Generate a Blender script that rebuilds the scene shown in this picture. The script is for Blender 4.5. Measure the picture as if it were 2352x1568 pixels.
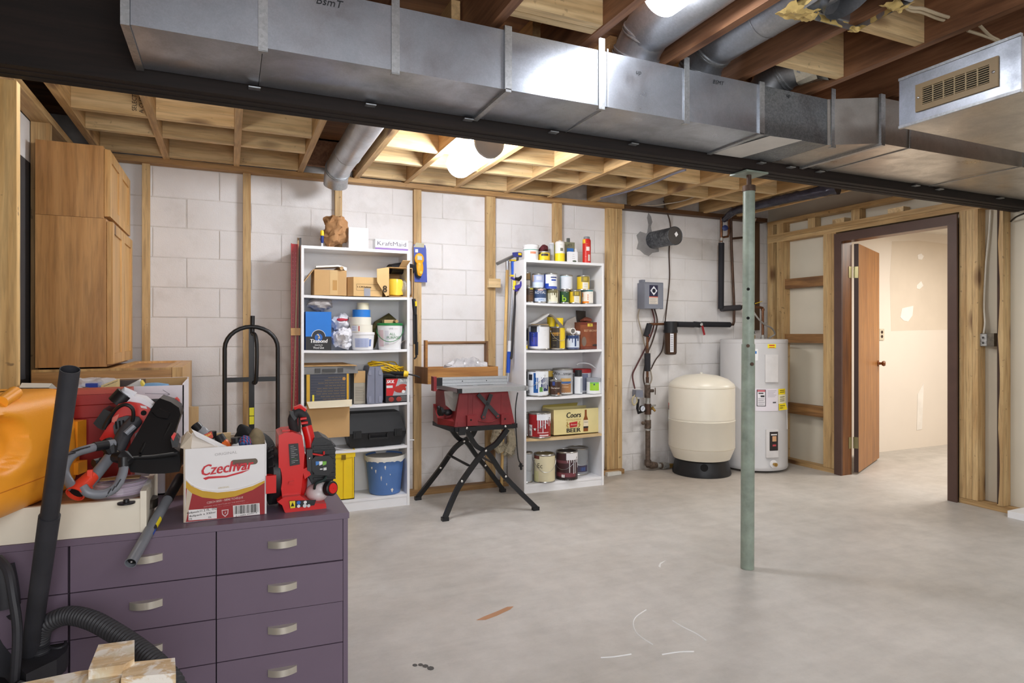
import bpy, bmesh, math, random
from math import sin, cos, pi, radians, atan2, hypot
from mathutils import Vector, Matrix
for _o in list(bpy.data.objects): bpy.data.objects.remove(_o)
SC = bpy.context.scene
COL = SC.collection
random.seed(7)
# ------------------------------------------------ camera, world, lights, exposure
CAMH, FPX, YAW, CYP = 1.24, 1449.0, radians(24.15), 766.0
cam_d = bpy.data.cameras.new('camera'); cam = bpy.data.objects.new('camera', cam_d); COL.objects.link(cam)
cam.location = (0, 0, CAMH); cam.rotation_euler = (pi/2, 0, -YAW)
cam_d.sensor_width = 36.0; cam_d.lens = 36.0*FPX/2352; cam_d.shift_y = -(784-CYP)/2352; cam_d.clip_start = .02
SC.camera = cam
W = bpy.data.worlds.new('world'); SC.world = W; W.use_nodes = True
W.node_tree.nodes['Background'].inputs[0].default_value = (.8, .87, 1, 1)
W.node_tree.nodes['Background'].inputs[1].default_value = 0.0
VS = SC.view_settings
VS.view_transform = 'Standard'; VS.look = 'None'; VS.exposure = 0.0; VS.gamma = 1.0; VS.use_curve_mapping = False
SC.cycles.sample_clamp_indirect = 6.0
SC.cycles.max_bounces = 10; SC.cycles.diffuse_bounces = 6
def area(name, loc, size, power, rot=(0, 0, 0), col=(1, .96, .9), sy=None):
    d = bpy.data.lights.new(name, 'AREA'); d.energy = power; d.color = col; d.size = size
    if sy: d.shape = 'RECTANGLE'; d.size_y = sy
    o = bpy.data.objects.new(name, d); o.location = loc; o.rotation_euler = rot; COL.objects.link(o); return o
for nm_, lc_, pw_ in (('hidden_fill', (-.25, 2.86, 2.2), 11), ('hidden_fill', (2.9, 2.86, 2.2), 8)):      # added point fills hidden behind the beam, brightening the rear joist bays
    d_ = bpy.data.lights.new(nm_, 'POINT'); d_.energy = pw_; d_.shadow_soft_size = .06; d_.color = (1, .96, .9); o_ = bpy.data.objects.new(nm_, d_); o_.location = lc_; COL.objects.link(o_)
LAMP_E = 84.0          # emission of the drum lamps' diffusers
area('fill_light', (.9, -1.3, 2.3), 2.2, 55, (radians(44), 0, radians(-8)), (.93, .96, 1), 1.2)  # added soft overhead fill behind the camera, no fixture modelled
area('front_fill', (.15, -1.2, 1.25), 1.6, 42, (radians(95), 0, radians(-18)), (.97, .98, 1), 1.2)  # added broad fill from behind the camera, lifts dark fronts and undersides
area('fill_light', (3.6, -.2, 2.3), 1.2, 38, (radians(35), 0, radians(-20)), (.95, .97, 1), .8)  # another added fill, unseen, for the right half of the room
area('next_room_light', (6.4, 2.9, 2.28), 1.0, 70, (0, 0, 0), (1, .94, .86), .6)
area('corner_fill', (3.55, 3.55, 2.28), .35, 14, (0, 0, 0), (1, .97, .92))  # added light brightening the tank corner, no fixture there
# ------------------------------------------------ back-projection along known planes (metres)
_s, _c = sin(YAW), cos(YAW)
def ray(px, py):
    u = (px-1176)/FPX
    return Vector((u*_c+_s, -u*_s+_c, -(py-CYP)/FPX))
O3 = Vector((0, 0, CAMH))
def Pz(px, py, z): d = ray(px, py); return O3+d*((z-CAMH)/d.z)
def Py(px, py, y): d = ray(px, py); return O3+d*(y/d.y)
def Px(px, py, x): d = ray(px, py); return O3+d*(x/d.x)
# ------------------------------------------------ materials
def lin(c):
    f = lambda v: (v/255)/12.92 if v/255 <= .04045 else ((v/255+.055)/1.055)**2.4
    return (f(c[0]), f(c[1]), f(c[2]), 1)
MATS = {}
def newmat(name):
    m = bpy.data.materials.new(name); m.use_nodes = True; nt = m.node_tree
    return m, nt, nt.nodes, nt.links, nt.nodes['Principled BSDF']
def coords(N, L, scale=(1, 1, 1), rnd=True):
    tc = N.new('ShaderNodeTexCoord'); mp = N.new('ShaderNodeMapping'); mp.inputs['Scale'].default_value = scale
    L.new(tc.outputs['Object'], mp.inputs['Vector'])
    if rnd:
        oi = N.new('ShaderNodeObjectInfo'); mu = N.new('ShaderNodeVectorMath'); mu.operation = 'SCALE'
        mu.inputs[0].default_value = (37, 53, 29); L.new(oi.outputs['Random'], mu.inputs['Scale']); L.new(mu.outputs[0], mp.inputs['Location'])
    return mp.outputs[0]
def ramp(N, L, fac, stops):
    r = N.new('ShaderNodeValToRGB'); e = r.color_ramp.elements
    while len(e) < len(stops): e.new(.5)
    for k, (p, c) in enumerate(stops): e[k].position = p; e[k].color = c
    L.new(fac, r.inputs[0]); return r.outputs[0]
def noise(N, L, vec, sc, det=3, rough=.55, dist=0):
    n = N.new('ShaderNodeTexNoise'); n.inputs['Scale'].default_value = sc; n.inputs['Detail'].default_value = det
    n.inputs['Roughness'].default_value = rough; n.inputs['Distortion'].default_value = dist; L.new(vec, n.inputs['Vector']); return n.outputs['Fac']
def mixc(N, L, a, b, fac, mode='MIX'):
    m = N.new('ShaderNodeMix'); m.data_type = 'RGBA'; m.blend_type = mode
    for sock, v in ((m.inputs[6], a), (m.inputs[7], b), (m.inputs[0], fac)):
        if hasattr(v, 'is_output'): L.new(v, sock)
        else: sock.default_value = v
    return m.outputs[2]
def bumpn(N, L, bs, h, strength, dist=.002):
    b = N.new('ShaderNodeBump'); b.inputs['Strength'].default_value = strength; b.inputs['Distance'].default_value = dist
    L.new(h, b.inputs['Height']); L.new(b.outputs[0], bs.inputs['Normal'])
def g(v): return (v, v, v, 1)
def M(name, col, rough=.5, metal=0, var=.1, vs=9, bump=0, bs=60, emit=0, alpha=1, trans=0, ior=1.45):
    if name in MATS: return MATS[name]
    m, nt, N, L, b = newmat(name)
    v = coords(N, L); n = noise(N, L, v, vs, 4)
    f = ramp(N, L, n, [(.3, g(1-var)), (.7, g(1+var*.3))])
    L.new(mixc(N, L, lin(col), f, 1.0, 'MULTIPLY'), b.inputs['Base Color'])
    b.inputs['Roughness'].default_value = rough; b.inputs['Metallic'].default_value = metal; b.inputs['IOR'].default_value = ior
    if bump: bumpn(N, L, b, noise(N, L, v, bs, 3), bump)
    if emit: b.inputs['Emission Color'].default_value = lin(col); b.inputs['Emission Strength'].default_value = emit
    if alpha < 1: b.inputs['Alpha'].default_value = alpha
    if trans: b.inputs['Transmission Weight'].default_value = trans
    MATS[name] = m; return m
def wood(name, c1, c2, axis='z', k=1.0, rough=.6, knots=True, contrast=1.0, speck=0):
    """grain stretched along the board's own length, dark growth lines, knots"""
    if name in MATS: return MATS[name]
    m, nt, N, L, b = newmat(name)
    sc = {'x': (1, 14, 14), 'y': (14, 1, 14), 'z': (14, 14, 1)}[axis]
    v = coords(N, L, tuple(q*k for q in sc))
    n1 = noise(N, L, v, 1.1, 5, .6, .8); n2 = noise(N, L, v, 5, 3, .6, .3)
    lo, hi = .5-.13/contrast, .5+.13/contrast
    base = ramp(N, L, n1, [(lo, lin(c2)), (hi, lin(c1))])
    base = mixc(N, L, base, ramp(N, L, n2, [(.36, g(.66)), (.56, g(1.02))]), .65, 'MULTIPLY')
    oi = N.new('ShaderNodeObjectInfo')
    base = mixc(N, L, base, ramp(N, L, oi.outputs['Random'], [(0, (.82, .8, .76, 1)), (1, (1.06, 1.05, 1.02, 1))]), 1.0, 'MULTIPLY')
    if knots:
        s2 = {'x': (.35, 1, 1), 'y': (1, .35, 1), 'z': (1, 1, .35)}[axis]
        v2 = coords(N, L, tuple(q*5.5*k for q in s2)); vo = N.new('ShaderNodeTexVoronoi'); vo.inputs['Scale'].default_value = 1.0
        L.new(v2, vo.inputs['Vector'])
        base = mixc(N, L, base, lin((88, 52, 26)), ramp(N, L, vo.outputs['Distance'], [(.07, g(.9)), (.2, g(0))]))
    if speck:
        v3 = coords(N, L, (1, 1, 1)); base = mixc(N, L, base, lin((60, 45, 30)), ramp(N, L, noise(N, L, v3, 30, 2), [(.68, g(0)), (.74, g(speck))]))
    L.new(base, b.inputs['Base Color']); b.inputs['Roughness'].default_value = rough
    bumpn(N, L, b, n2, .25, .002)
    MATS[name] = m; return m
def galv(name, col, rough=.38, spangle=.25, smear=.35, sc=130):
    if name in MATS: return MATS[name]
    m, nt, N, L, b = newmat(name)
    v = coords(N, L); vo = N.new('ShaderNodeTexVoronoi'); vo.inputs['Scale'].default_value = sc; L.new(v, vo.inputs['Vector'])
    sep = N.new('ShaderNodeSeparateColor'); L.new(vo.outputs['Color'], sep.inputs[0])
    n = noise(N, L, v, 5, 5, .65, .4)
    base = mixc(N, L, lin(col), ramp(N, L, sep.outputs[0], [(0, g(1-spangle)), (1, g(1))]), 1.0, 'MULTIPLY')
    base = mixc(N, L, base, ramp(N, L, n, [(.38, g(.62)), (.60, g(1.05))]), smear, 'MULTIPLY')
    L.new(base, b.inputs['Base Color']); b.inputs['Metallic'].default_value = .9
    L.new(ramp(N, L, n, [(.3, g(rough+.14)), (.7, g(max(.05, rough-.06)))]), b.inputs['Roughness'])
    bumpn(N, L, b, noise(N, L, v, 3.2, 2), .35, .012)
    MATS[name] = m; return m
# ------------------------------------------------ mesh builder
class B:
    def __init__(s): s.bm = bmesh.new()
    def _f(s, vs):
        try: return s.bm.faces.new(vs)
        except ValueError: return None
    def face(s, pts): s._f([s.bm.verts.new(p) for p in pts]); return s
    def hexa(s, p):
        v = [s.bm.verts.new(q) for q in p]
        for f in ((3, 2, 1, 0), (4, 5, 6, 7), (0, 1, 5, 4), (1, 2, 6, 5), (2, 3, 7, 6), (3, 0, 4, 7)): s._f([v[i] for i in f])
        return s
    def box(s, x0, x1, y0, y1, z0, z1):
        x0, x1 = min(x0, x1), max(x0, x1); y0, y1 = min(y0, y1), max(y0, y1); z0, z1 = min(z0, z1), max(z0, z1)
        return s.hexa([(x0, y0, z0), (x1, y0, z0), (x1, y1, z0), (x0, y1, z0), (x0, y0, z1), (x1, y0, z1), (x1, y1, z1), (x0, y1, z1)])
    def obox(s, c, size, R=None):
        R = R or Matrix.Identity(3); c = Vector(c); h = [q/2 for q in size]
        return s.hexa([c+R@Vector((h[0]*a, h[1]*b, h[2]*d)) for d in (-1, 1) for a, b in ((-1, -1), (1, -1), (1, 1), (-1, 1))])
    def bar(s, p0, p1, w, h, up=(0, 0, 1)):
        """a rectangular bar from p0 to p1"""
        p0, p1 = Vector(p0), Vector(p1); d = (p1-p0).normalized(); r = d.cross(Vector(up))
        if r.length < 1e-4: r = Vector((1, 0, 0))
        r.normalize(); u = r.cross(d)
        return s.hexa([p+r*a*w/2+u*b*h/2 for p in (p0, p1) for a, b in ((-1, -1), (1, -1), (1, 1), (-1, 1))])
    def prism(s, pts, vec):
        vec = Vector(vec); a = [s.bm.verts.new(p) for p in pts]; b = [s.bm.verts.new(Vector(p)+vec) for p in pts]; n = len(a)
        s._f(a[::-1]); s._f(b)
        for i in range(n): s._f([a[i], a[(i+1) % n], b[(i+1) % n], b[i]])
        return s
    def rings(s, rs, closed=False, cap=True):
        vs = [[s.bm.verts.new(p) for p in r] for r in rs]; n = len(vs[0])
        for k in range(len(vs)-1+(1 if closed else 0)):
            a, b = vs[k], vs[(k+1) % len(vs)]
            for i in range(n): s._f([a[i], a[(i+1) % n], b[(i+1) % n], b[i]])
        if cap and not closed: s._f(vs[0][::-1]); s._f(vs[-1])
        return s
    def tube(s, pts, r, n=8, closed=False, cap=True, smooth=0):
        pts = [Vector(p) for p in pts]
        if smooth: pts = spline(pts, smooth)
        m = len(pts); rr = r if isinstance(r, (list, tuple)) else [r]*m
        if len(rr) != m: rr = [rr[0]+(rr[-1]-rr[0])*i/(m-1) for i in range(m)]
        rs = []; pu = None
        for i, p in enumerate(pts):
            d = (pts[(i+1) % m] if (closed or i < m-1) else p)-(pts[i-1] if (closed or i > 0) else p)
            d.normalize()
            if pu is None: pu = Vector((0, 0, 1)) if abs(d.z) < .9 else Vector((1, 0, 0))
            u = (pu-d*pu.dot(d))
            if u.length < 1e-5: u = d.orthogonal()
            u.normalize(); pu = u; w = d.cross(u)
            rs.append([p+(u*cos(2*pi*k/n)+w*sin(2*pi*k/n))*rr[i] for k in range(n)])
        return s.rings(rs, closed, cap)
    def cyl(s, p0, p1, r0, r1=None, n=20, cap=True): return s.tube([p0, p1], [r0, r0 if r1 is None else r1], n, cap=cap)
    def lathe(s, prof, c=(0, 0, 0), n=28, axis=(0, 0, 1), cap=True):
        c = Vector(c); a = Vector(axis).normalized(); q = Vector((0, 0, 1)).rotation_difference(a)
        return s.rings([[c+q@Vector((r*cos(2*pi*k/n), r*sin(2*pi*k/n), z)) for k in range(n)] for r, z in prof], cap=cap)
    def patch(s, cx, cy, r, z0, z1, a0, a1, n=10, t=.0008):
        """a curved label lying on a cylinder"""
        A = [a0+(a1-a0)*i/n for i in range(n+1)]
        def P(a, rr, z): return (cx+rr*cos(a), cy+rr*sin(a), z)
        o = [[s.bm.verts.new(P(a, r+t, z)) for z in (z0, z1)] for a in A]; i_ = [[s.bm.verts.new(P(a, r-.0005, z)) for z in (z0, z1)] for a in A]
        for k in range(n):
            s._f([o[k][0], o[k+1][0], o[k+1][1], o[k][1]]); s._f([o[k][1], o[k+1][1], i_[k+1][1], i_[k][1]]); s._f([i_[k][0], i_[k+1][0], o[k+1][0], o[k][0]])
        s._f([o[0][0], o[0][1], i_[0][1], i_[0][0]]); s._f([i_[n][0], i_[n][1], o[n][1], o[n][0]])
        return s
    def sph(s, c, r, nu=14, nv=9, R=None):
        c = Vector(c); r = Vector(r) if not isinstance(r, (int, float)) else Vector((r, r, r)); R = R or Matrix.Identity(3)
        rs = []
        for j in range(nv+1):
            t = pi*(.02+.96*j/nv); rs.append([c+R@Vector((r.x*sin(t)*cos(2*pi*k/nu), r.y*sin(t)*sin(2*pi*k/nu), -r.z*cos(t))) for k in range(nu)])
        return s.rings(rs)
    def grid(s, fn, nu, nv):
        v = [[s.bm.verts.new(fn(i/nu, j/nv)) for j in range(nv+1)] for i in range(nu+1)]
        for i in range(nu):
            for j in range(nv): s._f([v[i][j], v[i+1][j], v[i+1][j+1], v[i][j+1]])
        return s
    def crumple(s, amt, seed=1, fr=9):
        from mathutils import noise as nz
        for v in s.bm.verts: v.co += nz.noise_vector(v.co*fr+Vector((seed*3.1, seed, 0)))*amt
        return s
    def solid(s, t):
        bmesh.ops.recalc_face_normals(s.bm, faces=s.bm.faces); bmesh.ops.solidify(s.bm, geom=s.bm.faces[:], thickness=t); return s
    def build(s, name, mat, parent=None, smooth=32, bevel=0, seg=2):
        bm = s.bm
        if bevel:
            es = [e for e in bm.edges if len(e.link_faces) == 2 and e.calc_face_angle(0) > .6]
            bmesh.ops.bevel(bm, geom=es, offset=bevel, segments=seg, affect='EDGES', profile=.6, clamp_overlap=True)
        bmesh.ops.recalc_face_normals(bm, faces=bm.faces)
        me = bpy.data.meshes.new(name); bm.to_mesh(me); bm.free()
        o = link(name, me, mat, parent, smooth)
        if bevel and smooth: o.modifiers.new('weighted', 'WEIGHTED_NORMAL').keep_sharp = True
        return o
def link(name, me, mat, parent=None, smooth=32):
    if mat: me.materials.append(mat)
    if smooth and len(me.polygons):
        me.polygons.foreach_set('use_smooth', [True]*len(me.polygons)); me.set_sharp_from_angle(angle=radians(smooth))
    o = bpy.data.objects.new(name, me); COL.objects.link(o)
    if parent: setp(o, parent)
    return o
def wloc(o):
    m = Matrix.Translation(o.location) @ o.rotation_euler.to_matrix().to_4x4()
    return (wloc(o.parent) @ o.matrix_parent_inverse @ m) if o.parent else m
def setp(o, parent): o.parent = parent; o.matrix_parent_inverse = wloc(parent).inverted()
def thing(name, label, cat, loc=(0, 0, 0), group=None):
    o = bpy.data.objects.new(name, None); o.empty_display_size = .05; o.location = loc; COL.objects.link(o); return tag(o, label, cat, group)
def tag(o, label, cat, group=None):
    o['label'] = label; o['category'] = cat
    if group: o['group'] = group
    return o
def struct(o, label=None):
    o['kind'] = 'structure'
    if label: o['label'] = label
    return o
def spline(p, k):
    out = []; m = len(p)
    for i in range(m-1):
        a, b, c, d = p[max(i-1, 0)], p[i], p[i+1], p[min(i+2, m-1)]
        for j in range(k):
            t = j/k; out.append(.5*((2*b)+(c-a)*t+(2*a-5*b+4*c-d)*t*t+(3*b-3*c+d-a)*t**3))
    return out+[p[-1]]
def text(s, c, right, up, h, mat, parent, shear=0, bold=0, wrap=None, align='CENTER', width=None, name='lettering'):
    """flat lettering: c centre, right/up directions, h letter height; wrap=(cx,cy,r,angle) lays it round a can"""
    cu = bpy.data.curves.new('t', 'FONT'); cu.body = s; cu.size = h*1.38; cu.align_x = align; cu.align_y = 'CENTER'; cu.shear = shear
    cu.resolution_u = 2; cu.extrude = 0
    t = bpy.data.objects.new('t', cu); COL.objects.link(t); me = bpy.data.meshes.new_from_object(t); bpy.data.objects.remove(t)
    if wrap and len(me.polygons):
        bm = bmesh.new(); bm.from_mesh(me); bmesh.ops.triangulate(bm, faces=bm.faces[:]); bm.to_mesh(me); bm.free()
    if bold and len(me.polygons):                                # heavier strokes: the outline repeated a hair to each side
        bm = bmesh.new(); bm.from_mesh(me); src = bm.faces[:]
        for dx in (-1, 1):
            r = bmesh.ops.duplicate(bm, geom=src); [setattr(v, 'co', v.co+Vector((dx*h*.045, 0, .0003+.0001*dx))) for v in r['geom'] if isinstance(v, bmesh.types.BMVert)]
        bm.to_mesh(me); bm.free()
    xs = [v.co.x for v in me.vertices] or [0]; k = width/(max(xs)-min(xs)) if width and max(xs) > min(xs) else 1
    right, up = Vector(right).normalized(), Vector(up).normalized(); n = right.cross(up)
    for v in me.vertices:
        x, y = v.co.x*k, v.co.y
        if wrap:
            cx, cy, r, a = wrap; q = a+x/r; rz = r+.0016+v.co.z; v.co = Vector((cx+rz*cos(q), cy+rz*sin(q), c[2]+y))
        else: v.co = Vector(c)+right*x+up*y+n*(.0012+v.co.z)
    return link(name, me, mat, parent, 0)
XR, ZU, YB = Vector((1, 0, 0)), Vector((0, 0, 1)), Vector((0, 1, 0))
def rotz(a): return Matrix.Rotation(a, 3, 'Z')
def face_cam(x, y): return atan2(-y, -x)
def copy_tree(o, parent=None):
    c = o.copy(); COL.objects.link(c)
    if parent: c.parent = parent; c.matrix_parent_inverse = o.matrix_parent_inverse.copy()
    for ch in [q for q in bpy.data.objects if q.parent == o]: copy_tree(ch, c)
    return c
# ------------------------------------------------ shared materials
BLACK = M('black_plastic', (25, 25, 28), .42, 0, .2, 14, .15, 160)
BLACKM = M('black_metal', (24, 24, 26), .38, 0, .15)
WHITE = M('white_paint', (232, 232, 234), .45, 0, .04)
STEEL = M('zinc_steel', (190, 190, 192), .3, .9, .1)
CHROME = M('chrome', (215, 215, 215), .15, 1, .02)
RED = M('red_plastic', (200, 30, 24), .35, 0, .1)
CARD = M('cardboard', (196, 158, 108), .8, 0, .08, 5)
PINE = wood('pine_vertical', (208, 178, 130), (180, 144, 96), 'z', speck=.5)
PINEX = wood('pine_lengthwise', (226, 200, 156), (204, 172, 124), 'x', speck=.3)
PLATE = wood('plate_pine', (182, 144, 96), (152, 114, 70), 'x', speck=.4)
PINEY = wood('pine_crosswise', (204, 172, 124), (174, 138, 90), 'y', speck=.5)
JOIST = wood('joist_pine', (210, 176, 128), (178, 142, 94), 'y')
JOISTD = wood('old_brown_joist', (156, 112, 82), (118, 80, 56), 'y', knots=True)
BEAMM = wood('dark_stained_beam', (40, 28, 24), (26, 18, 16), 'x', knots=False, rough=.8)
# ------------------------------------------------ floor
def concrete():
    m, nt, N, L, b = newmat('poured_concrete'); v = coords(N, L, rnd=False)
    n1 = noise(N, L, v, .9, 6, .6, .4); n2 = noise(N, L, v, 7, 6, .65); n3 = noise(N, L, v, 90, 3, .6)
    vs = coords(N, L, (.8, 5, 1), rnd=False); n4 = noise(N, L, vs, 2.2, 5, .6, .8)
    base = ramp(N, L, n1, [(.3, lin((176, 171, 164))), (.7, lin((203, 199, 194)))])
    base = mixc(N, L, base, ramp(N, L, n2, [(.3, g(.86)), (.62, g(1.03))]), .8, 'MULTIPLY')
    base = mixc(N, L, base, ramp(N, L, n4, [(.34, g(.88)), (.6, g(1))]), .6, 'MULTIPLY')
    base = mixc(N, L, base, ramp(N, L, n3, [(.25, g(.82)), (.45, g(1))]), .35, 'MULTIPLY')
    # damp brown tint towards the pressure tank corner
    tc = N.new('ShaderNodeTexCoord'); mp = N.new('ShaderNodeMapping'); mp.inputs['Location'].default_value = (-3.6*.55, -4.5*.9, 0); mp.inputs['Scale'].default_value = (.55, .9, 0)
    L.new(tc.outputs['Object'], mp.inputs[0]); ln = N.new('ShaderNodeVectorMath'); ln.operation = 'LENGTH'; L.new(mp.outputs[0], ln.inputs[0])
    base = mixc(N, L, base, (.80, .72, .64, 1), ramp(N, L, ln.outputs['Value'], [(.15, g(.85)), (1.0, g(0))]), 'MULTIPLY')
    L.new(base, b.inputs['Base Color']); L.new(ramp(N, L, n2, [(.3, g(.5)), (.7, g(.36))]), b.inputs['Roughness'])
    bumpn(N, L, b, n3, .12, .002); return m
fl = struct(B().box(-3.2, 8.6, -3.4, 6, -.12, 0).build('floor', concrete(), smooth=0), 'grey poured concrete floor with pale scuffs and stains')
def blot(pts, z=.0006): return [Pz(a, b, z) for a, b in pts]
for mt, pts in ((M('rust_scuff', (176, 130, 96), .7), [(1093, 1424), (1112, 1415), (1140, 1404), (1165, 1393), (1180, 1392), (1172, 1399), (1140, 1414), (1115, 1423)]),
                (M('chalk_mark', (226, 226, 224), .7), [(1512, 1300), (1516, 1292), (1530, 1286), (1518, 1295), (1517, 1303)])):
    B().face(blot(pts)).build('stain', mt, fl, 0)
tar = M('tar_spot', (74, 72, 70), .6)
for a, b, r in ((953, 1527, 5), (966, 1526, 5), (977, 1529, 6), (989, 1534, 7)):
    B().face(blot([(a+r*cos(t)*1.2, b+r*sin(t)*.7) for t in [k*pi/4 for k in range(8)]])).build('stain', tar, fl, 0)
chalk = MATS['chalk_mark']
for pth in ([(1484, 1400), (1462, 1415), (1454, 1430), (1460, 1450), (1478, 1466), (1500, 1480)], [(1545, 1425), (1570, 1440), (1600, 1455), (1622, 1470)], [(1380, 1510), (1410, 1508), (1450, 1502)], [(1520, 1503), (1560, 1497), (1594, 1496)]):
    w = [Pz(a, b, .0005) for a, b in pth]; B().tube(w, .003, 4, smooth=4).build('stain', chalk, fl, 0)
# ------------------------------------------------ block wall
def blockpaint(): 
    m, nt, N, L, b = newmat('painted_block'); v = N.new('ShaderNodeNewGeometry').outputs['Position']
    n = noise(N, L, v, 3.0, 5, .62); n3 = noise(N, L, v, 120, 4, .7)
    base = ramp(N, L, n, [(.30, lin((207, 203, 200))), (.47, lin((222, 219, 218))), (.7, lin((228, 226, 226)))])
    base = mixc(N, L, base, ramp(N, L, n3, [(.2, g(.75)), (.34, g(1))]), .3, 'MULTIPLY')
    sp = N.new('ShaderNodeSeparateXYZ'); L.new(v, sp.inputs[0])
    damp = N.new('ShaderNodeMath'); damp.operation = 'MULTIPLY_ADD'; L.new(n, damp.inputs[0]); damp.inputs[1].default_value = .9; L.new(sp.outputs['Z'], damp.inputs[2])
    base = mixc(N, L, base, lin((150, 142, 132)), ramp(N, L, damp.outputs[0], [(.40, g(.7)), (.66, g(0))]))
    L.new(base, b.inputs['Base Color']); b.inputs['Roughness'].default_value = .75; bumpn(N, L, b, n3, .5, .003); return m
BLK = blockpaint()
WY = 4.775
wall = struct(B().box(-1.5, 4.99, WY+.002, WY+.2, 0, 2.62).build('wall_back', M('mortar', (212, 208, 204), .85, 0, .2, 12, .4, 80), smooth=0), 'white painted concrete block wall')
zj = Py(520, 596, WY).z; z0 = zj-.2*int(zj/.2)-.2
def blockmesh(w, h):
    b = B().box(0, w, -.0015, .004, 0, h); bm = b.bm
    bmesh.ops.bevel(bm, geom=[e for e in bm.edges if all(abs(v.co.y+.0015) < 1e-6 for v in e.verts)], offset=.003, segments=2, affect='EDGES')
    me = bpy.data.meshes.new('block'); bm.to_mesh(me); bm.free(); me.materials.append(BLK); return me
MB_ = {}
for r in range(13):
    za, zb = max(0, z0+r*.2), min(z0+(r+1)*.2, 2.35)
    if zb-za < .05: continue
    x = -1.46-(.2 if r % 2 else 0)
    while x < 4.98:
        xa, xb = max(x, -1.46), min(x+.4, 4.98); x += .4
        if xb-xa < .03: continue
        key = (round(xb-xa, 3), round(zb-za, 3))
        if key not in MB_: MB_[key] = blockmesh(xb-xa-.005, zb-za-.005)
        o = bpy.data.objects.new('block', MB_[key]); o.location = (xa, WY, za); COL.objects.link(o); setp(o, wall)
        o.location = (xa, WY+random.uniform(-.0012, .0008), za)
# furring studs, top plate and sole plate on the block wall
for a, b in ((-.518, -.474), (.087, .137), (.707, .757), (1.297, 1.356), (1.896, 1.976), (2.511, 2.591), (3.041, 3.150), (3.154, 3.2)):
    B().box(a, b, 4.735, WY-.003, .04, 2.35).build('stud', PINE, wall, 0, .002, 1)
B().box(-1.2, 3.2, 4.70, 4.9, 2.35, 2.388).build('top_plate', PLATE, wall, 0, .002, 1)
B().box(3.205, 4.9, 4.70, 4.9, 2.35, 2.388).build('top_plate', wood('dark_plate', (96, 66, 40), (66, 44, 28), 'x'), wall, 0, .002, 1)
B().box(.1, 3.2, 4.70, WY-.003, 0, .04).build('sole_plate', PLATE, wall, 0, .002, 1)
p = Py(1119, 640, 4.735); q = Py(1146, 661, 4.735)
B().box(p.x, q.x, 4.70, 4.735, q.z, p.z).build('nailed_block', PINEX, wall, 0, .002, 1)
# ------------------------------------------------ ceiling: deck, joists, blocking
deck = wood('deck_plywood', (150, 108, 74), (116, 80, 52), 'x', knots=False)
ceil = struct(B().box(-3.2, 5.1, -3.4, 5.0, 2.615, 2.66).build('ceiling', deck, smooth=0), 'open joist ceiling of pine joists and blocking below a plywood deck')
RJ = [-.75, -.374, .046, .459, .853, 1.225, 1.622, 2.05, 2.45, 2.87, 3.29, 3.70, 4.11, 4.52]
for x in RJ: B().box(x-.019, x+.019, 2.47, 4.76, 2.38, 2.615).build('joist', JOIST, ceil, 0, .002, 1)
for k, (a, b) in enumerate(zip(RJ, RJ[1:])):
    if k in (3,): continue
    for y in ((3.83, 4.19, 4.64) if k < 8 else (3.83, 4.19)):
        yy = y+random.uniform(-.015, .015); B().box(a+.02, b-.02, yy-.019, yy+.019, 2.384, 2.612).build('blocking', PINEX, ceil, 0, .002, 1)
B().box(RJ[3]+.02, RJ[4]-.02, 4.60, 4.64, 2.42, 2.612).build('blocking', JOISTD, ceil, 0)
FJ = [-2.3, -1.9, -1.5, -1.1, -.7, -.31, .09, .49, .9, 1.285, 1.703, 2.10, 2.517, 2.92, 3.33, 3.74, 4.15, 4.56]
for x in FJ: B().box(x-.019, x+.019, -3.2, 2.52 if min(abs(x-q) for q in RJ) > .045 else 2.465, 2.38, 2.615).build('joist', JOISTD, ceil, 0, .002, 1)
for (px, py, k) in ((1385, 72, 9), (1948, 178, 11), (2130, 100, 11), (1175, 8, 8)):
    y = Pz(px, py, 2.385).y; B().box(FJ[k]+.02 if px != 1385 else FJ[8]+.02, FJ[k+1]-.02 if px != 1385 else FJ[9]-.02, y, y+.038, 2.385, 2.612).build('blocking', PINEX, ceil, 0, .002, 1)
beam = struct(B().box(-3.0, 4.99, 2.466, 2.503, 2.09, 2.378).box(-3.0, 4.99, 2.506, 2.542, 2.087, 2.378).box(-3.0, 4.99, 2.545, 2.581, 2.085, 2.378).build('beam', BEAMM, smooth=0, bevel=.002, seg=1), 'dark stained built-up timber beam crossing the room')
B().box(-1.2, 4.9, 4.60, 4.72, 2.6, 2.614).build('deck_edge', deck, ceil, 0)
# stamps on the blocking
INK = M('ink', (40, 36, 34), .8)
a = Py(309, 236, 3.81); text('SELECT', a, ZU, -XR, .021, INK, ceil, name='stamp', width=.085); text('A CUT.', a+Vector((.032, 0, -.004)), ZU, -XR, .021, INK, ceil, name='stamp')
# ------------------------------------------------ left stud wall
zg = Px(49, 358, -.94).z
wl = struct(B().box(-1.0, -.938, 2.642, 4.77, 0, zg).build('wall_left', M('dark_grey_board', (70, 68, 70), .7), smooth=0), 'left stud wall with pine framing')
B().box(-1.0, -.938, 2.642, 4.7, zg+.001, 2.334).build('white_panel', WHITE, wl, 0)
B().box(-.99, -.648, 2.6, 2.64, 0, 2.085).build('board', wood('pale_pine_board', (226, 190, 130), (200, 158, 96), 'z', speck=.6), wl, 0, .003, 1)
B().box(-.933, -.845, 2.642, 4.7, 2.335, 2.374).build('top_plate', PINEY, wl, 0, .002, 1)
B().box(-.933, -.903, 3.98, 4.02, 0, 2.334).build('stud', PINE, wl, 0, .002, 1)
B().box(-.9025, -.851, 3.98, 4.02, Py(165, 328, Px(249, 400, -.58).y).z+.003, 2.334).build('stud', PINE, wl, 0, .002, 1)
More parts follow.
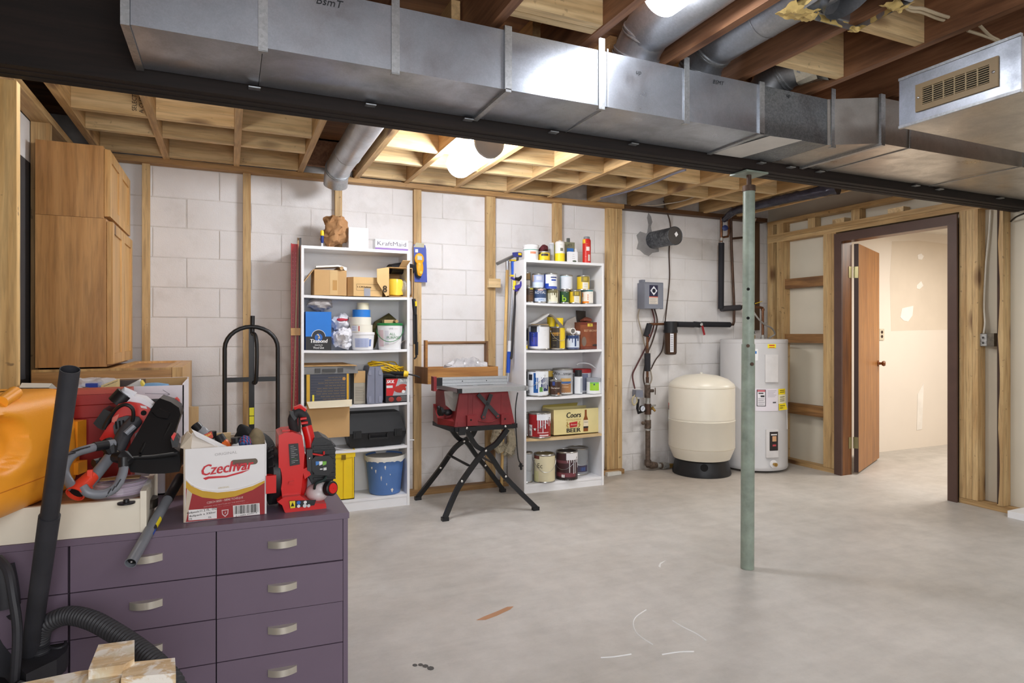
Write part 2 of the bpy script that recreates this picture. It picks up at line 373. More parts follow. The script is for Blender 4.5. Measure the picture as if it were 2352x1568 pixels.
# room shell behind and beside the camera
SHELL = M('shell_paint', (214, 208, 200), .8)
struct(B().box(-3.2, -3.1, -3.4, 2.6, 0, 2.38).build('wall_side', SHELL, smooth=0), 'plain wall of the room beside the camera')
struct(B().box(-3.2, 5.1, -3.4, -3.3, 0, 2.38).build('wall_front', SHELL, smooth=0), 'plain wall of the room behind the camera')
struct(B().box(-3.1, -1.01, 2.62, 2.7, 0, 2.085).build('wall_return', SHELL, smooth=0), 'wall return left of the pine framing')
# ------------------------------------------------ right wall: drywall, studs, doorway
DRY = M('bare_drywall', (206, 198, 180), .85, 0, .06, 3)
X0 = 4.9
wr = struct(B().box(4.99, 5.03, -3.4, 2.95, 0, 2.615).box(4.99, 5.03, 3.87, 4.78, 0, 2.615).box(4.99, 5.03, 2.95, 3.87, 2.06, 2.615).build('wall_right', DRY, smooth=0), 'drywall backed stud wall with a doorway')
for y0, y1, z0_, z1_ in ((4.627, 4.698, .04, 2.31), (4.503, 4.583, .04, 2.31), (3.97, 4.052, .04, 2.135), (3.921, 3.967, .04, 2.135), (2.842, 2.889, .04, 2.135), (2.801, 2.84, .04, 2.135), (2.762, 2.799, .04, 2.135), (2.6, 2.637, .04, 2.135)):
    B().box(X0, 4.988, y0, y1, z0_, z1_).build('stud', PINE, wr, 0, .002, 1)
w_ = B()                                                    # bark edge left on the outermost stud
zz = [.05+k*.13 for k in range(17)]
w_.rings([[(X0-.001, 2.637, z), (X0-.001, 2.637-abs(.014*sin(z*5.1))-.003, z), (X0+.03, 2.6385, z)] for z in zz]).build('bark_edge', M('bark', (70, 52, 44), .9, 0, .3), wr, 0)
for y0, y1, z0_, z1_, nm in ((4.70, 2.61, 2.135, 2.173, 'header'), (4.70, 2.73, 2.175, 2.216, 'header'), (4.70, 2.95, 2.31, 2.348, 'top_plate'), (4.70, 3.921, 0, .038, 'sole_plate'), (2.889, 2.45, 0, .038, 'sole_plate')):
    B().box(X0-.002, 4.988, y1, y0, z0_, z1_).build(nm, PINEY, wr, 0, .002, 1)
for y0, y1, z0_, z1_ in ((4.50, 4.055, 1.675, 1.768), (4.50, 4.055, 1.153, 1.238), (4.50, 4.055, .476, .575)):
    B().box(X0+.02, 4.985, y1, y0, z0_, z1_).build('blocking', wood('weathered_block', (160, 118, 72), (110, 76, 46), 'y'), wr, 0, .002, 1)
for px in (1862, 1963):
    c_ = Px(px, 500, X0).y; B().box(X0+.01, 4.985, c_-.04, c_+.04, 2.218, 2.309).build('cripple_stud', PINE, wr, 0, .002, 1)
for pa, pb in ((1911, 1938), (2038, 2074), (2163, 2200)):
    B().box(X0+.005, 4.985, Px(pb, 500, X0).y, Px(pa, 500, X0).y, 2.2165, 2.256).build('packing_block', PINEX, wr, 0, .002, 1)
B().box(4.80, 4.985, 2.05, 2.52, 0, .045).build('white_sill_board', WHITE, wr, 0, .006, 2)
TRIM = M('brown_stained_trim', (84, 62, 54), .5, 0, .15)
JAMB = wood('varnished_jamb', (136, 86, 42), (100, 58, 28), 'z', knots=False, rough=.4)
dr = struct(B().box(X0-.01, 5.005, 3.847, 3.869, 0, 2.06).box(X0-.01, 5.03, 2.945, 2.953, 0, 2.06).box(X0-.01, 5.005, 2.953, 3.847, 2.045, 2.06).build('door_1', JAMB, smooth=0), 'doorway lined with a brown varnished jamb')
t = .016
for nm, q4 in (('casing', [(3.845, 0), (3.918, 0), (3.918, 2.118), (3.845, 2.045)]), ('casing', [(2.889, 0), (2.955, 0), (2.955, 2.045), (2.889, 2.118)]), ('head_casing', [(3.845, 2.045), (3.918, 2.118), (2.889, 2.118), (2.955, 2.045)])):
    B().prism([(X0-.012-t, y, z) for y, z in q4], (t, 0, 0)).build(nm, TRIM, dr, 0, .003, 2)
# door leaf swung open into the next room
hd = Vector((5.027, 3.842, 0)); dd = Vector((.905, .425, 0)).normalized(); dn = Vector((dd.y, -dd.x, 0))
LEAF = wood('oak_veneer_door', (180, 124, 64), (150, 96, 44), 'z', k=1.2, knots=False, rough=.4)
leaf = thing('door_leaf', 'brown wood veneer door standing open into the bright next room', 'door', hd)
def leafbox(a0, a1, n0, n1, z0_, z1_): return [hd+dd*a+dn*n+ZU*z for z in (z0_, z1_) for a, n in ((a0, n0), (a1, n0), (a1, n1), (a0, n1))]
B().hexa(leafbox(.012, .87, 0, .035, .02, 2.03)).build('panel', LEAF, leaf, 0, .002, 1)
B().hexa(leafbox(0, .0115, 0, .035, .02, 2.03)).build('edge', M('dark_door_edge', (62, 44, 38), .6), leaf, 0)
kp = hd+dd*.81+dn*.036+ZU*.95
kb = B().lathe([(.028, 0), (.03, .006), (.014, .01), (.012, .03), (.022, .036), (.027, .05), (.02, .062), (.004, .064)], kp, 20, dn).build('door_knob', M('brown_wood_knob', (120, 66, 28), .35), leaf)
BRASS = M('dull_brass', (150, 142, 104), .35, .8)
for z in (1.78, .28):
    h_ = B().hexa([hd-dd*o+dn*n+ZU*zz for zz in (z-.05, z+.05) for o, n in ((.0005, .004), (.0005, .034), (.003, .034), (.003, .004))])
    h_.cyl(hd-dd*.006+dn*.001+ZU*(z-.05), hd-dd*.006+dn*.001+ZU*(z+.05), .006, n=10).box(4.965, 5.003, 3.8435, 3.8465, z-.05, z+.05).build('hinge', BRASS, leaf, 0)
# next room
nr = struct(B().box(5.6, 8.5, 4.45, 4.53, 0, 2.34).build('wall_next_room', M('patched_drywall', (230, 221, 210), .85, 0, .03, 2), smooth=0), 'patched drywall wall of the next room')
tp = M('drywall_tape', (228, 216, 202), .85)
patchm = M('brown_paper_patch', (219, 207, 191), .85, 0, .05, 4)
def wallpoly(pts, y=4.449): return [Py(a, b, y) for a, b in pts]
B().prism(wallpoly([(2049, 554), (2110, 552), (2176, 560), (2176, 757), (2110, 758), (2047, 760), (2044, 640)]), (0, .002, 0)).build('patch', patchm, nr, 0)
for pts in ([(2108, 585), (2116, 582), (2122, 588), (2118, 596), (2109, 595)], [(2106, 655), (2116, 645), (2121, 656), (2112, 664), (2106, 662)], [(2068, 728), (2072, 708), (2098, 702), (2096, 724), (2086, 738), (2076, 736)], [(2108, 905), (2122, 880), (2118, 985), (2106, 988)]):
    B().prism(wallpoly(pts, 4.446), (0, .003, 0)).build('spackle', M('white_spackle', (240, 236, 230), .8), nr, 0)
struct(B().box(5.03, 5.6, 4.62, 4.7, 0, 2.34).box(5.6, 5.68, 4.53, 4.7, 0, 2.34).box(8.5, 8.58, .4, 4.53, 0, 2.34).box(5.03, 8.58, .3, .4, 0, 2.34).build('wall_next_room_sides', M('patched_drywall', (230, 221, 210)), smooth=0), 'side walls of the next room')
struct(B().box(5.03, 8.6, .3, 4.7, 2.34, 2.4).build('ceiling_next_room', M('next_ceiling', (220, 214, 204), .8), smooth=0), 'pale ceiling of the next room')
c_ = Py(2024, 768, 4.449); ot = thing('wall_outlet', 'beige double wall outlet on the next room wall beside the door', 'outlet', c_)
B().box(c_.x-.038, c_.x+.038, 4.441, 4.449, c_.z-.06, c_.z+.06).build('cover_plate', M('ivory_plastic', (214, 204, 182), .4), ot, 30, .003)
for dz in (-.02, .025): B().cyl((c_.x, 4.442, c_.z+dz), (c_.x, 4.438, c_.z+dz), .016, n=14).build('socket', M('dark_brown_plastic', (62, 44, 36), .4), ot)
# ------------------------------------------------ sheet-metal main duct along the beam
GALV = galv('galvanized', (190, 196, 206), .33, .10, .6, 240)
GALVD = galv('dark_spangled_galvanized', (150, 155, 160), .42, .32, .4, 150)
GALVS = galv('smudged_galvanized', (204, 200, 194), .32, .08, .5, 240)
STRAP = galv('strap_galvanized', (190, 193, 196), .4, .2, .2)
DY0, DY1, DZ0, DZ1 = 2.12, 2.455, 2.135, 2.352
duct = thing('main_duct', 'long rectangular galvanized duct hung along the dark ceiling beam', 'duct', (1, 2.3, DZ0))
cuts = [-.262] + [Py(px, 200, DY0).x for px in (604, 1165, 1743)]
cuts[1] = Py(604, 60, DY0).x; cuts[2] = Py(1165, 130, DY0).x; cuts[3] = Py(1743, 250, DY0).x
XT = Py(1900, 280, DY0).x
def ductsec(x0, x1, mt, ya=DY0, yb=None):
    yb = ya if yb is None else yb
    b = B()
    P8 = [(x0, ya, DZ0), (x1, yb, DZ0), (x1, DY1, DZ0), (x0, DY1, DZ0), (x0, ya, DZ1), (x1, yb, DZ1), (x1, DY1, DZ1), (x0, DY1, DZ1)]
    b.hexa(P8); bm = b.bm
    # cross-broken sheet: slight creases on the front and the underside
    for f in list(bm.faces):
        n = f.normal if f.normal.length else None; f.normal_update(); n = f.normal; c = f.calc_center_median()
        if abs(n.z) > .9 and c.z < DZ0+.01 and x1-x0 > .3: r = bmesh.ops.poke(bm, faces=[f]); [setattr(v, 'co', v.co+Vector((0, 0, .006))) for v in r['verts']]
    return b.build('duct_section', mt, duct, 0)
for k in range(3): ductsec(cuts[k]+.001, cuts[k+1]-.001, GALV)
ductsec(cuts[3]+.001, XT-.001, GALVD)
XE = Py(2018, 280, 2.012).x
ductsec(XT+.001, XE-.001, GALVS, DY0, 2.0)
ductsec(XE+.001, 4.98, GALVS, 2.0, 1.95)
B().box(-.285, -.262, DY0-.012, DY1+.003, DZ0-.008, DZ1+.01).build('end_collar', STRAP, duct, 0, .003, 1)
def cleat(x, y, w=.02, t=.006, nm='drive_cleat', top=.012):
    B().box(x-w/2, x+w/2, y-t, y, DZ0-.003, DZ1+top).box(x-w/2*.8, x+w/2*.8, y-t, DY1, DZ0-t, DZ0).build(nm, STRAP, duct, 0, .002, 1)
cleat(cuts[2], DY0, .028, .012); cleat(cuts[3]+.012, DY0, .03, .008); cleat(XE, 2.0, .03, .012)
cleat(Py(1395, 170, DY0).x, DY0, .006, .003, 'seam'); cleat(Py(2090, 330, 1.99).x, 1.99, .012, .003, 'seam'); cleat(Py(2349, 360, 1.96).x, 1.96, .01, .003, 'seam')
for px in (604, 908, 1381, 1576, 1908):
    x = Py(px, 150, DY0).x; y = DY0-.002 if px < 1900 else DY0-.014
    B().box(x-.014, x+.014, y-.003, y, DZ0-.012, 2.40).box(x-.014, x+.014, y-.003, y+.016, DZ0-.014, DZ0-.011).build('hanger_strap', STRAP, duct, 0, .001, 1)
for px, py in ((585, 198), (854, 236), (1082, 268), (1276, 300), (1460, 328), (1760, 370), (1822, 382), (1893, 391), (2122, 422), (2168, 432), (2312, 452)):
    p = Pz(px, py, DZ0-.012); x = p.x
    B().box(x-.02, x+.02, DY1-.022, DY1+.008, DZ0-.016, DZ0-.012).build('hanger_tab', STRAP, duct, 0)
LAB = M('white_sheet', (214, 212, 208), .5)
B().prism([Pz(a, b, DZ0-.001) for a, b in ((1632, 352), (1702, 362), (1842, 322), (1768, 312))], (0, 0, -.001)).build('white_panel', LAB, duct, 0)
MARK = M('marker_ink', (38, 40, 44), .7)
for s_, px, py, h_ in (('BsmT', 755, 6, .026), ('up', 1466, 166, .02), ('BSMT', 1649, 190, .018), ('up', 1810, 219, .02)):
    text(s_, Py(px, py, DY0-.0005), XR, ZU, h_, MARK, duct, shear=.25)
# round branch pipes rising from the duct into the joist bays
def pipe(nm, label, pts, r, rings_, mt=GALV, elbow=None, wire=None):
    P = spline([Vector(q) for q in pts], 7)
    if nm == 'branch_pipe': t = B().tube(P, r, 24).build('branch_pipe', mt, duct); t['label'] = label
    else: t = thing(nm, label, 'pipe', pts[0]); B().tube(P, r, 24).build('pipe', mt, t)
    for i, d in rings_:
        a = P[i]; u = (P[min(i+1, len(P)-1)]-P[max(i-1, 0)]).normalized()
        for k in (-1, 1): B().tube([a+u*(k*d), a+u*(k*d+.006)], r+.006, 24).build('elbow_rib', STRAP, t)
    if wire is not None:
        a = P[wire]; u = (P[wire+1]-P[wire]).normalized(); v = u.orthogonal().normalized(); w = u.cross(v)
        B().tube([a+(v*cos(q)+w*sin(q))*(r+.002) for q in [2*pi*k/24 for k in range(24)]], .0012, 5, True).build('hanging_wire', STEEL, t)
    return t
ztop = DZ1
GALVP = galv('bright_pipe_galvanized', (192, 195, 200), .34, .12, .3)
pipe('branch_pipe', 'round galvanized branch pipe curving up from the duct, nearest the front lamp', [(1.585, 2.27, ztop-.01), (1.585, 2.26, ztop+.05), (1.58, 2.17, ztop+.125), (1.575, 2.03, ztop+.14), (1.56, 1.0, ztop+.14), (1.55, -.4, ztop+.14)], .098, [(9, .008), (15, .006)], GALVP)
pipe('branch_pipe', 'round galvanized branch pipe with a hanging wire, between duct and yellow taped boot', [(1.93, 2.27, ztop-.01), (1.93, 2.26, ztop+.05), (1.925, 2.17, ztop+.125), (1.92, 2.03, ztop+.14), (1.91, 1.5, ztop+.14), (1.90, .6, ztop+.14)], .092, [(9, .008), (15, .006)], GALVP, wire=24)
t3 = pipe('branch_pipe', 'short galvanized elbow with torn foil behind the ceiling blocking', [(2.36, 2.30, ztop-.01), (2.36, 2.29, ztop+.04), (2.38, 2.22, ztop+.11), (2.42, 2.12, ztop+.14)], .085, [(8, .008), (15, .006)], GALVP)
B().tube([(2.41, 2.14, ztop+.13), (2.45, 2.06, ztop+.135), (2.48, 2.0, ztop+.125)], [.088, .075, .085], 18, cap=False).crumple(.02, 3, 14).build('torn_foil', galv('foil', (205, 200, 185), .22, .1, .2), t3, 20)
pipe('wall_duct_pipe', 'round galvanized duct pipe in the joist bay above the left shelves', [(.70, 2.75, 2.40), (.695, 3.2, 2.395), (.69, 3.9, 2.385), (.685, 4.36, 2.38), (.68, 4.48, 2.345), (.68, 4.54, 2.28)], .082, [(24, .01)], GALVP, wire=16)
# open register boot with yellow tape
bt = thing('register_boot', 'open sheet metal register boot edged with torn yellow tape, between ceiling joists', 'register boot', (2.3, 1.5, 2.38))
zb = 2.355
cor = [Pz(a, b, zb) for a, b in ((1826, 34), (1966, 73), (2065, 20))]
e1, e2 = cor[1]-cor[0], cor[2]-cor[1]; p4 = [cor[0], cor[1], cor[1]+e2*1.25, cor[0]+e2*1.25]
ctr = (p4[0]+p4[2])/2
B().rings([p4, [q+(q-ctr)*.05+ZU*.005 for q in p4], [q+(q-ctr)*.05+ZU*.03 for q in p4], [q+ZU*.032 for q in p4], [q+(ctr-q)*.10+ZU*.15 for q in p4], [q+(ctr-q)*.16+ZU*.2 for q in p4]], cap=False).build('boot_flange', GALVP, bt, 0)
B().face([q+(ctr-q)*.10+ZU*.19 for q in p4]).build('boot_top', galv('dark_inside_metal', (120, 124, 130), .45), bt, 0)
B().tube([ctr+ZU*.05+e1*.05-e2*.1, ctr+ZU*.12-e2*.3], .09, 20, cap=False).build('boot_collar', GALVP, bt)
TAPE = M('yellow_tape', (212, 184, 116), .5, 0, .3, 18)
for i, (a, b) in enumerate(((p4[0], p4[1]), (p4[1], p4[2]), (p4[3], p4[0]))):
    d = b-a; B().grid(lambda u, v: a+d*u+(a+d*u-ctr)*(.058)+ZU*(.006+.026*v+.002*sin(u*31+i)*(1-v)), 24, 3).crumple(.0035, i+2, 30).solid(.001).build('tape_strip', TAPE, bt, 30)
for k, (q, sz, sd) in enumerate(((p4[0]+(p4[1]-p4[0])*.04, .062, 3), (p4[0]+(p4[1]-p4[0])*.18, .04, 8), (p4[2]*.75+p4[1]*.25, .04, 5), (p4[1]+ZU*-.004, .022, 6))):
    B().grid(lambda u, v: q+Vector(((u-.5)*sz*2.0, (v-.5)*sz*1.5, -.004-.02*sin(u*pi)*(.6+sin(v*5)*.4)+.02)), 16, 12).crumple(.012, sd, 28).crumple(.006, sd+3, 70).solid(.0008).build('torn_tape', TAPE, bt, 25)
# return air box with vent grille
XB = 2.405
bx = thing('return_air_box', 'large galvanized return air box with a tan vent grille, top right', 'duct box', (XB, 1.43, 2.05))
ya, yb = 1.222, 1.635
B().box(XB, 4.95, ya, yb, 2.048, 2.232).build('air_box', GALVS, bx, 0, .003, 1)
B().box(XB-.006, XB+.001, ya-.002, yb+.002, 2.044, 2.236).build('end_panel', GALV, bx, 0, .002, 1)
B().box(XB-.010, XB+.004, ya-.003, yb+.003, 2.043, 2.053).box(XB-.010, XB+.004, ya-.003, yb+.003, 2.229, 2.239).build('folded_rim', STRAP, bx, 0, .002, 1)
vp = [Px(a, b, XB-.007) for a, b in ((2105, 188), (2294, 121), (2294, 203), (2105, 263))]
vy0, vy1 = min(q.y for q in vp), max(q.y for q in vp); vz0, vz1 = 2.085, 2.188
TAN = M('tan_enamel', (156, 134, 100), .45)
gr = B(); x1, x0 = XB-.007, XB-.014; m_ = .026
for q in ((vy0, vy1, vz1-.02, vz1), (vy0, vy1, vz0, vz0+.02), (vy0, vy0+m_, vz0+.02, vz1-.02), (vy1-m_, vy1, vz0+.02, vz1-.02)): gr.box(x0, x1, *q)
gr.build('grille_frame', TAN, bx, 0, .002, 1)
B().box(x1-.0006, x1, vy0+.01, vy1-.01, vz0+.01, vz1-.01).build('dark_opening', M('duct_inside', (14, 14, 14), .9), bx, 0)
PALE = M('pale_louver', (176, 158, 124), .5)
for k in range(8):
    z = vz0+.024+k*(vz1-vz0-.048)/7
    B().box(x0+.0005, x1-.001, vy0+m_, vy1-m_, z-.0011, z+.0011).build('louver', PALE, bx, 0)
for k in range(1, 6):
    y = vy0+m_+k*(vy1-vy0-2*m_)/6; B().box(x0-.0005, x1-.002, y-.0012, y+.0012, vz0+.02, vz1-.02).build('grille_bar', PALE, bx, 0)
for y in (vy0+.012, vy1-.012): B().sph((x0-.001, y, (vz0+vz1)/2), .005, 10, 6).build('screw', STEEL, bx)
# house wiring through the front joists
CABLE = M('cream_cable', (206, 190, 160), .5, 0, .1)
wr1 = thing('house_cable', 'two cream electric cables threaded through the brown joist at top right', 'cable', Pz(2190, 45, 2.43))
zz = 2.44
for dx in (0, .014):
    a = [Pz(2075, 6+dx*400, zz), Pz(2120, 20+dx*600, zz-.002), Pz(2165, 36+dx*700, zz), Pz(2196, 44, zz+.01)]
    B().tube([a[0]+Vector((-.3, -.1, .05))]+a, .0065, 8, smooth=5).build('cable', CABLE, wr1)
for dx in (0, 1):
    a = [Pz(2222+dx*28, 70-dx*12, 2.44), Pz(2260+dx*14, 82, 2.43), Pz(2290+dx*6, 94, 2.42), Pz(2310, 110, 2.42)]
    B().tube(a, .006, 8, smooth=5).build('cable', CABLE, wr1)
# ------------------------------------------------ lamps
GLOW = M('lit_diffuser', (246, 249, 255), .5, emit=LAMP_E)
LGREY = M('lamp_cap_grey', (176, 170, 162), .5)
def lamp(label, c, L_, r, GLOW):
    t = thing('drum_light', label, 'ceiling light', c); c = Vector(c)
    B().lathe([(r*.98, 0), (r, .006), (r, L_*.75)], c+Vector((0, .03, 0)), 36, (0, 1, 0)).build('diffuser', GLOW, t)
    B().lathe([(r*.6, L_*.75), (r, L_*.75+.001), (r, L_*.98), (r*.85, L_)], c+Vector((0, .03, 0)), 36, (0, 1, 0)).build('far_end', GLOW, t)
    B().lathe([(r*.9, 0), (r+.002, .004), (r+.002, .028), (r*.9, .0295)], c, 36, (0, 1, 0)).build('end_cap', LGREY, t)
    B().tube([c+Vector(((r+.0015)*cos(q), .034, (r+.0015)*sin(q))) for q in [2*pi*k/36 for k in range(36)]], .0015, 5, True).build('retaining_wire', BLACKM, t)
    B().box(c.x-.05, c.x+.05, c.y+.05, c.y+L_*.7, c.z+r*.9, 2.60).build('mounting_bracket', LGREY, t, 0)
    return t
lamp('lit white cylindrical ceiling light behind the dark beam', (1.345, 3.30, 2.322), .50, .086, GLOW)
lamp('lit white ceiling light at the top edge, in front of the duct', (1.40, 1.50, 2.452), .30, .088, M('lit_front_diffuser', (246, 249, 255), .5, emit=LAMP_E*.36))
# ------------------------------------------------ steel support post
POSTM = M('pale_green_paint', (144, 156, 143), .4, 0, .28, 16, .2, 60)
RUST = M('rusty_steel', (92, 72, 60), .6, .4, .35, 30)
pc = Vector((2.50, 2.535, 0)); pt_ = Vector((2.50, 2.523, 2.0)); post = thing('support_post', 'pale green telescoping steel post standing under the ceiling beam', 'post', pc)
zs = 1.185; mid = pc.lerp(pt_, zs/2.0)
B().tube([pc+ZU*.001, mid], .0345, 28).build('lower_tube', POSTM, post)
B().tube([mid-ZU*.02, pt_], .0305, 28).build('upper_tube', POSTM, post)
B().tube([pt_-ZU*.012, pt_+ZU*.018], .033, 24).build('collar', RUST, post)
B().tube([pt_, pt_+ZU*.075], .0125, 14).build('screw_jack', RUST, post)
B().box(pt_.x-.075, pt_.x+.075, pt_.y-.06, pt_.y+.06, 2.075, 2.084).build('top_plate', POSTM, post, 0, .001, 1)
HOLE = M('hole_black', (12, 12, 12), .9)
fd = Vector((-pc.x, -pc.y, 0)).normalized()
for px, py in ((1705, 663), (1705, 730)):
    z = Py(px, py, 2.5).z; c_ = pc.lerp(pt_, z/2.0); d = Matrix.Rotation(radians(-3), 3, 'Z')@fd
    B().cyl(c_+d*.0285, c_+d*.0312, .008, n=16).build('pin_hole', HOLE, post)
    d2 = Matrix.Rotation(radians(84), 3, 'Z')@fd; z2 = z-.075; c2 = pc.lerp(pt_, z2/2.0); B().cyl(c2+d2*.0285, c2+d2*.0312, .008, n=16).build('pin_hole', HOLE, post)
for py in (794, 836):
    z = Py(1712, py, 2.5).z; c_ = pc.lerp(pt_, z/2.0); d = Matrix.Rotation(radians(-2 if py < 800 else 30), 3, 'Z')@fd
    B().cyl(c_+d*.033, c_+d*.042, .009, n=12).build('pin', RUST, post)
# ------------------------------------------------ white bookcases
def zpx(py, w): return CAMH-(py-CYP)*w/FPX
def depth(x, y): return x*_s+y*_c
def bookcase(label, x0, x1, y0, y1, top, shelves, woodshelf=None):
    t = thing('bookcase', label, 'bookcase', ((x0+x1)/2, (y0+y1)/2, 0)); b = .018
    B().box(x0, x0+b, y0, y1, 0, top).build('side_panel', WHITE, t, 0, .001, 1)
    B().box(x1-b, x1, y0, y1, 0, top).build('side_panel', WHITE, t, 0, .001, 1)
    B().box(x0+b, x1-b, y1-.006, y1, .02, top).build('back_panel', WHITE, t, 0)
    B().box(x0+b, x1-b, y0+.002, y1-.006, top-.02, top).build('top_panel', WHITE, t, 0)
    for k, z in enumerate(shelves):
        m = WHITE if k != woodshelf else PINEX
        xa, xb = x0+b+.0005, x1-b-.0005; sag = .006 if k < len(shelves)-1 else 0; n = 8   # the loaded boards bow a little
        pr = [(xa+(xb-xa)*i/n, y0+.003, z-sag*sin(pi*i/n)) for i in range(n+1)]+[(xa+(xb-xa)*i/n, y0+.003, z-.018-sag*sin(pi*i/n)) for i in range(n, -1, -1)]
        B().prism(pr, (0, y1-y0-.010, 0)).build('shelf', m, t, 0)
    B().box(x0+b, x1-b, y0+.006, y0+.022, 0, shelves[-1]-.0185).build('kick_plate', WHITE, t, 0)
    return t
C1 = bookcase('tall white bookcase of boxes, tubs and tools beside the red level bars', .444, 1.192, 4.47, 4.728, 1.838, [1.503, 1.128, .746, .434, .083])
C2 = bookcase('tall white bookcase full of paint cans beside the table saw', 2.08, 2.802, 4.41, 4.728, 1.815, [1.482, 1.112, .746, .422, .07], 3)
# ---- helpers for the things standing on the shelves
def mm(*c): return M('colour_%d_%d_%d' % c, c, .42, 0, .06)
def cylat(px0, px1, pyt, yc, z0):
    x = Py((px0+px1)/2, 700, yc).x; w = depth(x, yc); r = (px1-px0)/2*w/FPX
    return x, r, zpx(pyt, w-r*.6)-z0
TIN = M('tin', (178, 176, 172), .28, .9, .12)
def rim_can(t, x, y, z, r, h, lid=None):
    B().lathe([(r-.003, 0), (r, .002), (r, .006), (r-.0015, .009), (r-.0015, h-.012), (r+.0012, h-.009), (r+.0015, h-.003), (r-.001, h), (r-.010, h), (r-.012, h-.006)], (x, y, z), 32).build('rim', TIN, t)
    B().lathe([(.001, h-.0055), (r-.022, h-.0055), (r-.019, h-.002), (r-.012, h-.002), (r-.0118, h-.007), (.001, h-.007)], (x, y, z), 28, cap=False).build('lid', lid or TIN, t)
def can(label, px0, px1, pyt, yc, z0, col, patches=(), texts=(), drips=None, handle=False, group=None, lid=None, cat='paint can', name='paint_can', turn=0):
    x, r, h = cylat(px0, px1, pyt, yc, z0); z = z0+.0008; t = thing(name, label, cat, (x, yc, z), group); f = face_cam(x, yc)
    rim_can(t, x, yc, z, r, h, lid)
    B().lathe([(r-.0008, .010), (r-.0008, h-.013)], (x, yc, z), 32, cap=False).build('body', mm(*col), t)
    for z1, z2, a1, a2, c in patches: B().patch(x, yc, r-.0006, z+h*z1, z+h*z2, f+a1, f+a2, max(3, int(abs(a2-a1)*6)), t=.0006).build('label', mm(*c), t)
    for s_, zf, a, hh, c in texts: text(s_, (0, 0, z+h*zf), XR, ZU, h*hh, mm(*c), t, wrap=(x, yc, r-.0006, f+a))
    if drips:
        c, a1, a2, n, seed = drips; R = random.Random(seed); b = B()
        for k in range(n):
            a = f+a1+(a2-a1)*(k+.5)/n; wd = (a2-a1)/n*R.uniform(.3, .75); l = R.uniform(.25, .95)
            b.patch(x, yc, r+.0002, z+h*(.93-l*.9), z+h*.96, a-wd*.35, a+wd*.35, 2, t=.0012)
        b.patch(x, yc, r+.0002, z+h*.72, z+h*.965, f+a1, f+a2, 6, t=.001); b.build('paint_drips', mm(*c), t)
    if handle:
        zh = z+h*.80; sg = turn
        pts = [(x+(r+.004)*cos(f+sg+q), yc+(r+.004)*sin(f+sg+q), zh-h*.42*sin((q+1.45)/2.9*pi)) for q in [-1.45+2.9*k/14 for k in range(15)]]
        B().tube(pts, .0016, 5).build('bail_handle', STEEL, t)
        for q in (-1.45, 1.45): B().sph((x+(r+.002)*cos(f+sg+q), yc+(r+.002)*sin(f+sg+q), zh), .006, 8, 5).build('handle_ear', STEEL, t)
    return t, x, r, h, f
def boxat(px0, px1, pyt, y, z0): a, b = Py(px0, pyt, y), Py(px1, pyt, y); return a.x, b.x, (a.z+b.z)/2-z0
def carton(name, label, cat, px0, px1, pyt, y, dp, z0, mat, bevel=.003, group=None):
    x0, x1, h = boxat(px0, px1, pyt, y, z0); z = z0+.0008
    t = thing(name, label, cat, ((x0+x1)/2, y+dp/2, z), group)
    B().box(x0, x1, y, y+dp, z, z+h).build('box_body', mat, t, 0, bevel)
    return t, x0, x1, z, h
def front(t, x0, x1, y, za, zb, mat, nm='printed_panel', d=.0012): return B().box(x0, x1, y-d, y+.0005, za, zb).build(nm, mat, t, 0)
def lump(name, label, cat, px0, px1, pyt, pyb, y, ry, mat, amt=.03, seed=1, fr=9, z0=None, parts=(), group=None):
    a, b = Py(px0, pyb, y), Py(px1, pyt, y); rx = (b.x-a.x)/2; rz = (b.z-a.z)/2; cz = (a.z+b.z)/2
    t = tag(B().sph(((a.x+b.x)/2, y, cz), (rx, ry, rz), 44, 30).crumple(amt, seed, fr).crumple(amt*.55, seed+5, fr*2.7).crumple(amt*.22, seed+9, fr*6).build(name, mat, None, 40), label, cat, group)
    if z0 is not None:
        lo = min(v.co.z for v in t.data.vertices)
        for v in t.data.vertices: v.co.z = z0+.001+(v.co.z-lo)*((b.z-z0)/(max(1e-3, b.z-lo+.0))) if v.co.z < 9 else 0
    return t
DKB, BLU, YEL, WH, GRY, CRM = (44, 40, 42), (36, 84, 178), (236, 200, 30), (230, 230, 232), (168, 170, 174), (214, 204, 170)
YD = 4.52
# ---- bookcase 1, on top
s1 = 1.8385
t = thing('wood_chisel', 'yellow and blue handled chisel standing on the shelf top by the paper bag', 'chisel', Py(740, 566, 4.52))
x = Py(740, 560, 4.52).x
B().lathe([(.006, .028), (.010, .035), (.011, .07), (.0125, .10), (.009, .112), (.002, .114)], (x, 4.52, s1), 14).build('handle', mm(34, 56, 130), t)
B().lathe([(.0128, .078), (.0135, .10), (.010, .1145), (.002, .1165)], (x-.001, 4.519, s1), 14).build('handle_cap', mm(*YEL), t)
B().box(x-.006, x+.006, 4.518, 4.522, s1, s1+.03).build('blade', STEEL, t, 0)
BAG = M('brown_paper', (172, 128, 86), .85, 0, .25, 10, .5, 40)
lump('paper_bag', 'crumpled brown paper bag on the shelf top beside the white box', 'paper bag', 741, 800, 500, 570, 4.58, .07, BAG, .035, 4, 11, s1)
t, x0, x1, z, h = carton('white_box', 'plain white square carton on the shelf top between paper bag and lettered box', 'box', 801, 846, 523, 4.51, .11, s1, mm(236, 236, 238))
t, x0, x1, z, h = carton('lettered_box', 'white box with purple edge and large thin lettering, on the shelf top', 'box', 862, 937, 551, 4.50, .09, s1, mm(238, 238, 240))
front(t, x0, x1, 4.50, z, z+h*.22, mm(128, 96, 160))
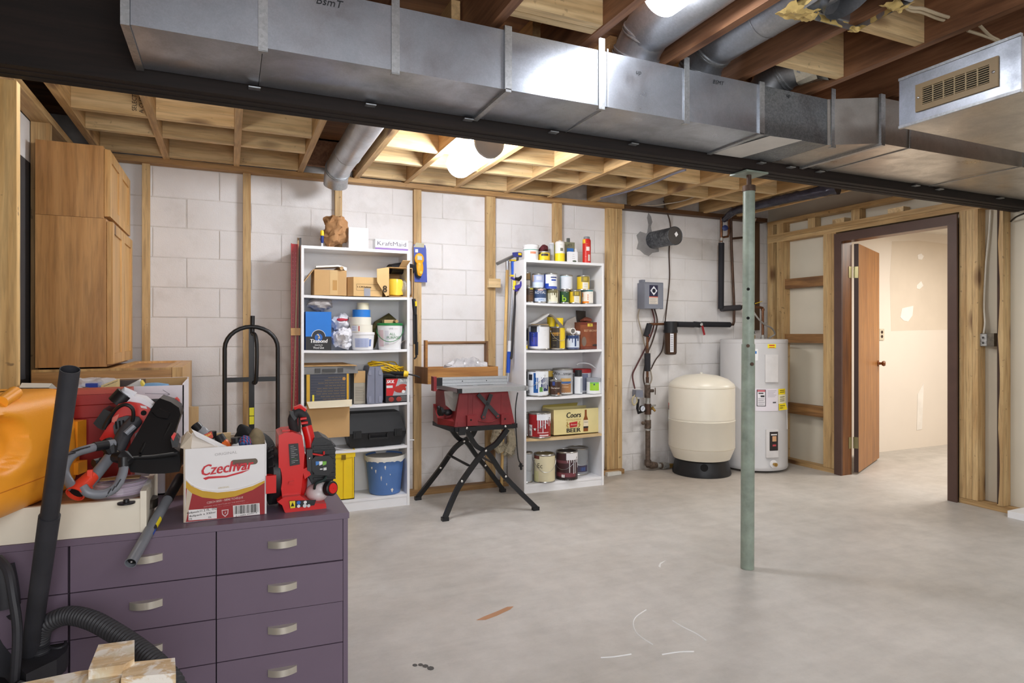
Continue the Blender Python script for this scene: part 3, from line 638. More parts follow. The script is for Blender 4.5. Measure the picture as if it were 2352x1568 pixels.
text('KraftMaid', ((x0+x1)/2, 4.4985, z+h*.6), XR, ZU, h*.42, mm(84, 74, 92), t, width=(x1-x0)*.88)
# ---- bookcase 1, first shelf
s1 = 1.504
t, x0, x1, z, h = carton('open_carton', 'worn brown carton with white roll on top, left on the first shelf', 'box', 722, 796, 620, 4.49, .2, s1, CARD)
B().prism([(x0, 4.50, z+h), (x0-.075, 4.47, z+h*.42), (x0-.075, 4.64, z+h*.42), (x0, 4.66, z+h)], (-.003, 0, .003)).build('side_flap', CARD, t, 0)
front(t, x0+(x1-x0)*.48, x0+(x1-x0)*.72, 4.49, z+.005, z+h, mm(206, 172, 120), 'tape')
front(t, x0+(x1-x0)*.56, x0+(x1-x0)*.7, 4.489, z+h*.2, z+h*.6, mm(186, 140, 76), 'old_tape')
p_ = [Vector((x0+(x1-x0)*.05, 4.49, z+h+.012)), Vector((x0+(x1-x0)*.75, 4.50, z+h+.026)), Vector((x1+.008, 4.52, z+h+.012)), Vector((x1+.004, 4.52, z+h-.004))]
tag(B().prism([p+Vector((0, 0, dz)) for dz in (0,) for p in p_]+[p+Vector((0, 0, .012)) for p in p_[::-1]], (0, .13, 0)).build('rolled_paper', mm(228, 226, 222), None, 0), 'curled white sheet lying over the worn carton', 'paper')
tag(B().cyl((x1-.035, 4.475, z+h+.013), (x1-.05, 4.66, z+h+.013), .0125, n=16).build('wood_dowel', PINEY), 'short wooden dowel lying on the worn carton', 'dowel')
t, x0, x1, z, h = carton('stamped_carton', 'small brown carton with stamped lettering and grey tape, middle of the first shelf', 'box', 812, 878, 637, 4.49, .18, s1, M('kraft', (212, 176, 122), .8))
B().prism([(x0, 4.4905, z), (x0, 4.4905, z+h), (x0-.035, 4.53, z+h), (x0-.035, 4.53, z)], (.001, .10, 0)).build('side_face', CARD, t, 0)
INKB = M('stamp_ink', (58, 46, 34), .8)
for q in ((.1, .94, .62, .63), (.1, .94, .30, .31), (.1, .107, .30, .63), (.933, .94, .30, .63)): front(t, x0+(x1-x0)*q[0], x0+(x1-x0)*q[1], 4.49, z+h*q[2], z+h*q[3], INKB, 'stamp_frame', .0008)
text('I. C.M Fashions', (x0+(x1-x0)*.37, 4.489, z+h*.48), XR, ZU, h*.09, INKB, t, width=(x1-x0)*.48, bold=.01)
text('-- -----\n----  ---\n-- ---\nVT', (x0+(x1-x0)*.79, 4.489, z+h*.48), XR, ZU, h*.05, INKB, t)
front(t, x0+(x1-x0)*.36, x0+(x1-x0)*.58, 4.489, z, z+h*.42, mm(150, 152, 160), 'grey_tape', .001)
# open carton lying on its side with a yellow roll
a, b = Py(893, 679, 4.47), Py(948, 612, 4.47); z = s1+.001
t = thing('side_opened_carton', 'brown carton open towards the room with yellow roll inside, right end of the first shelf', 'box', ((a.x+b.x)/2, 4.55, z))
bb = B(); th = .004; zt = b.z-.01
bb.box(a.x, a.x+th, 4.475, 4.70, z, zt).box(b.x-th, b.x, 4.475, 4.70, z, zt).box(a.x, b.x, 4.475, 4.70, z, z+th).box(a.x, b.x, 4.475, 4.70, zt-th, zt).box(a.x, b.x, 4.696, 4.70, z, zt)
bb.build('box_body', CARD, t, 0)
B().prism([(a.x, 4.475, z+.01), (a.x, 4.475, zt), (a.x-.088, 4.455, zt-.02), (a.x-.088, 4.455, z+.10), (a.x-.02, 4.47, z)], (0, -.003, 0)).build('left_flap', M('kraft', (212, 176, 122)), t, 0)
B().prism([(b.x-.05, 4.478, zt-.002), (b.x-.03, 4.42, zt+.045), (b.x-.085, 4.43, zt+.045), (b.x-.10, 4.478, zt-.002)], (0, 0, .003)).build('top_flap', CARD, t, 0)
text('8', (a.x-.03, 4.462, z+.05), (.97, .25, 0), ZU, .05, INKB, t, bold=.01)
tag(B().lathe([(.03, 0), (.052, .01), (.055, .10), (.045, .125), (.01, .13)], (a.x+.07, 4.55, z+.005), 20).crumple(.006, 2, 18).build('yellow_roll', M('yellow_wrapped', (236, 204, 70), .3, 0, .1)), 'yellow roll in clear wrap inside the side opened carton', 'roll')
FILM = M('clear_film', (232, 234, 238), .15, 0, .05, alpha=.42)
tag(B().sph((a.x+.145, 4.53, z+.068), (.045, .05, .062), 16, 10).crumple(.022, 7, 22).build('plastic_wrap', FILM, None, 18), 'crumpled clear plastic beside the yellow roll', 'plastic bag')
t = thing('dark_roll', 'black rolled tool bag lying behind the side opened carton', 'tool bag', (1.1, 4.63, 1.72))
c0 = Py(905, 590, 4.62); B().tube([(c0.x-.05, 4.56, 1.712), (c0.x+.06, 4.62, 1.725), (c0.x+.14, 4.64, 1.722)], [.034, .048, .04], 16).crumple(.008, 3, 15).build('bag_roll', BLACK, t)
B().tube([(c0.x-.11, 4.52, 1.700), (c0.x-.05, 4.55, 1.708)], [.008, .012], 10).build('bag_handle', BLACK, t)
# ---- bookcase 1, second shelf
s1 = 1.124
t, x0, x1, z, h = carton('blue_carton', 'bright blue and black carton with goose emblem, left on the second shelf', 'box', 702, 761, 716, 4.49, .2, s1, mm(24, 116, 206))
front(t, x0, x1, 4.49, z, z+h*.36, mm(34, 32, 34)); B().box(x0-.0012, x0+.0005, 4.49, 4.69, z, z+h).build('side_print', mm(20, 60, 140), t, 0)
cx_, cz_ = (x0+x1)/2, z+h*.36
B().prism([(cx_+.047*cos(q), 4.4888, cz_+.047*sin(q)) for q in [pi*k/16 for k in range(17)]], (0, .002, 0)).build('emblem_rim', mm(222, 224, 228), t, 0)
B().prism([(cx_+.044*cos(q), 4.4880, cz_+.044*sin(q)) for q in [pi*k/16 for k in range(17)]], (0, .002, 0)).build('emblem', mm(40, 40, 46), t, 0)
B().prism([(cx_+.026*cos(q), 4.4872, cz_-.006+.026*sin(q)) for q in [2*pi*k/16 for k in range(17)]], (0, .002, 0)).build('emblem', mm(30, 96, 180), t, 0)
B().sph((cx_-.006, 4.487, cz_+.012), (.007, .002, .005), 10, 6).tube([(cx_-.004, 4.487, cz_+.01), (cx_+.004, 4.487, cz_), (cx_-.002, 4.487, cz_-.01), (cx_+.012, 4.487, cz_-.012)], [.003, .004, .008, .002], 6).build('goose', mm(216, 196, 150), t)
text('Titebond', (cx_, 4.4875, z+h*.24), XR, ZU, h*.1, mm(240, 240, 240), t, bold=.02, shear=.15, width=(x1-x0)*.68)
text('PREMIUM', (cx_, 4.4875, z+h*.135), XR, ZU, h*.035, mm(220, 220, 220), t); text('Wood Glue', (cx_, 4.4875, z+h*.07), XR, ZU, h*.065, mm(235, 235, 235), t, width=(x1-x0)*.42)
zt = z+h
lump('plastic_bag', 'smoky plastic bag bunched on the blue carton', 'plastic bag', 704, 764, 685, 724, 4.56, .07, M('smoky_plastic', (190, 184, 182), .3, 0, .15, alpha=.75), .02, 3, 16, zt)
PB = M('white_plastic_bag', (230, 230, 236), .4, 0, .1, 8, alpha=.92)
lump('plastic_bag', 'bunched white shopping bag with red print, upper one of the second shelf', 'plastic bag', 763, 803, 722, 765, 4.60, .06, PB, .025, 9, 15)
lump('plastic_bag', 'crumpled white shopping bag at the front of the second shelf', 'plastic bag', 761, 812, 757, 804, 4.53, .055, PB, .03, 5, 15, s1)
RP = M('red_print', (176, 40, 60), .5); a = Py(775, 730, 4.55); B().sph((a.x+.035, 4.545, a.z-.012), (.04, .012, .012), 12, 6).crumple(.006, 2, 30).build('red_print', RP, bpy.data.objects['plastic_bag.001'])
def tub(label, px0, px1, pyt, yc, z0, col, taper=.86, lid=None, cat='tub', name='plastic_tub', lidh=.014, handle=None, patches=(), texts=(), group=None):
    x, r, h = cylat(px0, px1, pyt, yc, z0); z = z0+.0008; t = thing(name, label, cat, (x, yc, z), group); f = face_cam(x, yc)
    B().lathe([(r*taper-.004, 0), (r*taper, .003), (r*.965, h*.84), (r*.965, h-lidh)], (x, yc, z), 32).build('body', mm(*col), t)
    B().lathe([(r*.97, h-lidh-.004), (r, h-lidh-.003), (r, h-.003), (r-.004, h), (.001, h-.001)], (x, yc, z), 32).build('lid', mm(*(lid or col)), t)
    rr = lambda q: r*(taper+(.965-taper)*min(1, q/.84))
    for z1, z2, a1, a2, c in patches:
        A = [f+a1+(a2-a1)*k/10 for k in range(11)]
        b = B(); b.grid(lambda u, v: Vector((x+(rr(z1+(z2-z1)*v)+.001)*cos(f+a1+(a2-a1)*u), yc+(rr(z1+(z2-z1)*v)+.001)*sin(f+a1+(a2-a1)*u), z+h*(z1+(z2-z1)*v))), 10, 2); b.build('label', mm(*c), t)
    for s_, zf, a, hh, c in texts: text(s_, (0, 0, z+h*zf), XR, ZU, h*hh, mm(*c), t, wrap=(x, yc, rr(zf)+.0006, f+a))
    if handle:
        zh = z+h*.8; pts = [(x+(r+.004)*cos(f+q), yc+(r+.004)*sin(f+q), zh-h*.5*sin((q+1.5)/3*pi)) for q in [-1.5+3*k/12 for k in range(13)]]
        B().tube(pts, .0025, 6).build('handle', mm(*handle), t)
    return t, x, r, h, f
PALEB = (176, 186, 216)
t, x, r, h, f = tub('white plastic bucket with blue printed label under a stack of tape rolls', 806, 860, 763, 4.55, s1, WH, patches=[(.15, .66, -.75, .55, PALEB), (.2, .6, .6, .85, (120, 140, 190))])
for k in range(7): text('iiiii iii iii', (0, 0, s1+h*(.2+k*.06)), XR, ZU, h*.025, mm(110, 124, 176), t, wrap=(x, 4.55, r*.93+.001, f-.1), width=.07)
zz = s1+h+.001
for nm, lab, col, p0, p1, pyt, lb in (('tape_roll', 'wide cream joint tape roll with printed end, lowest of the stack on the bucket', (226, 222, 208), 804, 855, 746, 1), ('tape_roll', 'cream joint tape roll, second of the stack on the bucket', (228, 225, 212), 802, 852, 728, 0), ('tape_roll', 'blue masking tape roll in the stack on the bucket', (40, 120, 204), 810, 850, 711, 0), ('tape_roll', 'small cream tape roll on the very top of the stack', (222, 216, 188), 820, 847, 695, 0)):
    xx, rr_, hh_ = cylat(p0, p1, pyt, 4.55, zz)
    t = thing(nm, lab, 'tape roll', (xx, 4.55, zz), 'tape rolls on the second shelf'); ri = rr_*.72
    B().lathe([(ri, 0), (rr_, 0), (rr_, hh_), (ri, hh_)], (xx, 4.55, zz), 32, cap=False).build('tape', mm(*col), t)
    B().lathe([(ri-.002, 0), (ri, 0), (ri, hh_), (ri-.002, hh_)], (xx, 4.55, zz), 24, cap=False).build('core', CARD, t)
    if lb:
        B().patch(xx, 4.55, rr_, zz+.006, zz+hh_-.006, face_cam(xx, 4.55)-.95, face_cam(xx, 4.55)-.35, 5).build('label', mm(206, 208, 222), t); text('--- -\n-----', (0, 0, zz+hh_*.5), XR, ZU, .012, INK, t, wrap=(xx, 4.55, rr_+.001, face_cam(xx, 4.55)-.65))
        B().patch(xx, 4.55, rr_, zz+.008, zz+hh_-.008, face_cam(xx, 4.55)-.22, face_cam(xx, 4.55)-.14, 2).build('label', mm(190, 50, 50), t)
    zz += hh_+.0008
t, x, r, h, f = tub('white bucket with green lid and green lettering reading all purpose, on the second shelf', 866, 925, 742, 4.56, s1, WH, lid=(34, 122, 62), handle=(34, 120, 60), patches=[(.12, .74, -1.1, -.55, (214, 190, 196)), (.2, .72, -.42, -.1, (206, 206, 214))], texts=[('ALL', .58, .22, .10, (40, 120, 66)), ('PURPOSE', .45, .36, .10, (40, 120, 66)), ('USG', .79, .1, .06, (60, 40, 40)), ('-------', .79, .5, .05, (170, 40, 40))])
zl = s1+h+.001
tag(B().box(x-.045, x+.03, 4.54, 4.62, zl+.0005, zl+.024).build('wood_scrap', PINEX, None, 0, .002), 'small wood scrap on the green bucket lid', 'wood scrap')
tag(B().cyl((x+.03, 4.475, zl+.012), (x+.028, 4.535, zl+.012), .0115, n=14).build('wood_dowel', PINEY), 'short round dowel end on the green bucket lid', 'dowel')
CAMO = M('camo_cloth', (92, 84, 46), .9, 0, .7, 22, .4, 60)
tag(B().tube([(x-.115, 4.67, s1+.02), (x-.105, 4.66, s1+.10), (x-.07, 4.655, s1+.185), (x+.02, 4.665, s1+.235), (x+.075, 4.67, s1+.20)], [.03, .034, .036, .034, .016], 12).crumple(.016, 4, 18).build('camo_cloth', CAMO, None, 22), 'bunched camouflage cloth behind the green lidded bucket', 'cloth')
tag(B().tube([(x+.10, 4.50, s1+.035), (x+.125, 4.60, s1+.037)], .033, 16, cap=False).crumple(.006, 5, 20).build('paper_roll', mm(196, 182, 170), None, 22), 'torn paper roll at the right end of the second shelf', 'paper roll')
# ---- bookcase 1, third shelf
s1 = .743
t, x0, x1, z, h = carton('upside_down_carton', 'large dark blue carton with yellow edges standing upside down on the third shelf', 'box', 711, 797, 859, 4.478, .22, s1, mm(54, 58, 74))
front(t, x0-.02, x0+.002, 4.478, z, z+h, mm(206, 160, 40)); front(t, x1-.002, x1+.012, 4.478, z, z+h, mm(214, 164, 36))
INKG = mm(188, 158, 84)
for k in range(11):
    zz = z+h*(.93-k*.085); front(t, x0+.01, x1-.01, 4.478, zz-.0006, zz+.0006, mm(110, 108, 110), 'rule', .0013)
    text(random.choice(['lorem ipsum dolor sit amet', 'mnu uonu nou mun onu', 'uoun mnou unm ouno unnu']).replace('lorem ipsum dolor sit amet', 'numu onou munu nuo monu'), (x1-.012, 4.4765, zz-.009), -XR, -ZU, h*.024, INKG, t, align='LEFT', width=(x1-x0)*random.uniform(.45, .8))
B().prism([(x1-.02+.011*cos(q), 4.4768, z+h*.84+.011*sin(q)) for q in [2*pi*k/16 for k in range(16)]], (0, .001, 0)).build('round_mark', mm(196, 140, 60), t, 0)
front(t, x0+.018, x0+.03, 4.477, z+.01, z+h*.36, mm(230, 214, 60), 'yellow_label')
B().prism([(x0-.02, 4.466, z+.03), (x1+.03, 4.466, z+.035), (x1+.02, 4.40, z-.004), (x0-.01, 4.39, z-.006)], (0, .002, .004)).crumple(.004, 3, 20).build('torn_liner', mm(222, 212, 186), t, 0)
a, b = Py(705, 933, 4.452), Py(803, 1002, 4.452)
B().box(a.x, b.x, 4.452, 4.456, b.z, z+.002).build('hanging_flap', CARD, t, 0)
ztop1 = z+h
GC = M('grey_case_plastic', (122, 122, 122), .5, 0, .1)
a, b = Py(698, 857, 4.475), Py(822, 838, 4.475)
t = thing('flat_tool_case', 'flat grey plastic tool case lying on the dark carton, third shelf', 'tool case', ((a.x+b.x)/2, 4.58, ztop1))
B().box(a.x, b.x, 4.475, 4.70, ztop1+.001, ztop1+.05).build('case_body', GC, t, 30, .012, 3)
for f_ in (.2, .62): front(t, a.x+(b.x-a.x)*f_, a.x+(b.x-a.x)*(f_+.1), 4.476, ztop1+.012, ztop1+.04, M('dark_latch', (70, 70, 70), .5), 'latch', .006)
front(t, a.x+(b.x-a.x)*.34, a.x+(b.x-a.x)*.58, 4.476, ztop1+.016, ztop1+.036, M('dark_latch', (70, 70, 70)), 'carry_handle', .01)
tag(B().prism([(a.x+.002, 4.50, ztop1+.053), (b.x-.01, 4.455, ztop1+.053), (b.x-.07, 4.69, ztop1+.066), (a.x+.004, 4.70, ztop1+.066)], (0, 0, .004)).build('cardboard_sheet', CARD, None, 0), 'loose sheet of cardboard on the flat grey case', 'cardboard')
t, x0, x1, z, h = carton('small_carton', 'narrow kraft and grey printed carton between dark carton and grey case', 'box', 813, 839, 852, 4.52, .15, s1, mm(168, 160, 144))
front(t, x0, x1, 4.52, z+h*.64, z+h, CARD, 'flap')
for k in range(9): front(t, x0+.008, x1-.006-.012*random.random(), 4.52, z+h*(.1+k*.05), z+h*(.1+k*.05)+.002, mm(110, 104, 92), 'print_line', .0008)
x0, x1, h = boxat(843, 880, 842, 4.48, s1); t = thing('upright_tool_case', 'slate grey moulded tool case standing on end on the third shelf', 'tool case', ((x0+x1)/2, 4.56, s1))
B().prism([(x0+.004, 4.485, s1+.001), (x0, 4.485, s1+h*.2), (x0+.006, 4.485, s1+h*.8), (x0+.02, 4.485, s1+h), (x1-.018, 4.485, s1+h), (x1, 4.485, s1+h*.82), (x1, 4.485, s1+.03), (x1-.006, 4.485, s1+.001)], (0, .2, 0)).build('case_body', M('slate_plastic', (124, 128, 146), .5), t, 30, .008, 3)
B().box((x0+x1)/2-.002, (x0+x1)/2+.002, 4.4835, 4.49, s1+.005, s1+h-.006).build('seam', M('slate_seam', (82, 84, 98), .6), t, 0)
for a_, b_ in ((.04, .2), (.78, .9)): front(t, x0+.012, x0+.03, 4.485, s1+h*a_, s1+h*b_, M('slate_rib', (136, 140, 158), .5), 'rib', .004); front(t, x1-.03, x1-.012, 4.485, s1+h*a_, s1+h*b_, MATS['slate_rib'], 'rib', .004)
t, x0, x1, z, h = carton('sander_carton', 'red, silver and black carton picturing a belt sander, right on the third shelf', 'box', 886, 942, 869, 4.475, .19, s1, mm(40, 36, 40))
front(t, x0+.004, x1, 4.475, z+h*.3, z+h*.99, mm(166, 168, 172)); B().prism([(x0+.004, 4.4735, z+h*.99), (x0+.09, 4.4735, z+h*.99), (x0+.05, 4.4735, z+h*.3), (x0+.004, 4.4735, z+h*.3)], (0, .001, 0)).build('printed_panel', mm(196, 30, 36), t, 0)
front(t, x0+.004, x0+.05, 4.4735, z+h*.62, z+h*.72, mm(214, 214, 216))
text('SKIL', (x0+.032, 4.4725, z+h*.87), XR, ZU, h*.13, mm(240, 240, 240), t, shear=.3, bold=.02); text('3x18"', (x1-.045, 4.4725, z+h*.9), XR, ZU, h*.11, mm(250, 250, 250), t, bold=.02)
B().sph((x1-.075, 4.4735, z+h*.56), (.045, .001, h*.15), 16, 8).sph((x1-.055, 4.4735, z+h*.7), (.03, .001, h*.07), 14, 6).build('pictured_sander', mm(170, 46, 34), t); B().sph((x1-.05, 4.4728, z+h*.45), (.012, .001, .012), 12, 6).build('pictured_wheel', mm(226, 226, 226), t)
for k in range(2): B().sph((x0+.04+k*.055, 4.4735, z+h*.15), (.02, .001, h*.1), 14, 6).build('pictured_sander', mm(150, 50, 40), t)
for k in range(4): front(t, x1-.07, x1-.006, 4.475, z+h*(.07+.055*k), z+h*(.09+.055*k), mm(150, 148, 148), 'print_line')
zsk = z+h
CORD = M('yellow_cord', (238, 196, 36), .45)
t = thing('extension_cord', 'coiled yellow extension cord with yellow plug on top of the sander carton', 'cord', (1.08, 4.56, zsk+.03))
for k in range(7):
    R_ = random.Random(k); cxx, cyy, cz = 1.045+R_.uniform(-.012, .012), 4.575, zsk+.055+.006*k
    B().tube([(cxx+(.115+R_.uniform(-.02, .02))*cos(q+R_.uniform(-.1, .1)), cyy+(.055+R_.uniform(-.012, .012))*sin(q), cz+.022*sin(q*2+k)+.018*cos(q+k*.7)-.02*cos(q)) for q in [2*pi*i/12 for i in range(12)]], .0042, 6, True, smooth=3).build('cord_loop', CORD, t)
B().tube([(1.06, 4.50, zsk+.04), (1.13, 4.47, zsk+.035), (1.155, 4.462, zsk+.032)], [.013, .016, .02], 12).build('black_connector', BLACK, t)
B().tube([(1.148, 4.462, zsk+.034), (1.178, 4.452, zsk+.030)], [.024, .018], 14).build('plug', CORD, t)
B().tube([(1.178, 4.452, zsk+.03), (1.23, 4.445, zsk+.018), (1.26, 4.44, zsk+.004)], .006, 8, smooth=4).build('black_lead', BLACK, t)
B().tube([(.98, 4.56, zsk+.005), (.99, 4.53, zsk+.02), (1.03, 4.51, zsk+.025), (1.10, 4.50, zsk+.02)], .02, 10).crumple(.006, 2, 20).build('black_lead', BLACK, t)
# ---- bookcase 1, fourth shelf: black case
s1 = .4305
x0, x1, h = boxat(797, 935, 948, 4.50, s1); ym = 4.50
t = thing('black_tool_case', 'big black plastic tool case with two latches on the fourth shelf', 'tool case', ((x0+x1)/2, 4.6, s1)); zm = s1+h*.42
B().prism([(x0+.03, ym+.02, s1+.001), (x1-.045, ym+.02, s1+.001), (x1, ym, zm), (x0, ym, zm)], (0, .17, 0)).build('lower_shell', BLACK, t, 30, .01, 3)
B().prism([(x0, ym, zm+.002), (x1, ym, zm+.002), (x1-.015, ym+.004, zm+.02), (x1-.05, ym+.03, s1+h), (x0+.03, ym+.03, s1+h), (x0+.004, ym+.004, zm+.02)], (0, .155, 0)).build('upper_shell', BLACK, t, 30, .01, 3)
for f_ in (.1, .78): B().box(x0+(x1-x0)*f_, x0+(x1-x0)*(f_+.13), ym-.012, ym+.004, zm-.03, zm+.02).box(x0+(x1-x0)*(f_+.03), x0+(x1-x0)*(f_+.1), ym-.016, ym+.004, zm-.02, zm+.012).build('latch', BLACKM, t, 0, .003, 2)
B().box(x0+(x1-x0)*.35, x0+(x1-x0)*.67, ym-.018, ym-.004, zm-.045, zm-.03).box(x0+(x1-x0)*.35, x0+(x1-x0)*.37, ym-.014, ym+.02, zm-.04, zm-.004).box(x0+(x1-x0)*.65, x0+(x1-x0)*.67, ym-.014, ym+.02, zm-.04, zm-.004).build('carry_handle', BLACKM, t, 0, .002, 2)
# ---- bookcase 1, bottom
s1 = .0835
a, b = Py(700, 1148, 4.485), Py(814, 1062, 4.485)
t = thing('yellow_crate', 'bright yellow plastic crate on the bottom shelf beside the blue pail', 'crate', ((a.x+b.x)/2, 4.58, s1)); YC = M('crate_yellow', (240, 204, 18), .45, 0, .05); zt = s1+.345
bb = B(); x0, x1 = a.x, b.x
bb.box(x0, x1, 4.485, 4.49, s1+.001, zt).box(x0, x1, 4.695, 4.70, s1+.001, zt).box(x0, x0+.005, 4.485, 4.70, s1+.001, zt).box(x1-.005, x1, 4.485, 4.70, s1+.001, zt).box(x0, x1, 4.485, 4.70, s1+.001, s1+.006)
bb.build('crate_body', YC, t, 0)
B().box(x0-.006, x1+.006, 4.479, 4.487, zt-.05, zt).box(x1-.001, x1+.006, 4.48, 4.705, zt-.05, zt).build('crate_rim', YC, t, 0)
front(t, x1-.09, x1-.06, 4.4785, zt-.065, zt-.03, M('crate_hole', (120, 96, 10), .7), 'hand_hole', .001)
B().box(x1-.075, x1-.07, 4.478, 4.486, s1+.01, zt-.07).box(x1-.012, x1-.004, 4.478, 4.486, s1+.01, zt-.05).build('rib', YC, t, 0)
xx, rr_, hh_ = cylat(838, 930, 1048, 4.59, s1); t = thing('blue_pail', 'blue pail with dried white paint over its rim, on the bottom shelf', 'pail', (xx, 4.59, s1)); BP = M('pail_blue', (84, 122, 182), .45, 0, .1)
B().lathe([(rr_*.72, .001), (rr_*.76, .006), (rr_*.93, hh_*.86), (rr_*.99, hh_*.9), (rr_, hh_*.92), (rr_, hh_), (rr_*.95, hh_), (rr_*.9, hh_*.86), (rr_*.72, .01), (.001, .01)], (xx, 4.59, s1), 40, cap=False).build('pail_body', BP, t)
PW = M('dried_paint', (226, 224, 216), .6, 0, .1, 20, .5, 60)
B().lathe([(rr_*.93, hh_*.88), (rr_*.955, hh_+.002), (rr_*1.005, hh_+.002), (rr_*1.006, hh_*.95)], (xx, 4.59, s1), 40, cap=False).build('paint_rim', PW, t)
f = face_cam(xx, 4.59)
from mathutils import noise as nz
def zlow(a): return .86-.07*max(0, nz.noise(Vector((a*2.2, 1, 5))))-.05*max(0, nz.noise(Vector((a*6, 3, 2))))
B().grid(lambda u, v: Vector((xx+rr_*(1.006 if v > .3 else 1.0)*cos(f-1.6+3.2*u), 4.59+rr_*(1.006 if v > .3 else 1.0)*sin(f-1.6+3.2*u), s1+hh_*(.995+(zlow(3.2*u)+.035-.995)*(1-v)))), 60, 4).build('paint_splash', PW, t)
for a_, zc_, ra, rz in ((.02, .74, .035, .05), (-.2, .46, .03, .06), (-.5, .64, .035, .045), (.45, .13, .07, .05), (-.75, .72, .05, .03), (.3, .55, .02, .02), (.1, .3, .02, .03)):
    rr0 = lambda q: rr_*(.76+.17*q/.86)*1.012
    B().face([(xx+rr0(zc_)*cos(f+a_+ra*cos(q)*(1+.4*sin(3*q+a_))), 4.59+rr0(zc_)*sin(f+a_+ra*cos(q)*(1+.4*sin(3*q+a_))), s1+hh_*(zc_+rz*sin(q)*(1+.3*cos(5*q)))) for q in [2*pi*k/18 for k in range(18)]]).build('paint_splash', PW, t)
B().lathe([(.001, hh_*.955), (rr_*.945, hh_*.955)], (xx, 4.59, s1), 32, cap=False).build('dried_paint_skin', M('paint_skin', (190, 186, 178), .6), t)
# ------------------------------------------------ bookcase 2: cans and cartons
yc = 4.52
s2 = 1.8155
t, x, r, h, f = tub('white tub with green ring and orange lettering, first on top of the paint can bookcase', 1201, 1238, 562, yc, s2, WH, .9, patches=[(.66, .7, -1.4, 1.4, (60, 150, 130)), (.42, .56, -.1, .7, (226, 150, 120))], texts=[('-------', .5, .3, .1, (206, 90, 40)), ('...... ... ....', .25, .1, .07, (120, 120, 120))])
t, x, r, h, f = can('small yellow and black labelled can with a dark red rag on its lid', 1236, 1263, 577, 4.51, s2, YEL, [(.7, .95, -1.5, -.6, (70, 60, 50)), (.52, .75, -.5, .8, DKB)], [('- - -', .63, .15, .13, YEL), ('.. .. ..', .25, .1, .12, DKB)])
tag(B().sph((x, 4.51, s2+h+.022), (.036, .03, .022), 18, 10).crumple(.022, 6, 30).build('red_rag', M('maroon_cloth', (88, 34, 40), .9, 0, .3), None, 20), 'dark red rag bunched on the yellow can', 'rag')
def tallcan(label, px0, px1, pyt, y, z0, col, neck=.25, capc=None, capr=.4, caph=.08, patches=(), texts=(), name='metal_can', cat='can', shoulder=.08):
    x, r, h = cylat(px0, px1, pyt, y, z0); z = z0+.0008; t = thing(name, label, cat, (x, y, z)); f = face_cam(x, y); hb = h*(1-caph)
    B().lathe([(r-.002, 0), (r, .002), (r, hb*(1-shoulder)), (r*.8, hb*(1-shoulder*.3)), (r*neck*1.4, hb)], (x, y, z), 28).build('body', mm(*col), t)
    B().lathe([(r*capr, hb-.004), (r*capr, h-.003), (r*capr*.85, h)], (x, y, z), 20).build('cap', mm(*(capc or DKB)), t)
    for z1, z2, a1, a2, c in patches: B().patch(x, y, r, z+hb*z1, z+hb*z2, f+a1, f+a2, max(3, int(abs(a2-a1)*6))).build('label', mm(*c), t)
    for s_, zf, a, hh, c in texts: text(s_, (0, 0, z+hb*zf), XR, ZU, h*hh, mm(*c), t, wrap=(x, y, r+.0004, f+a))
    return t, x, r, h, f
t, x, r, h, f = tallcan('bare silver metal cylinder can on top of the paint can bookcase', 1259, 1275, 557, 4.56, s2, (176, 178, 182), patches=[(0, .95, .75, 1.3, (150, 146, 80))], capc=(220, 220, 220), capr=.7, caph=.05)
t, x, r, h, f = tallcan('tall white can with yellow lower half on the bookcase top', 1275, 1297, 551, 4.52, s2, (228, 226, 220), patches=[(.0, .42, -1.4, 1.4, (244, 216, 30)), (.52, .66, .1, .7, (120, 118, 100))], texts=[('-----', .82, .2, .05, (90, 80, 60))], capc=(210, 190, 170), capr=.35, caph=.04)
t = thing('solvent_can', 'olive grey rectangular solvent can with dark spout and blue label', 'can', (0, 0, 0)); x0, x1, h = boxat(1297, 1320, 556, 4.55, s2); t.location = ((x0+x1)/2, 4.56, s2)
B().box(x0, x1, 4.55, 4.60, s2+.001, s2+h).build('body', mm(118, 118, 92), t, 30, .008, 3); B().cyl(((x0+x1)/2, 4.575, s2+h), ((x0+x1)/2, 4.575, s2+h+.035), .014, n=14).build('spout', mm(70, 72, 64), t)
front(t, x0+.02, x1-.012, 4.55, s2+h*.4, s2+h*.72, mm(40, 110, 190)); front(t, x0+.02, x1-.012, 4.55, s2+h*.1, s2+h*.4, mm(214, 220, 228)); text('ICS', ((x0+x1)/2, 4.549, s2+h*.86), XR, ZU, .02, INK, t)
x0, x1, h = boxat(1306, 1327, 578, 4.49, s2); t = thing('small_white_can', 'small flat white can with dark print in front of the solvent can', 'can', ((x0+x1)/2, 4.5, s2))
B().box(x0, x1, 4.49, 4.52, s2+.001, s2+h).build('body', mm(*WH), t, 30, .005, 2); text('---\n----\n-----', ((x0+x1)/2, 4.488, s2+h*.6), XR, ZU, .012, INK, t); B().sph(((x0+x1)/2+.012, 4.489, s2+h*.17), (.02, .001, .007), 12, 5).build('printed_mark', mm(70, 80, 60), t); B().box(x1-.018, x1-.004, 4.50, 4.512, s2+h, s2+h+.025).build('cap', mm(*WH), t, 0, .002)
t, x, r, h, f = tallcan('red and orange spray foam can with grey nozzle, right on the bookcase top', 1338, 1357, 543, 4.50, s2, (206, 44, 34), patches=[(.5, .66, -.1, .75, (236, 220, 214)), (.8, .96, -1.4, -.3, (236, 190, 60)), (.1, .35, .35, .9, (216, 200, 190))], texts=[('---\n---', .74, .05, .05, (250, 240, 230)), ('---', .28, -.2, .05, (240, 220, 200))], capc=(120, 124, 130), capr=.75, caph=.07)
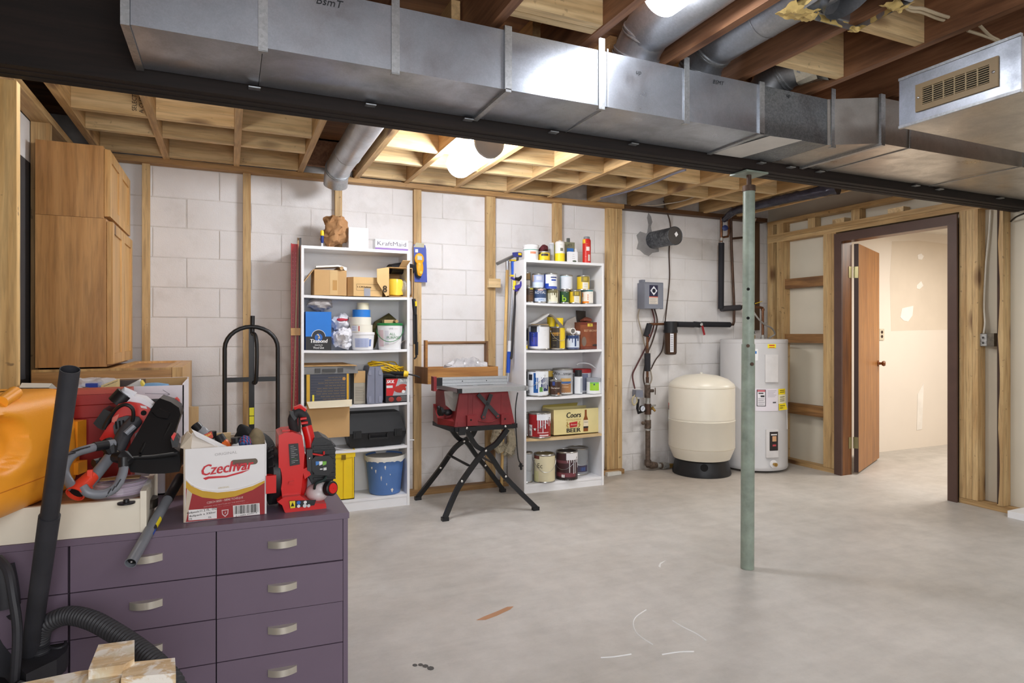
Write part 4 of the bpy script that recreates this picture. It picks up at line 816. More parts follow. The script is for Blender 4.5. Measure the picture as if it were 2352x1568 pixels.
# first shelf: two storeys of cans
s2 = 1.4825
t, x, r, h, f = can('dark brown can with photo label, bottom left of the first shelf', 1202, 1227, 659, 4.53, s2, (74, 58, 48), [(.1, .5, -.5, .9, (96, 70, 48)), (.84, .93, .2, .9, (190, 180, 40))], [('------', .74, .5, .09, (226, 210, 190)), ('------', .58, .5, .06, (226, 190, 160)), ('........', .3, .4, .06, (190, 130, 60))]); ha = h
xa = x
t, x, r, h, f = can('navy can with large white capital lettering, bottom row of the first shelf', 1227, 1255, 662, 4.50, s2, (52, 74, 112), [(.1, .34, -1.2, 1.2, (196, 208, 224)), (.18, .28, -.3, .6, (64, 112, 176)), (.84, .95, -.4, .5, (224, 186, 170))], [('ROYAL', .70, 0, .19, (236, 240, 244)), ('........', .45, 0, .05, (150, 170, 200))]); xb, hb_ = x, h
t, x, r, h, f = can('cream can with dark drips between the navy lettered can and the green can', 1255, 1283, 664, 4.50, s2, (226, 222, 196), [(0, .13, -1.2, .9, (222, 222, 214)), (.1, .98, 1.1, 1.5, (96, 84, 60))], (), ((112, 104, 72), -1.0, .9, 5, 8)); xc, hc = x, h
t, x, r, h, f = can('dark green can with big lime letter b', 1285, 1308, 666, 4.51, s2, (36, 74, 44), (), [('b', .36, -.05, .5, (170, 212, 40)), ('---', .82, .45, .09, (226, 232, 226))]); xd, hd_ = x, h
t, x, r, h, f = can('yellow and white polyurethane can, bottom row beside the zebra can', 1306, 1334, 666, 4.50, s2, (222, 184, 36), [(.1, .55, -.1, .9, (226, 222, 206)), (.55, .96, -.3, 1.1, (120, 104, 40)), (.62, .86, .0, .7, (214, 188, 60))], [('------', .42, .4, .08, (60, 54, 40)), ('-------', .26, .4, .07, (60, 54, 40))])
t, x, r, h, f = can('orange striped white can with teal top at the right of the first shelf', 1335, 1364, 664, 4.51, s2, (232, 226, 216), [(.84, .97, -1.3, 1.0, (18, 118, 124)), (.05, .18, -1.0, .2, (232, 134, 36)), (.05, .95, 1.15, 1.5, (70, 60, 60))], [('-----', .74, .6, .08, (50, 46, 44)), ('...', .5, .6, .07, (60, 56, 54))])
for k in range(3): B().hexa([Vector((x+(r+dr_)*cos(f+a), 4.51+(r+dr_)*sin(f+a), s2+h*z)) for dr_ in (-.004, .0016) for a, z in ((-.9, .48+.13*k-.06*k), (.1, .26+.14*k), (.1, .36+.14*k), (-.9, .58+.1*k))]).build('orange_stripe', mm(236, 134, 36), t, 0)
zb = s2+ha+.001
can('dark brown can with badge label, top left of the upper row', 1203, 1219, 625, 4.54, zb, (70, 62, 50), [(.1, .45, -.5, 1, (196, 190, 180)), (.5, .9, -.3, .9, (150, 120, 70))])
zb = s2+hb_+.001
can('pale blue can streaked with peach paint, standing on the navy lettered can', 1222, 1250, 628, 4.52, zb, (168, 180, 216), [(.04, .4, -1.3, .9, (208, 220, 236)), (.45, .97, -1.4, -.8, (222, 190, 170)), (.55, .8, -.3, .6, (208, 210, 226))], [('......', .68, .2, .08, (120, 120, 150)), ('......', .25, .2, .08, (130, 140, 170))])
zb = s2+hc+.001
can('white can with deep blue swoosh, upper row of the first shelf', 1250, 1280, 627, 4.50, zb, (234, 236, 240), [(.0, .16, -1.3, 1.2, (40, 72, 170)), (.16, .34, -1.4, -.3, (40, 72, 170)), (.34, .95, -1.4, -.95, (40, 72, 170)), (.68, .76, .0, 1.1, (60, 70, 120)), (.5, .6, .1, .9, (50, 80, 170))], [('------', .84, .4, .07, (60, 60, 80)), ('- - -', .4, .5, .08, (40, 40, 60))])
zb = s2+hd_+.001
can('pale grey white can with bluish top edge, upper row above the green can', 1286, 1315, 631, 4.52, zb, (216, 220, 226), [(.0, .98, -1.5, -1.0, (150, 178, 190)), (.86, .96, -1, .4, (190, 214, 222))], [('........', .6, .3, .05, (170, 174, 180)), ('........', .4, .3, .05, (170, 174, 180))])
zb = s2+hd_+.001
can('yellow and white polyurethane can, highest at the right of the first shelf', 1325, 1354, 632, 4.51, zb, (226, 192, 40), [(.1, .52, -.1, .9, (230, 226, 212)), (.55, .96, -.3, 1.1, (128, 112, 48)), (.62, .86, .0, .7, (220, 196, 70))], [('------', .4, .4, .08, (60, 54, 40)), ('-------', .24, .4, .07, (60, 54, 40))])
# second shelf
s2 = 1.1125
can('small dark can at the far left of the second shelf', 1203, 1213, 753, 4.60, s2, (60, 60, 66), [(.2, .4, -1, 1, (190, 190, 200))])
can('tiny yellow can by the shelf side, second shelf', 1203, 1212, 789, 4.47, s2, (226, 200, 40), [(.7, .95, -1, 1, (220, 220, 214))])
t, x, r, h, f = can('gallon can with blue and white label and dark smears under a white cloth', 1214, 1262, 747, 4.52, s2, (228, 228, 230), [(.14, .74, -1.2, -.12, (40, 62, 158)), (.2, .52, -.75, -.2, (96, 96, 176)), (.72, .96, -1.1, .05, (196, 204, 216))], [('------', .66, -.6, .05, (210, 216, 240)), ('.....', .6, -.6, .05, (210, 216, 240)), ('...........', .8, .6, .03, (150, 150, 150)), ('...........', .6, .6, .03, (150, 150, 150))], ((40, 42, 48), -.9, -.2, 4, 3)); zb = s2+h
c0 = Vector((x, 4.50, zb))
cl = B().grid(lambda u, v: c0+Vector((-.10+.30*u, -.07+.12*v, .012+.085*max(0, 1-abs(u-.52)*2.4)-.09*max(0, u-.75)*2)), 14, 8).crumple(.012, 4, 12)
tag(cl.build('white_cloth', mm(222, 218, 214), None, 50), 'crumpled white cloth draped over the blue label gallon can', 'cloth')
tag(B().box(x-.085, x+.06, 4.47, 4.49, zb+.004, zb+.010).build('stir_stick', PINEX, None, 0), 'wooden stir stick lying on the blue label gallon can', 'stir stick')
t, x, r, h, f = can('gallon can of gold and black label below the two yellow cups', 1262, 1298, 750, 4.50, s2, (206, 168, 70), [(.06, .70, -1.0, .3, (40, 34, 28)), (.72, .94, -.9, .3, (60, 48, 36)), (.6, .76, -.6, .2, (206, 150, 50)), (.05, .97, .45, 1.3, (236, 204, 40))], [('------', .5, -.35, .07, (226, 206, 130)), ('------', .4, -.35, .07, (226, 206, 130)), ('-----', .2, -.35, .05, (200, 180, 110))], handle=True, turn=.5); zb = s2+h+.001
for lab, a, b, py in (('yellow plastic cup on the gold label can, left of the pair', 1256, 1275, 728), ('yellow plastic cup on the gold label can, right of the pair', 1275, 1294, 730)):
    xx, rr_, hh_ = cylat(a, b, py, 4.52, zb); tag(B().lathe([(rr_*.9, 0), (rr_, hh_), (rr_-.002, hh_), (rr_*.9-.002, .003), (.001, .003)], (xx, 4.52, zb), 24, cap=False).build('yellow_cup', mm(236, 206, 30)), lab, 'cup', 'yellow cups on the second shelf')
t, x, r, h, f = can('pale blue white quart can with dark blue drips, under the white tube', 1300, 1331, 768, 4.50, s2, (206, 216, 230), [(0, .12, -1.2, 1.2, (60, 74, 110))], [('.......', .5, .2, .07, (150, 160, 190))], ((44, 64, 106), -1.2, 1.1, 5, 4)); zb = s2+h+.001
tag(B().lathe([(.020, 0), (.026, 0), (.026, .09), (.020, .09)], (x-.02, 4.46, zb+.027), 22, (0, 1, 0), cap=False).build('white_tube', mm(232, 230, 226)), 'short white cardboard tube lying on the pale blue quart can', 'tube')
tag(B().sph((x+.045, 4.50, zb+.012), (.022, .025, .02), 14, 9).crumple(.012, 8, 30).build('paper_scrap', mm(228, 228, 230), None, 20), 'small crumpled white paper beside the white tube', 'paper')
tag(B().prism([(x-.06, 4.585, s2+.13), (x+.10, 4.575, s2+.15), (x+.075, 4.585, s2+.27), (x-.0, 4.60, s2+.235)], (0, .012, .0)).crumple(.008, 2, 10).build('paper_sheet', mm(206, 198, 190), None, 0), 'torn greyish paper sheet standing behind the white tube', 'paper')
x0, x1, h = boxat(1333, 1378, 740, 4.49, s2); t = thing('brown_printed_carton', 'reddish brown printed carton with a pictured animal, right on the second shelf', 'box', ((x0+x1)/2, 4.55, s2)); z = s2+.001
B().box(x0, x1, 4.49, 4.62, z, z+h).build('box_body', M('printed_brown', (136, 74, 44), .5, 0, .25, 18), t, 0, .002)
front(t, x0, x1, 4.49, z+h*.9, z+h, mm(110, 46, 30)); front(t, x0, x1, 4.49, z, z+h*.1, mm(112, 50, 32)); front(t, x0+(x1-x0)*.36, x0+(x1-x0)*.62, 4.489, z+h*.84, z+h*.95, mm(214, 190, 70))
text('III', ((x0+x1)/2-.002, 4.487, z+h*.9), XR, ZU, .014, mm(70, 50, 30), t); text('BEST BROWN', ((x0+x1)/2+.004, 4.4885, z+h*.68), XR, ZU, .018, mm(222, 180, 140), t, width=(x1-x0)*.68);
B().sph((x0+.035, 4.489, z+h*.28), (.022, .001, .04), 12, 8).build('pictured_animal', mm(120, 104, 92), t); B().sph((x1-.04, 4.489, z+h*.14), (.035, .001, .01), 12, 5).build('pictured_rock', mm(60, 46, 40), t); text('..................', ((x0+x1)/2, 4.4885, z+h*.05), XR, ZU, .01, mm(226, 200, 180), t, width=(x1-x0)*.6)
tag(B().sph(((x0+x1)/2, 4.55, z+h+.018), (.06, .04, .018), 16, 8).crumple(.015, 9, 20).build('brown_rag', M('rust_cloth', (146, 84, 66), .9, 0, .3), None, 20), 'rust coloured rag bunched on the brown printed carton', 'rag')
a = Py(1352, 713, 4.66); tag(B().prism([(a.x-.10, 4.66, z+h+.005), (a.x+.085, 4.66, z+h+.01), (a.x+.08, 4.66, a.z-.01), (a.x-.105, 4.675, a.z)], (0, .02, 0)).build('dark_tray', mm(74, 64, 56)), 'dark brown tray leaning behind the brown printed carton', 'tray')
# third shelf
s2 = .7465
can('black can half hidden at the left end of the third shelf', 1203, 1222, 849, 4.60, s2, (40, 38, 40), [(.2, .5, -.8, .8, (110, 100, 90))])
can('gallon can with brushed dark blue sample label and white drips, third shelf', 1211, 1260, 850, 4.50, s2, (226, 230, 236), [(.14, .90, -.42, .02, (30, 84, 150)), (.2, .85, .3, 1.2, (38, 52, 98)), (.62, .84, -1.0, -.55, (40, 40, 46)), (.18, .36, .15, .5, (96, 150, 70)), (.1, .24, -1.2, -.9, (150, 150, 156))], [('SIGNAT', .5, .35, .1, (236, 240, 246)), ('....', .34, .6, .07, (230, 230, 240))], ((232, 236, 240), -.2, 1.2, 7, 12), True, turn=-.8)
can('yellow labelled can mostly hidden behind the blue sample gallon', 1250, 1272, 848, 4.62, s2, (206, 172, 74), [(.3, .7, -.6, .9, (60, 60, 60))])
can('grey and copper gallon can with bold black lettering, third shelf', 1269, 1316, 846, 4.57, s2, (176, 178, 182), [(.06, .42, -1.3, .9, (166, 118, 74)), (.42, .5, -1.1, .9, (60, 96, 150)), (.5, .62, -.2, .9, (196, 156, 90)), (.0, .08, -1.3, 1.3, (206, 204, 200))], [('Wo...sman', .80, 0, .13, (30, 30, 34)), ('........', .66, .0, .05, (60, 70, 110)), ('------', .3, .25, .1, (240, 226, 200))], None, True, turn=.3)
t, x, r, h, f = can('small dark brown pint can in front of the copper gallon', 1263, 1290, 873, 4.46, s2, (70, 48, 38), [(.66, .92, -.6, -.15, (54, 70, 130)), (.06, .2, .3, .7, (170, 120, 80))], [('Duration', .5, -.1, .12, (230, 214, 200)), ('.......', .36, -.1, .06, (210, 180, 160))])
tallcan('white bottle with black cap standing on the third shelf', 1319, 1338, 850, 4.51, s2, (226, 228, 230), capc=(34, 34, 36), capr=.85, caph=.26, patches=[(.08, .9, .5, 1.2, (180, 186, 196))], name='spray_bottle', cat='bottle', shoulder=.04)
t, x, r, h, f = tub('grey labelled jar with red lid behind the white bottle', 1316, 1358, 847, 4.61, s2, (206, 208, 214), .97, lid=(170, 34, 36), cat='jar', name='plastic_jar', lidh=.03, patches=[(.1, .8, .0, .7, (120, 126, 150))])
tag(B().tube([(x-.09, 4.55, s2+h+.035), (x-.05, 4.55, s2+h+.05), (x+.02, 4.53, s2+h+.043), (x+.075, 4.51, s2+h+.004), (x+.088, 4.50, s2+h-.02)], .0055, 8, smooth=5).build('white_hose', mm(226, 226, 230)), 'white plastic hose lying over the red lidded jar', 'hose')
tub('white jar with grey lid and lime green label, right end of the third shelf', 1347, 1381, 868, 4.47, s2, (232, 234, 234), 1.0, lid=(150, 154, 162), cat='jar', name='plastic_jar', lidh=.028, patches=[(.22, .66, -.55, .75, (160, 208, 60)), (.66, .74, -.55, .75, (120, 196, 96)), (.55, .66, -.05, .15, (40, 70, 90))])
# fourth shelf
s2 = .4225
can('grey silver can with drips cut by the left side of the fourth shelf', 1202, 1220, 947, 4.58, s2, (190, 190, 190), (), (), ((120, 118, 112), -.6, 1.2, 4, 6))
t, x, r, h, f = can('red label gallon can covered with white paint drips, fourth shelf', 1214, 1265, 948, 4.48, s2, (150, 28, 34), [(.08, .52, -1.2, -.75, (222, 222, 224)), (.1, .28, -1.15, -.85, (120, 120, 124)), (.08, .14, .0, .9, (226, 200, 200)), (.2, .24, -.2, .9, (220, 170, 170))], (), ((232, 234, 240), -.25, 1.5, 8, 21), True, turn=-.45)
B().sph((x+r*cos(f-.4), 4.48+r*sin(f-.4), s2+h*.36), (.012, .004, .01), 10, 6).build('paint_splash', PW, t)
a, b = Py(1272, 1003, 4.465), Py(1377, 952, 4.465); x0, x1 = a.x, b.x; z = s2+.001; h = .205
t = thing('beer_carton', 'tan open beer carton with printed bottle and bold lettering, fourth shelf', 'box', ((x0+x1)/2, 4.55, z)); CC = mm(222, 208, 150)
bb = B(); dpt = .20; bb.box(x0, x1, 4.465, 4.469, z, z+h).box(x0, x1, 4.465+dpt, 4.469+dpt, z, z+h*1.0).box(x0, x0+.004, 4.469, 4.465+dpt, z, z+h).box(x1-.004, x1, 4.469, 4.465+dpt, z, z+h).box(x0, x1, 4.465, 4.469+dpt, z, z+.004); bb.build('box_body', CC, t, 0)
B().prism([(x0, 4.664, z+h), (x1-.10, 4.664, z+h), (x1-.105, 4.64, z+h+.03), (x0, 4.65, z+h+.02)], (0, .003, 0)).build('back_flap', mm(206, 190, 110), t, 0)
TXT = M('beer_black', (30, 28, 26), .6); xm = x0+(x1-x0)*.42
text('Coors', (xm, 4.4645, z+h*.76), XR, ZU, h*.22, TXT, t, shear=.18, bold=.015, width=(x1-x0)*.32); text('GOLDEN', (xm, 4.4645, z+h*.58), XR, ZU, h*.07, mm(180, 150, 84), t, width=(x1-x0)*.32); text('BEER', (xm, 4.4645, z+h*.16), XR, ZU, h*.17, TXT, t, bold=.02, width=(x1-x0)*.31)
B().prism([(xm-.038, 4.4635, z+h*.47), (xm+.038, 4.4635, z+h*.51), (xm+.034, 4.4635, z+h*.30), (xm-.032, 4.4635, z+h*.27)], (0, .0015, 0)).build('red_banner', mm(176, 34, 40), t, 0); text('Banquet', (xm, 4.462, z+h*.39), XR, ZU, .012, mm(240, 220, 200), t, shear=.3)
for sg in (-1, 1): B().tube([(xm+sg*.055, 4.464, z+h*.28), (xm+sg*.06, 4.464, z+h*.38), (xm+sg*.052, 4.464, z+h*.44), (xm+sg*.06, 4.464, z+h*.50)], [.003, .006, .004, .005], 6).tube([(xm+sg*.058, 4.464, z+h*.38), (xm+sg*.04, 4.464, z+h*.42)], .003, 5).tube([(xm+sg*.057, 4.464, z+h*.34), (xm+sg*.042, 4.464, z+h*.29)], .003, 5).build('printed_lion', mm(176, 146, 80), t)
xbt = x0+(x1-x0)*.69; fl_ = lambda pr: [(xbt+r_*sg, 4.464, z+h*zz) for sg, L_ in ((-1, pr), (1, pr[::-1])) for r_, zz in L_]
B().prism(fl_([(.0215, .09), (.0225, .5), (.020, .58), (.010, .70), (.0085, .92), (.010, .95)]), (0, -.001, 0)).build('printed_bottle', mm(132, 72, 28), t, 0)
front(t, xbt-.0225, xbt+.0225, 4.4635, z+h*.22, z+h*.54, mm(228, 214, 186)); front(t, xbt-.0225, xbt+.0225, 4.4625, z+h*.22, z+h*.29, mm(40, 34, 34)); text('Coors', (xbt, 4.4618, z+h*.46), XR, ZU, .011, TXT, t, shear=.2)
# bottom shelf
s2 = .0705
can('grey galvanized can at the left end of the bottom shelf', 1196, 1223, 1039, 4.50, s2, (170, 174, 178), (), (), None, True, turn=.6)
t, x, r, h, f = can('cream gallon can with worn lettering E c, bottom shelf', 1226, 1275, 1043, 4.47, s2, (216, 206, 172), [(.84, .95, -1.2, -.5, (104, 50, 40)), (.02, .4, -1.3, -.6, (216, 212, 160))], [('Ec', .6, -.45, .17, (84, 80, 62))], None, True, lid=M('old_lid', (150, 136, 96), .4, .7), turn=.2)
can('dark maroon gallon can with heavy white drips, bottom shelf', 1277, 1327, 1037, 4.48, s2, (62, 36, 40), [(.60, .70, -1.2, .3, (112, 66, 72)), (.12, .26, -1.2, .9, (120, 62, 70)), (.0, .07, -1.4, 1.4, (40, 36, 36)), (.1, .2, -.5, -.2, (226, 222, 222))], [('.........', .5, .3, .05, (190, 180, 180))], ((226, 224, 226), -.05, 1.35, 7, 31), True, lid=M('black_lid', (34, 32, 34), .4), turn=-.4)
can('grey gallon can with a small colour label behind the maroon can', 1303, 1351, 1029, 4.60, s2, (150, 152, 154), [(.12, .36, -.3, 1.1, (70, 62, 84)), (.16, .3, .3, .8, (60, 96, 160))], (), None, True, turn=.4)
# ------------------------------------------------ table saw on its folding stand
SX = M('saw_red', (130, 38, 42), .45, 0, .2, 12); ALU = galv('brushed_alloy', (186, 188, 190), .42, .08, .15, 200)
saw = thing('table_saw', 'red bench table saw on a black folding stand, between the two bookcases', 'table saw', (1.66, 4.3, 0))
TZ = .872
ft = [Py(1059, 893, 4.0), Py(1213, 889, 4.0), Pz(1165, 876, TZ), Pz(1004, 882, TZ)]
ft = [Vector((q.x, q.y, TZ)) for q in ft]
B().prism([q-ZU*.032 for q in ft], (0, 0, .032)).build('table_top', ALU, saw, 0, .002, 1)
d_ = (ft[1]-ft[0]).normalized(); n_ = Vector((-d_.y, d_.x, 0))
B().bar(ft[0].lerp(ft[1], .08)+n_*.20+ZU*.0006, ft[0].lerp(ft[1], .08)+n_*.20+d_*.12+ZU*.0006, .006, .001).build('blade_slot', M('slot_black', (30, 30, 32), .7), saw, 0)
B().bar(ft[0]+d_*.2+n_*.21+ZU*.0006, ft[0]+d_*.32+n_*.21+ZU*.0006, .008, .001).build('blade_slot', MATS['slot_black'], saw, 0)
# rip fence, fence rails and clamp head
r0 = Pz(1010, 876, TZ+.03); r1 = Pz(1163, 872, TZ+.03)
B().bar(r0, r1, .035, .058).build('rip_fence', ALU, saw, 0, .002, 1)
for k in (.012, -.012): B().bar(r0+ZU*k-n_*.0178, r1+ZU*k-n_*.0178, .002, .003).build('fence_groove', M('groove_grey', (120, 122, 126), .5), saw, 0)
for f_ in (.32, .68): q = r0.lerp(r1, f_)-n_*.018; B().cyl(q, q-n_*.001, .004, n=10).build('fence_hole', HOLE, saw)
hp = Py(1002, 876, r0.y-.01)
B().obox((hp.x+.012, r0.y-.01, TZ+.03), (.05, .05, .056)).build('fence_head', BLACK, saw, 0, .004, 2)
B().obox((hp.x-.02, r0.y-.02, TZ+.018), (.022, .06, .10)).build('fence_lever', SX, saw, 0, .006, 2)
B().bar(ft[3]-ZU*.012+(ft[0]-ft[3])*.05-d_*.012, ft[0]-ZU*.014-d_*.012, .024, .03).build('front_rail', ALU, saw, 0, .002, 1)
q = ft[0]-ZU*.016; B().obox(q-d_*.012-n_*.004, (.03, .02, .03), rotz(atan2(d_.y, d_.x))).build('rail_cap', BLACK, saw, 0, .002, 1)
q = ft[3]-ZU*.012; B().obox(q-d_*.012+n_*.01, (.035, .05, .034), rotz(atan2(d_.y, d_.x))).build('rail_cap', BLACK, saw, 0, .002, 1)
q = ft[1]-d_*.02-n_*.001-ZU*.016; B().cyl(q, q-n_*.004, .009, n=14).build('table_bolt', STEEL, saw)
# body
yf = 4.03
def sp(px, py, y=yf): return Py(px, py, y)
zt_, zb_ = TZ-.034, sp(1100, 977).z
a, b, c, d = sp(1058, 903), sp(1169, 901), sp(1182, 975), sp(1044, 978)
B().hexa([(d.x, yf, zb_), (c.x, yf, zb_), (c.x+.0, yf+.40, zb_), (d.x+.02, yf+.40, zb_), (a.x, yf+.02, zt_), (b.x, yf+.02, zt_), (b.x, yf+.38, zt_), (a.x+.02, yf+.38, zt_)]).build('saw_body', SX, saw, 0, .006, 2)
for px in (1076, 1087, 1152): q, q2 = sp(px, 905, yf+.018), sp(px-1, 960, yf+.005); B().bar(q, q2, .005, .004, (0, 1, 0)).build('body_rib', SX, saw, 0)
for px0, px1, py0, py1 in ((1073, 1097, 953, 978), (1151, 1175, 950, 976)):
    q0, q1 = sp(px0, py1, yf-.02), sp(px1, py0, yf-.02); B().box(q0.x, q1.x, yf-.025, yf+.01, q0.z, q1.z).build('foot_lug', SX, saw, 0, .004, 2)
    B().cyl(((q0.x+q1.x)/2-.012, yf-.0255, (q0.z+q1.z)/2+.005), ((q0.x+q1.x)/2-.012, yf-.027, (q0.z+q1.z)/2+.005), .006, n=10).build('lug_hole', HOLE, saw)
pa = [sp(1098, 966), sp(1115, 969), sp(1130, 968), sp(1147, 958)]; B().tube([Vector((q.x, yf-.002, q.z)) for q in pa], .004, 6, smooth=4).build('body_arc', SX, saw)
for p0, p1 in (((1098, 905), (1143, 955)), ((1128, 905), (1110, 957))):
    q0, q1 = sp(*p0, yf-.006), sp(*p1, yf-.006); B().bar(q0, q1, .026, .008, (0, 1, 0)).cyl(q1+Vector((0, -.005, 0)), q1+Vector((0, .005, 0)), .016, n=16).build('wrench', M('wrench_grey', (58, 56, 58), .5, .3), saw, 0)
    B().cyl(q1-YB*.0055, q1-YB*.0065, .008, n=14).build('wrench_hole', SX, saw)
q = sp(1120, 927, yf-.012); B().cyl(q, q+YB*.01, .012, n=12).build('wrench_knob', BLACK, saw)
# left end: clear guard, crank
qa, qb = sp(1017, 898, 4.13), sp(1054, 944, 4.13)
B().prism([(qa.x, 4.10, qa.z), (qb.x, 4.06, qa.z), (qb.x, 4.06, qb.z+.04), (qb.x-.02, 4.07, qb.z+.005), (qb.x-.06, 4.09, qb.z+.01), (qa.x+.01, 4.10, qb.z+.05)], (.01, .02, 0)).build('clear_guard', M('smoky_guard', (150, 146, 140), .12, 0, .1, alpha=.6), saw, 20)
qa, qb = sp(1008, 935, 4.2), sp(1046, 976, 4.06)
B().hexa([(qa.x-.01, 4.2, zb_), (d.x+.02, yf, zb_), (d.x+.04, 4.4, zb_), (qa.x+.02, 4.4, zb_), (qa.x-.01, 4.2, zb_+.045), (d.x+.02, yf, zb_+.03), (d.x+.04, 4.4, zb_+.12), (qa.x+.02, 4.4, zb_+.12)]).build('base_tray', SX, saw, 0, .006, 2)
B().box(d.x-.02, d.x+.02, yf+.12, yf+.36, zb_+.03, zt_).build('end_plate', SX, saw, 0, .004, 2)
q = Py(1022, 944, 4.15); B().cyl(q-Vector((.035, .01, 0)), q+Vector((.04, 0, 0)), .012, n=12).lathe([(.012, -.015), (.03, -.01), (.032, .01), (.015, .016)], q-Vector((.035, .01, 0)), 16, (1, .3, 0)).sph(q+Vector((-.05, -.02, .028)), .015, 10, 7).sph(q+Vector((.02, -.01, -.01)), (.03, .02, .02), 12, 8).build('crank_wheel', BLACK, saw)
# stand: frame, crossed legs, braces
zf = zb_-.016
A0, A1, A2, A3 = sp(1044, 984, yf-.01), sp(1184, 982, yf-.01), Vector((sp(1184, 982).x, 4.45, zf)), Py(998, 968, 4.38)
A0.z = A1.z = A3.z = zf
fr = B()
for p, q in ((A0, A1), (A1, A2), (A2, A3), (A3, A0)): fr.bar(p, q, .03, .03)
fr.build('stand_frame', BLACKM, saw, 0, .003, 2)
q = sp(1060, 990, yf-.02); B().obox(q, (.045, .03, .05)).build('stand_lock', BLACK, saw, 0, .003, 1)
def leg(pts, w=.032):
    b = B(); P = [Vector(p) for p in pts]; S = spline(P, 5)
    rs = []
    for i, p in enumerate(S):
        dr_ = (S[min(i+1, len(S)-1)]-S[max(i-1, 0)]).normalized(); y = Vector((0, 1, 0)); u = dr_.cross(y).normalized()
        rs.append([p+u*w/2+y*.014, p-u*w/2+y*.014, p-u*w/2-y*.014, p+u*w/2-y*.014])
    return b.rings(rs).build('leg', BLACKM, saw, 0, .002, 1)
yl = 4.03
def lp(px, py, y=yl): return Py(px, py, y)
F = [Pz(1022, 1190, .016), Pz(1230, 1166, .016), Pz(950, 1134, .016), Pz(1143, 1118, .016)]
leg([lp(1165, 985, yl-.02), lp(1140, 1018, yl-.02), lp(1114, 1036, yl-.02), lp(1096, 1056, yl-.02), lp(1058, 1110, yl-.02), lp(1040, 1145, yl-.0), F[0]+Vector((.0, 0, .004))])
leg([lp(1070, 985, yl+.01), lp(1092, 1022, yl+.01), lp(1115, 1036, yl+.01), lp(1130, 1052, yl+.01), lp(1160, 1095, yl+.01), F[1]+Vector((0, 0, .004))])
yr = 4.40
leg([lp(1092, 985, yr), lp(1082, 1002, yr), lp(1062, 1014, yr), lp(1040, 1034, yr), lp(1008, 1080, yr+.1), F[2]-YB*.12+Vector((0, 0, .004))])
leg([lp(1033, 980, yr+.03), lp(1052, 1006, yr+.03), lp(1072, 1016, yr+.03), lp(1094, 1046, yr+.06), lp(1118, 1075, yr+.12), F[3]-YB*.1+Vector((0, 0, .004))])
B().bar(lp(1030, 1044, yr), lp(1077, 1069, yl), .022, .008).build('brace', BLACKM, saw, 0); B().bar(lp(1104, 1048, yl), lp(1135, 1064, yr), .022, .008).build('brace', BLACKM, saw, 0)
for px, py, y in ((1072, 983, yl-.03), (1161, 979, yl-.03), (1116, 1035, yl-.04), (1061, 1105, yl-.04), (1162, 1094, yl-.01), (1066, 1013, yr-.03), (1012, 1074, yr+.02), (1115, 1069, yr+.06)):
    q = lp(px, py, y); B().sph(q, (.009, .006, .009), 12, 7).build('bolt', CHROME, saw)
for q, i in zip(F, range(4)): B().obox(q+Vector((0, -.12 if i == 2 else (-.1 if i == 3 else 0), -.003)), (.046, .036, .024)).build('rubber_foot', BLACK, saw, 0, .005, 2)
pc_ = [Py(1189, 901, 4.05), Py(1184, 940, 4.05), Py(1186, 1000, 4.06), Py(1190, 1050, 4.06), Py(1196, 1064, 4.06)]
B().tube(pc_, .0045, 8, smooth=5).build('power_cord', BLACK, saw)
q = pc_[-1]; B().cyl(q, q-ZU*.045+XR*.004, .011, .008, 10).box(q.x-.014, q.x+.018, q.y-.008, q.y+.008, q.z-.022, q.z-.014).build('plug', BLACK, saw)
for dx in (-.004, .006): B().box(q.x+dx, q.x+dx+.002, q.y-.003, q.y+.003, q.z-.06, q.z-.044).build('plug_pin', STEEL, saw, 0)
# ------------------------------------------------ wooden tool tote standing on the back of the saw table
TOTE = wood('tote_wood', (192, 140, 76), (160, 108, 54), 'x', k=.8); TOTEZ = wood('tote_end', (130, 92, 58), (96, 64, 38), 'z')
q0, q1 = Py(983, 845, 4.42), Py(1144, 845, 4.42); x0, x1 = q0.x, q1.x; z = TZ+.0008
tt = thing('tool_tote', 'old wooden tool tote with a dowel handle behind the saw fence', 'tool tote', ((x0+x1)/2, 4.5, z))
B().box(x0, x1, 4.42, 4.434, z, z+.118).build('front_board', TOTE, tt, 0, .002, 1); B().box(x0, x1, 4.575, 4.589, z, z+.118).build('back_board', TOTE, tt, 0, .002, 1)
B().box(x0, x1, 4.435, 4.575, z, z+.012).build('floor_board', TOTE, tt, 0)
B().prism([(x0-.002, 4.425, z), (x0-.055, 4.58, z), (x0-.055, 4.58, z+.125), (x0-.002, 4.425, z+.12)], (.014, 0, 0)).build('end_board', TOTEZ, tt, 0, .002, 1)
B().box(x1-.016, x1-.002, 4.435, 4.574, z, z+.118).build('end_board', TOTEZ, tt, 0)
hx0, hx1 = Py(978, 800, 4.51).x, Py(1117, 800, 4.51).x; hz = Py(1050, 787, 4.51).z
for hx in (hx0, hx1): B().box(hx-.009, hx+.009, 4.49, 4.535, z+.012, hz+(.02 if hx == hx0 else .012)).build('upright', TOTE if hx == hx0 else TOTEZ, tt, 0, .002, 1)
B().cyl((hx0, 4.512, hz), (hx1, 4.512, hz), .0115, n=14).build('dowel_handle', wood('dowel_wood', (150, 112, 76), (116, 82, 52), 'x'), tt)
q = Py(1068, 830, 4.5)
tag(B().sph((q.x, 4.505, z+.10), (.185, .055, .085), 44, 26).crumple(.02, 4, 9).crumple(.02, 6, 24).crumple(.008, 8, 55).build('plastic_bag', M('clear_grey_bag', (206, 204, 206), .2, 0, .3, 14, alpha=.8), None, 18), 'clear grey plastic bag of parts heaped in the wooden tote', 'plastic bag')
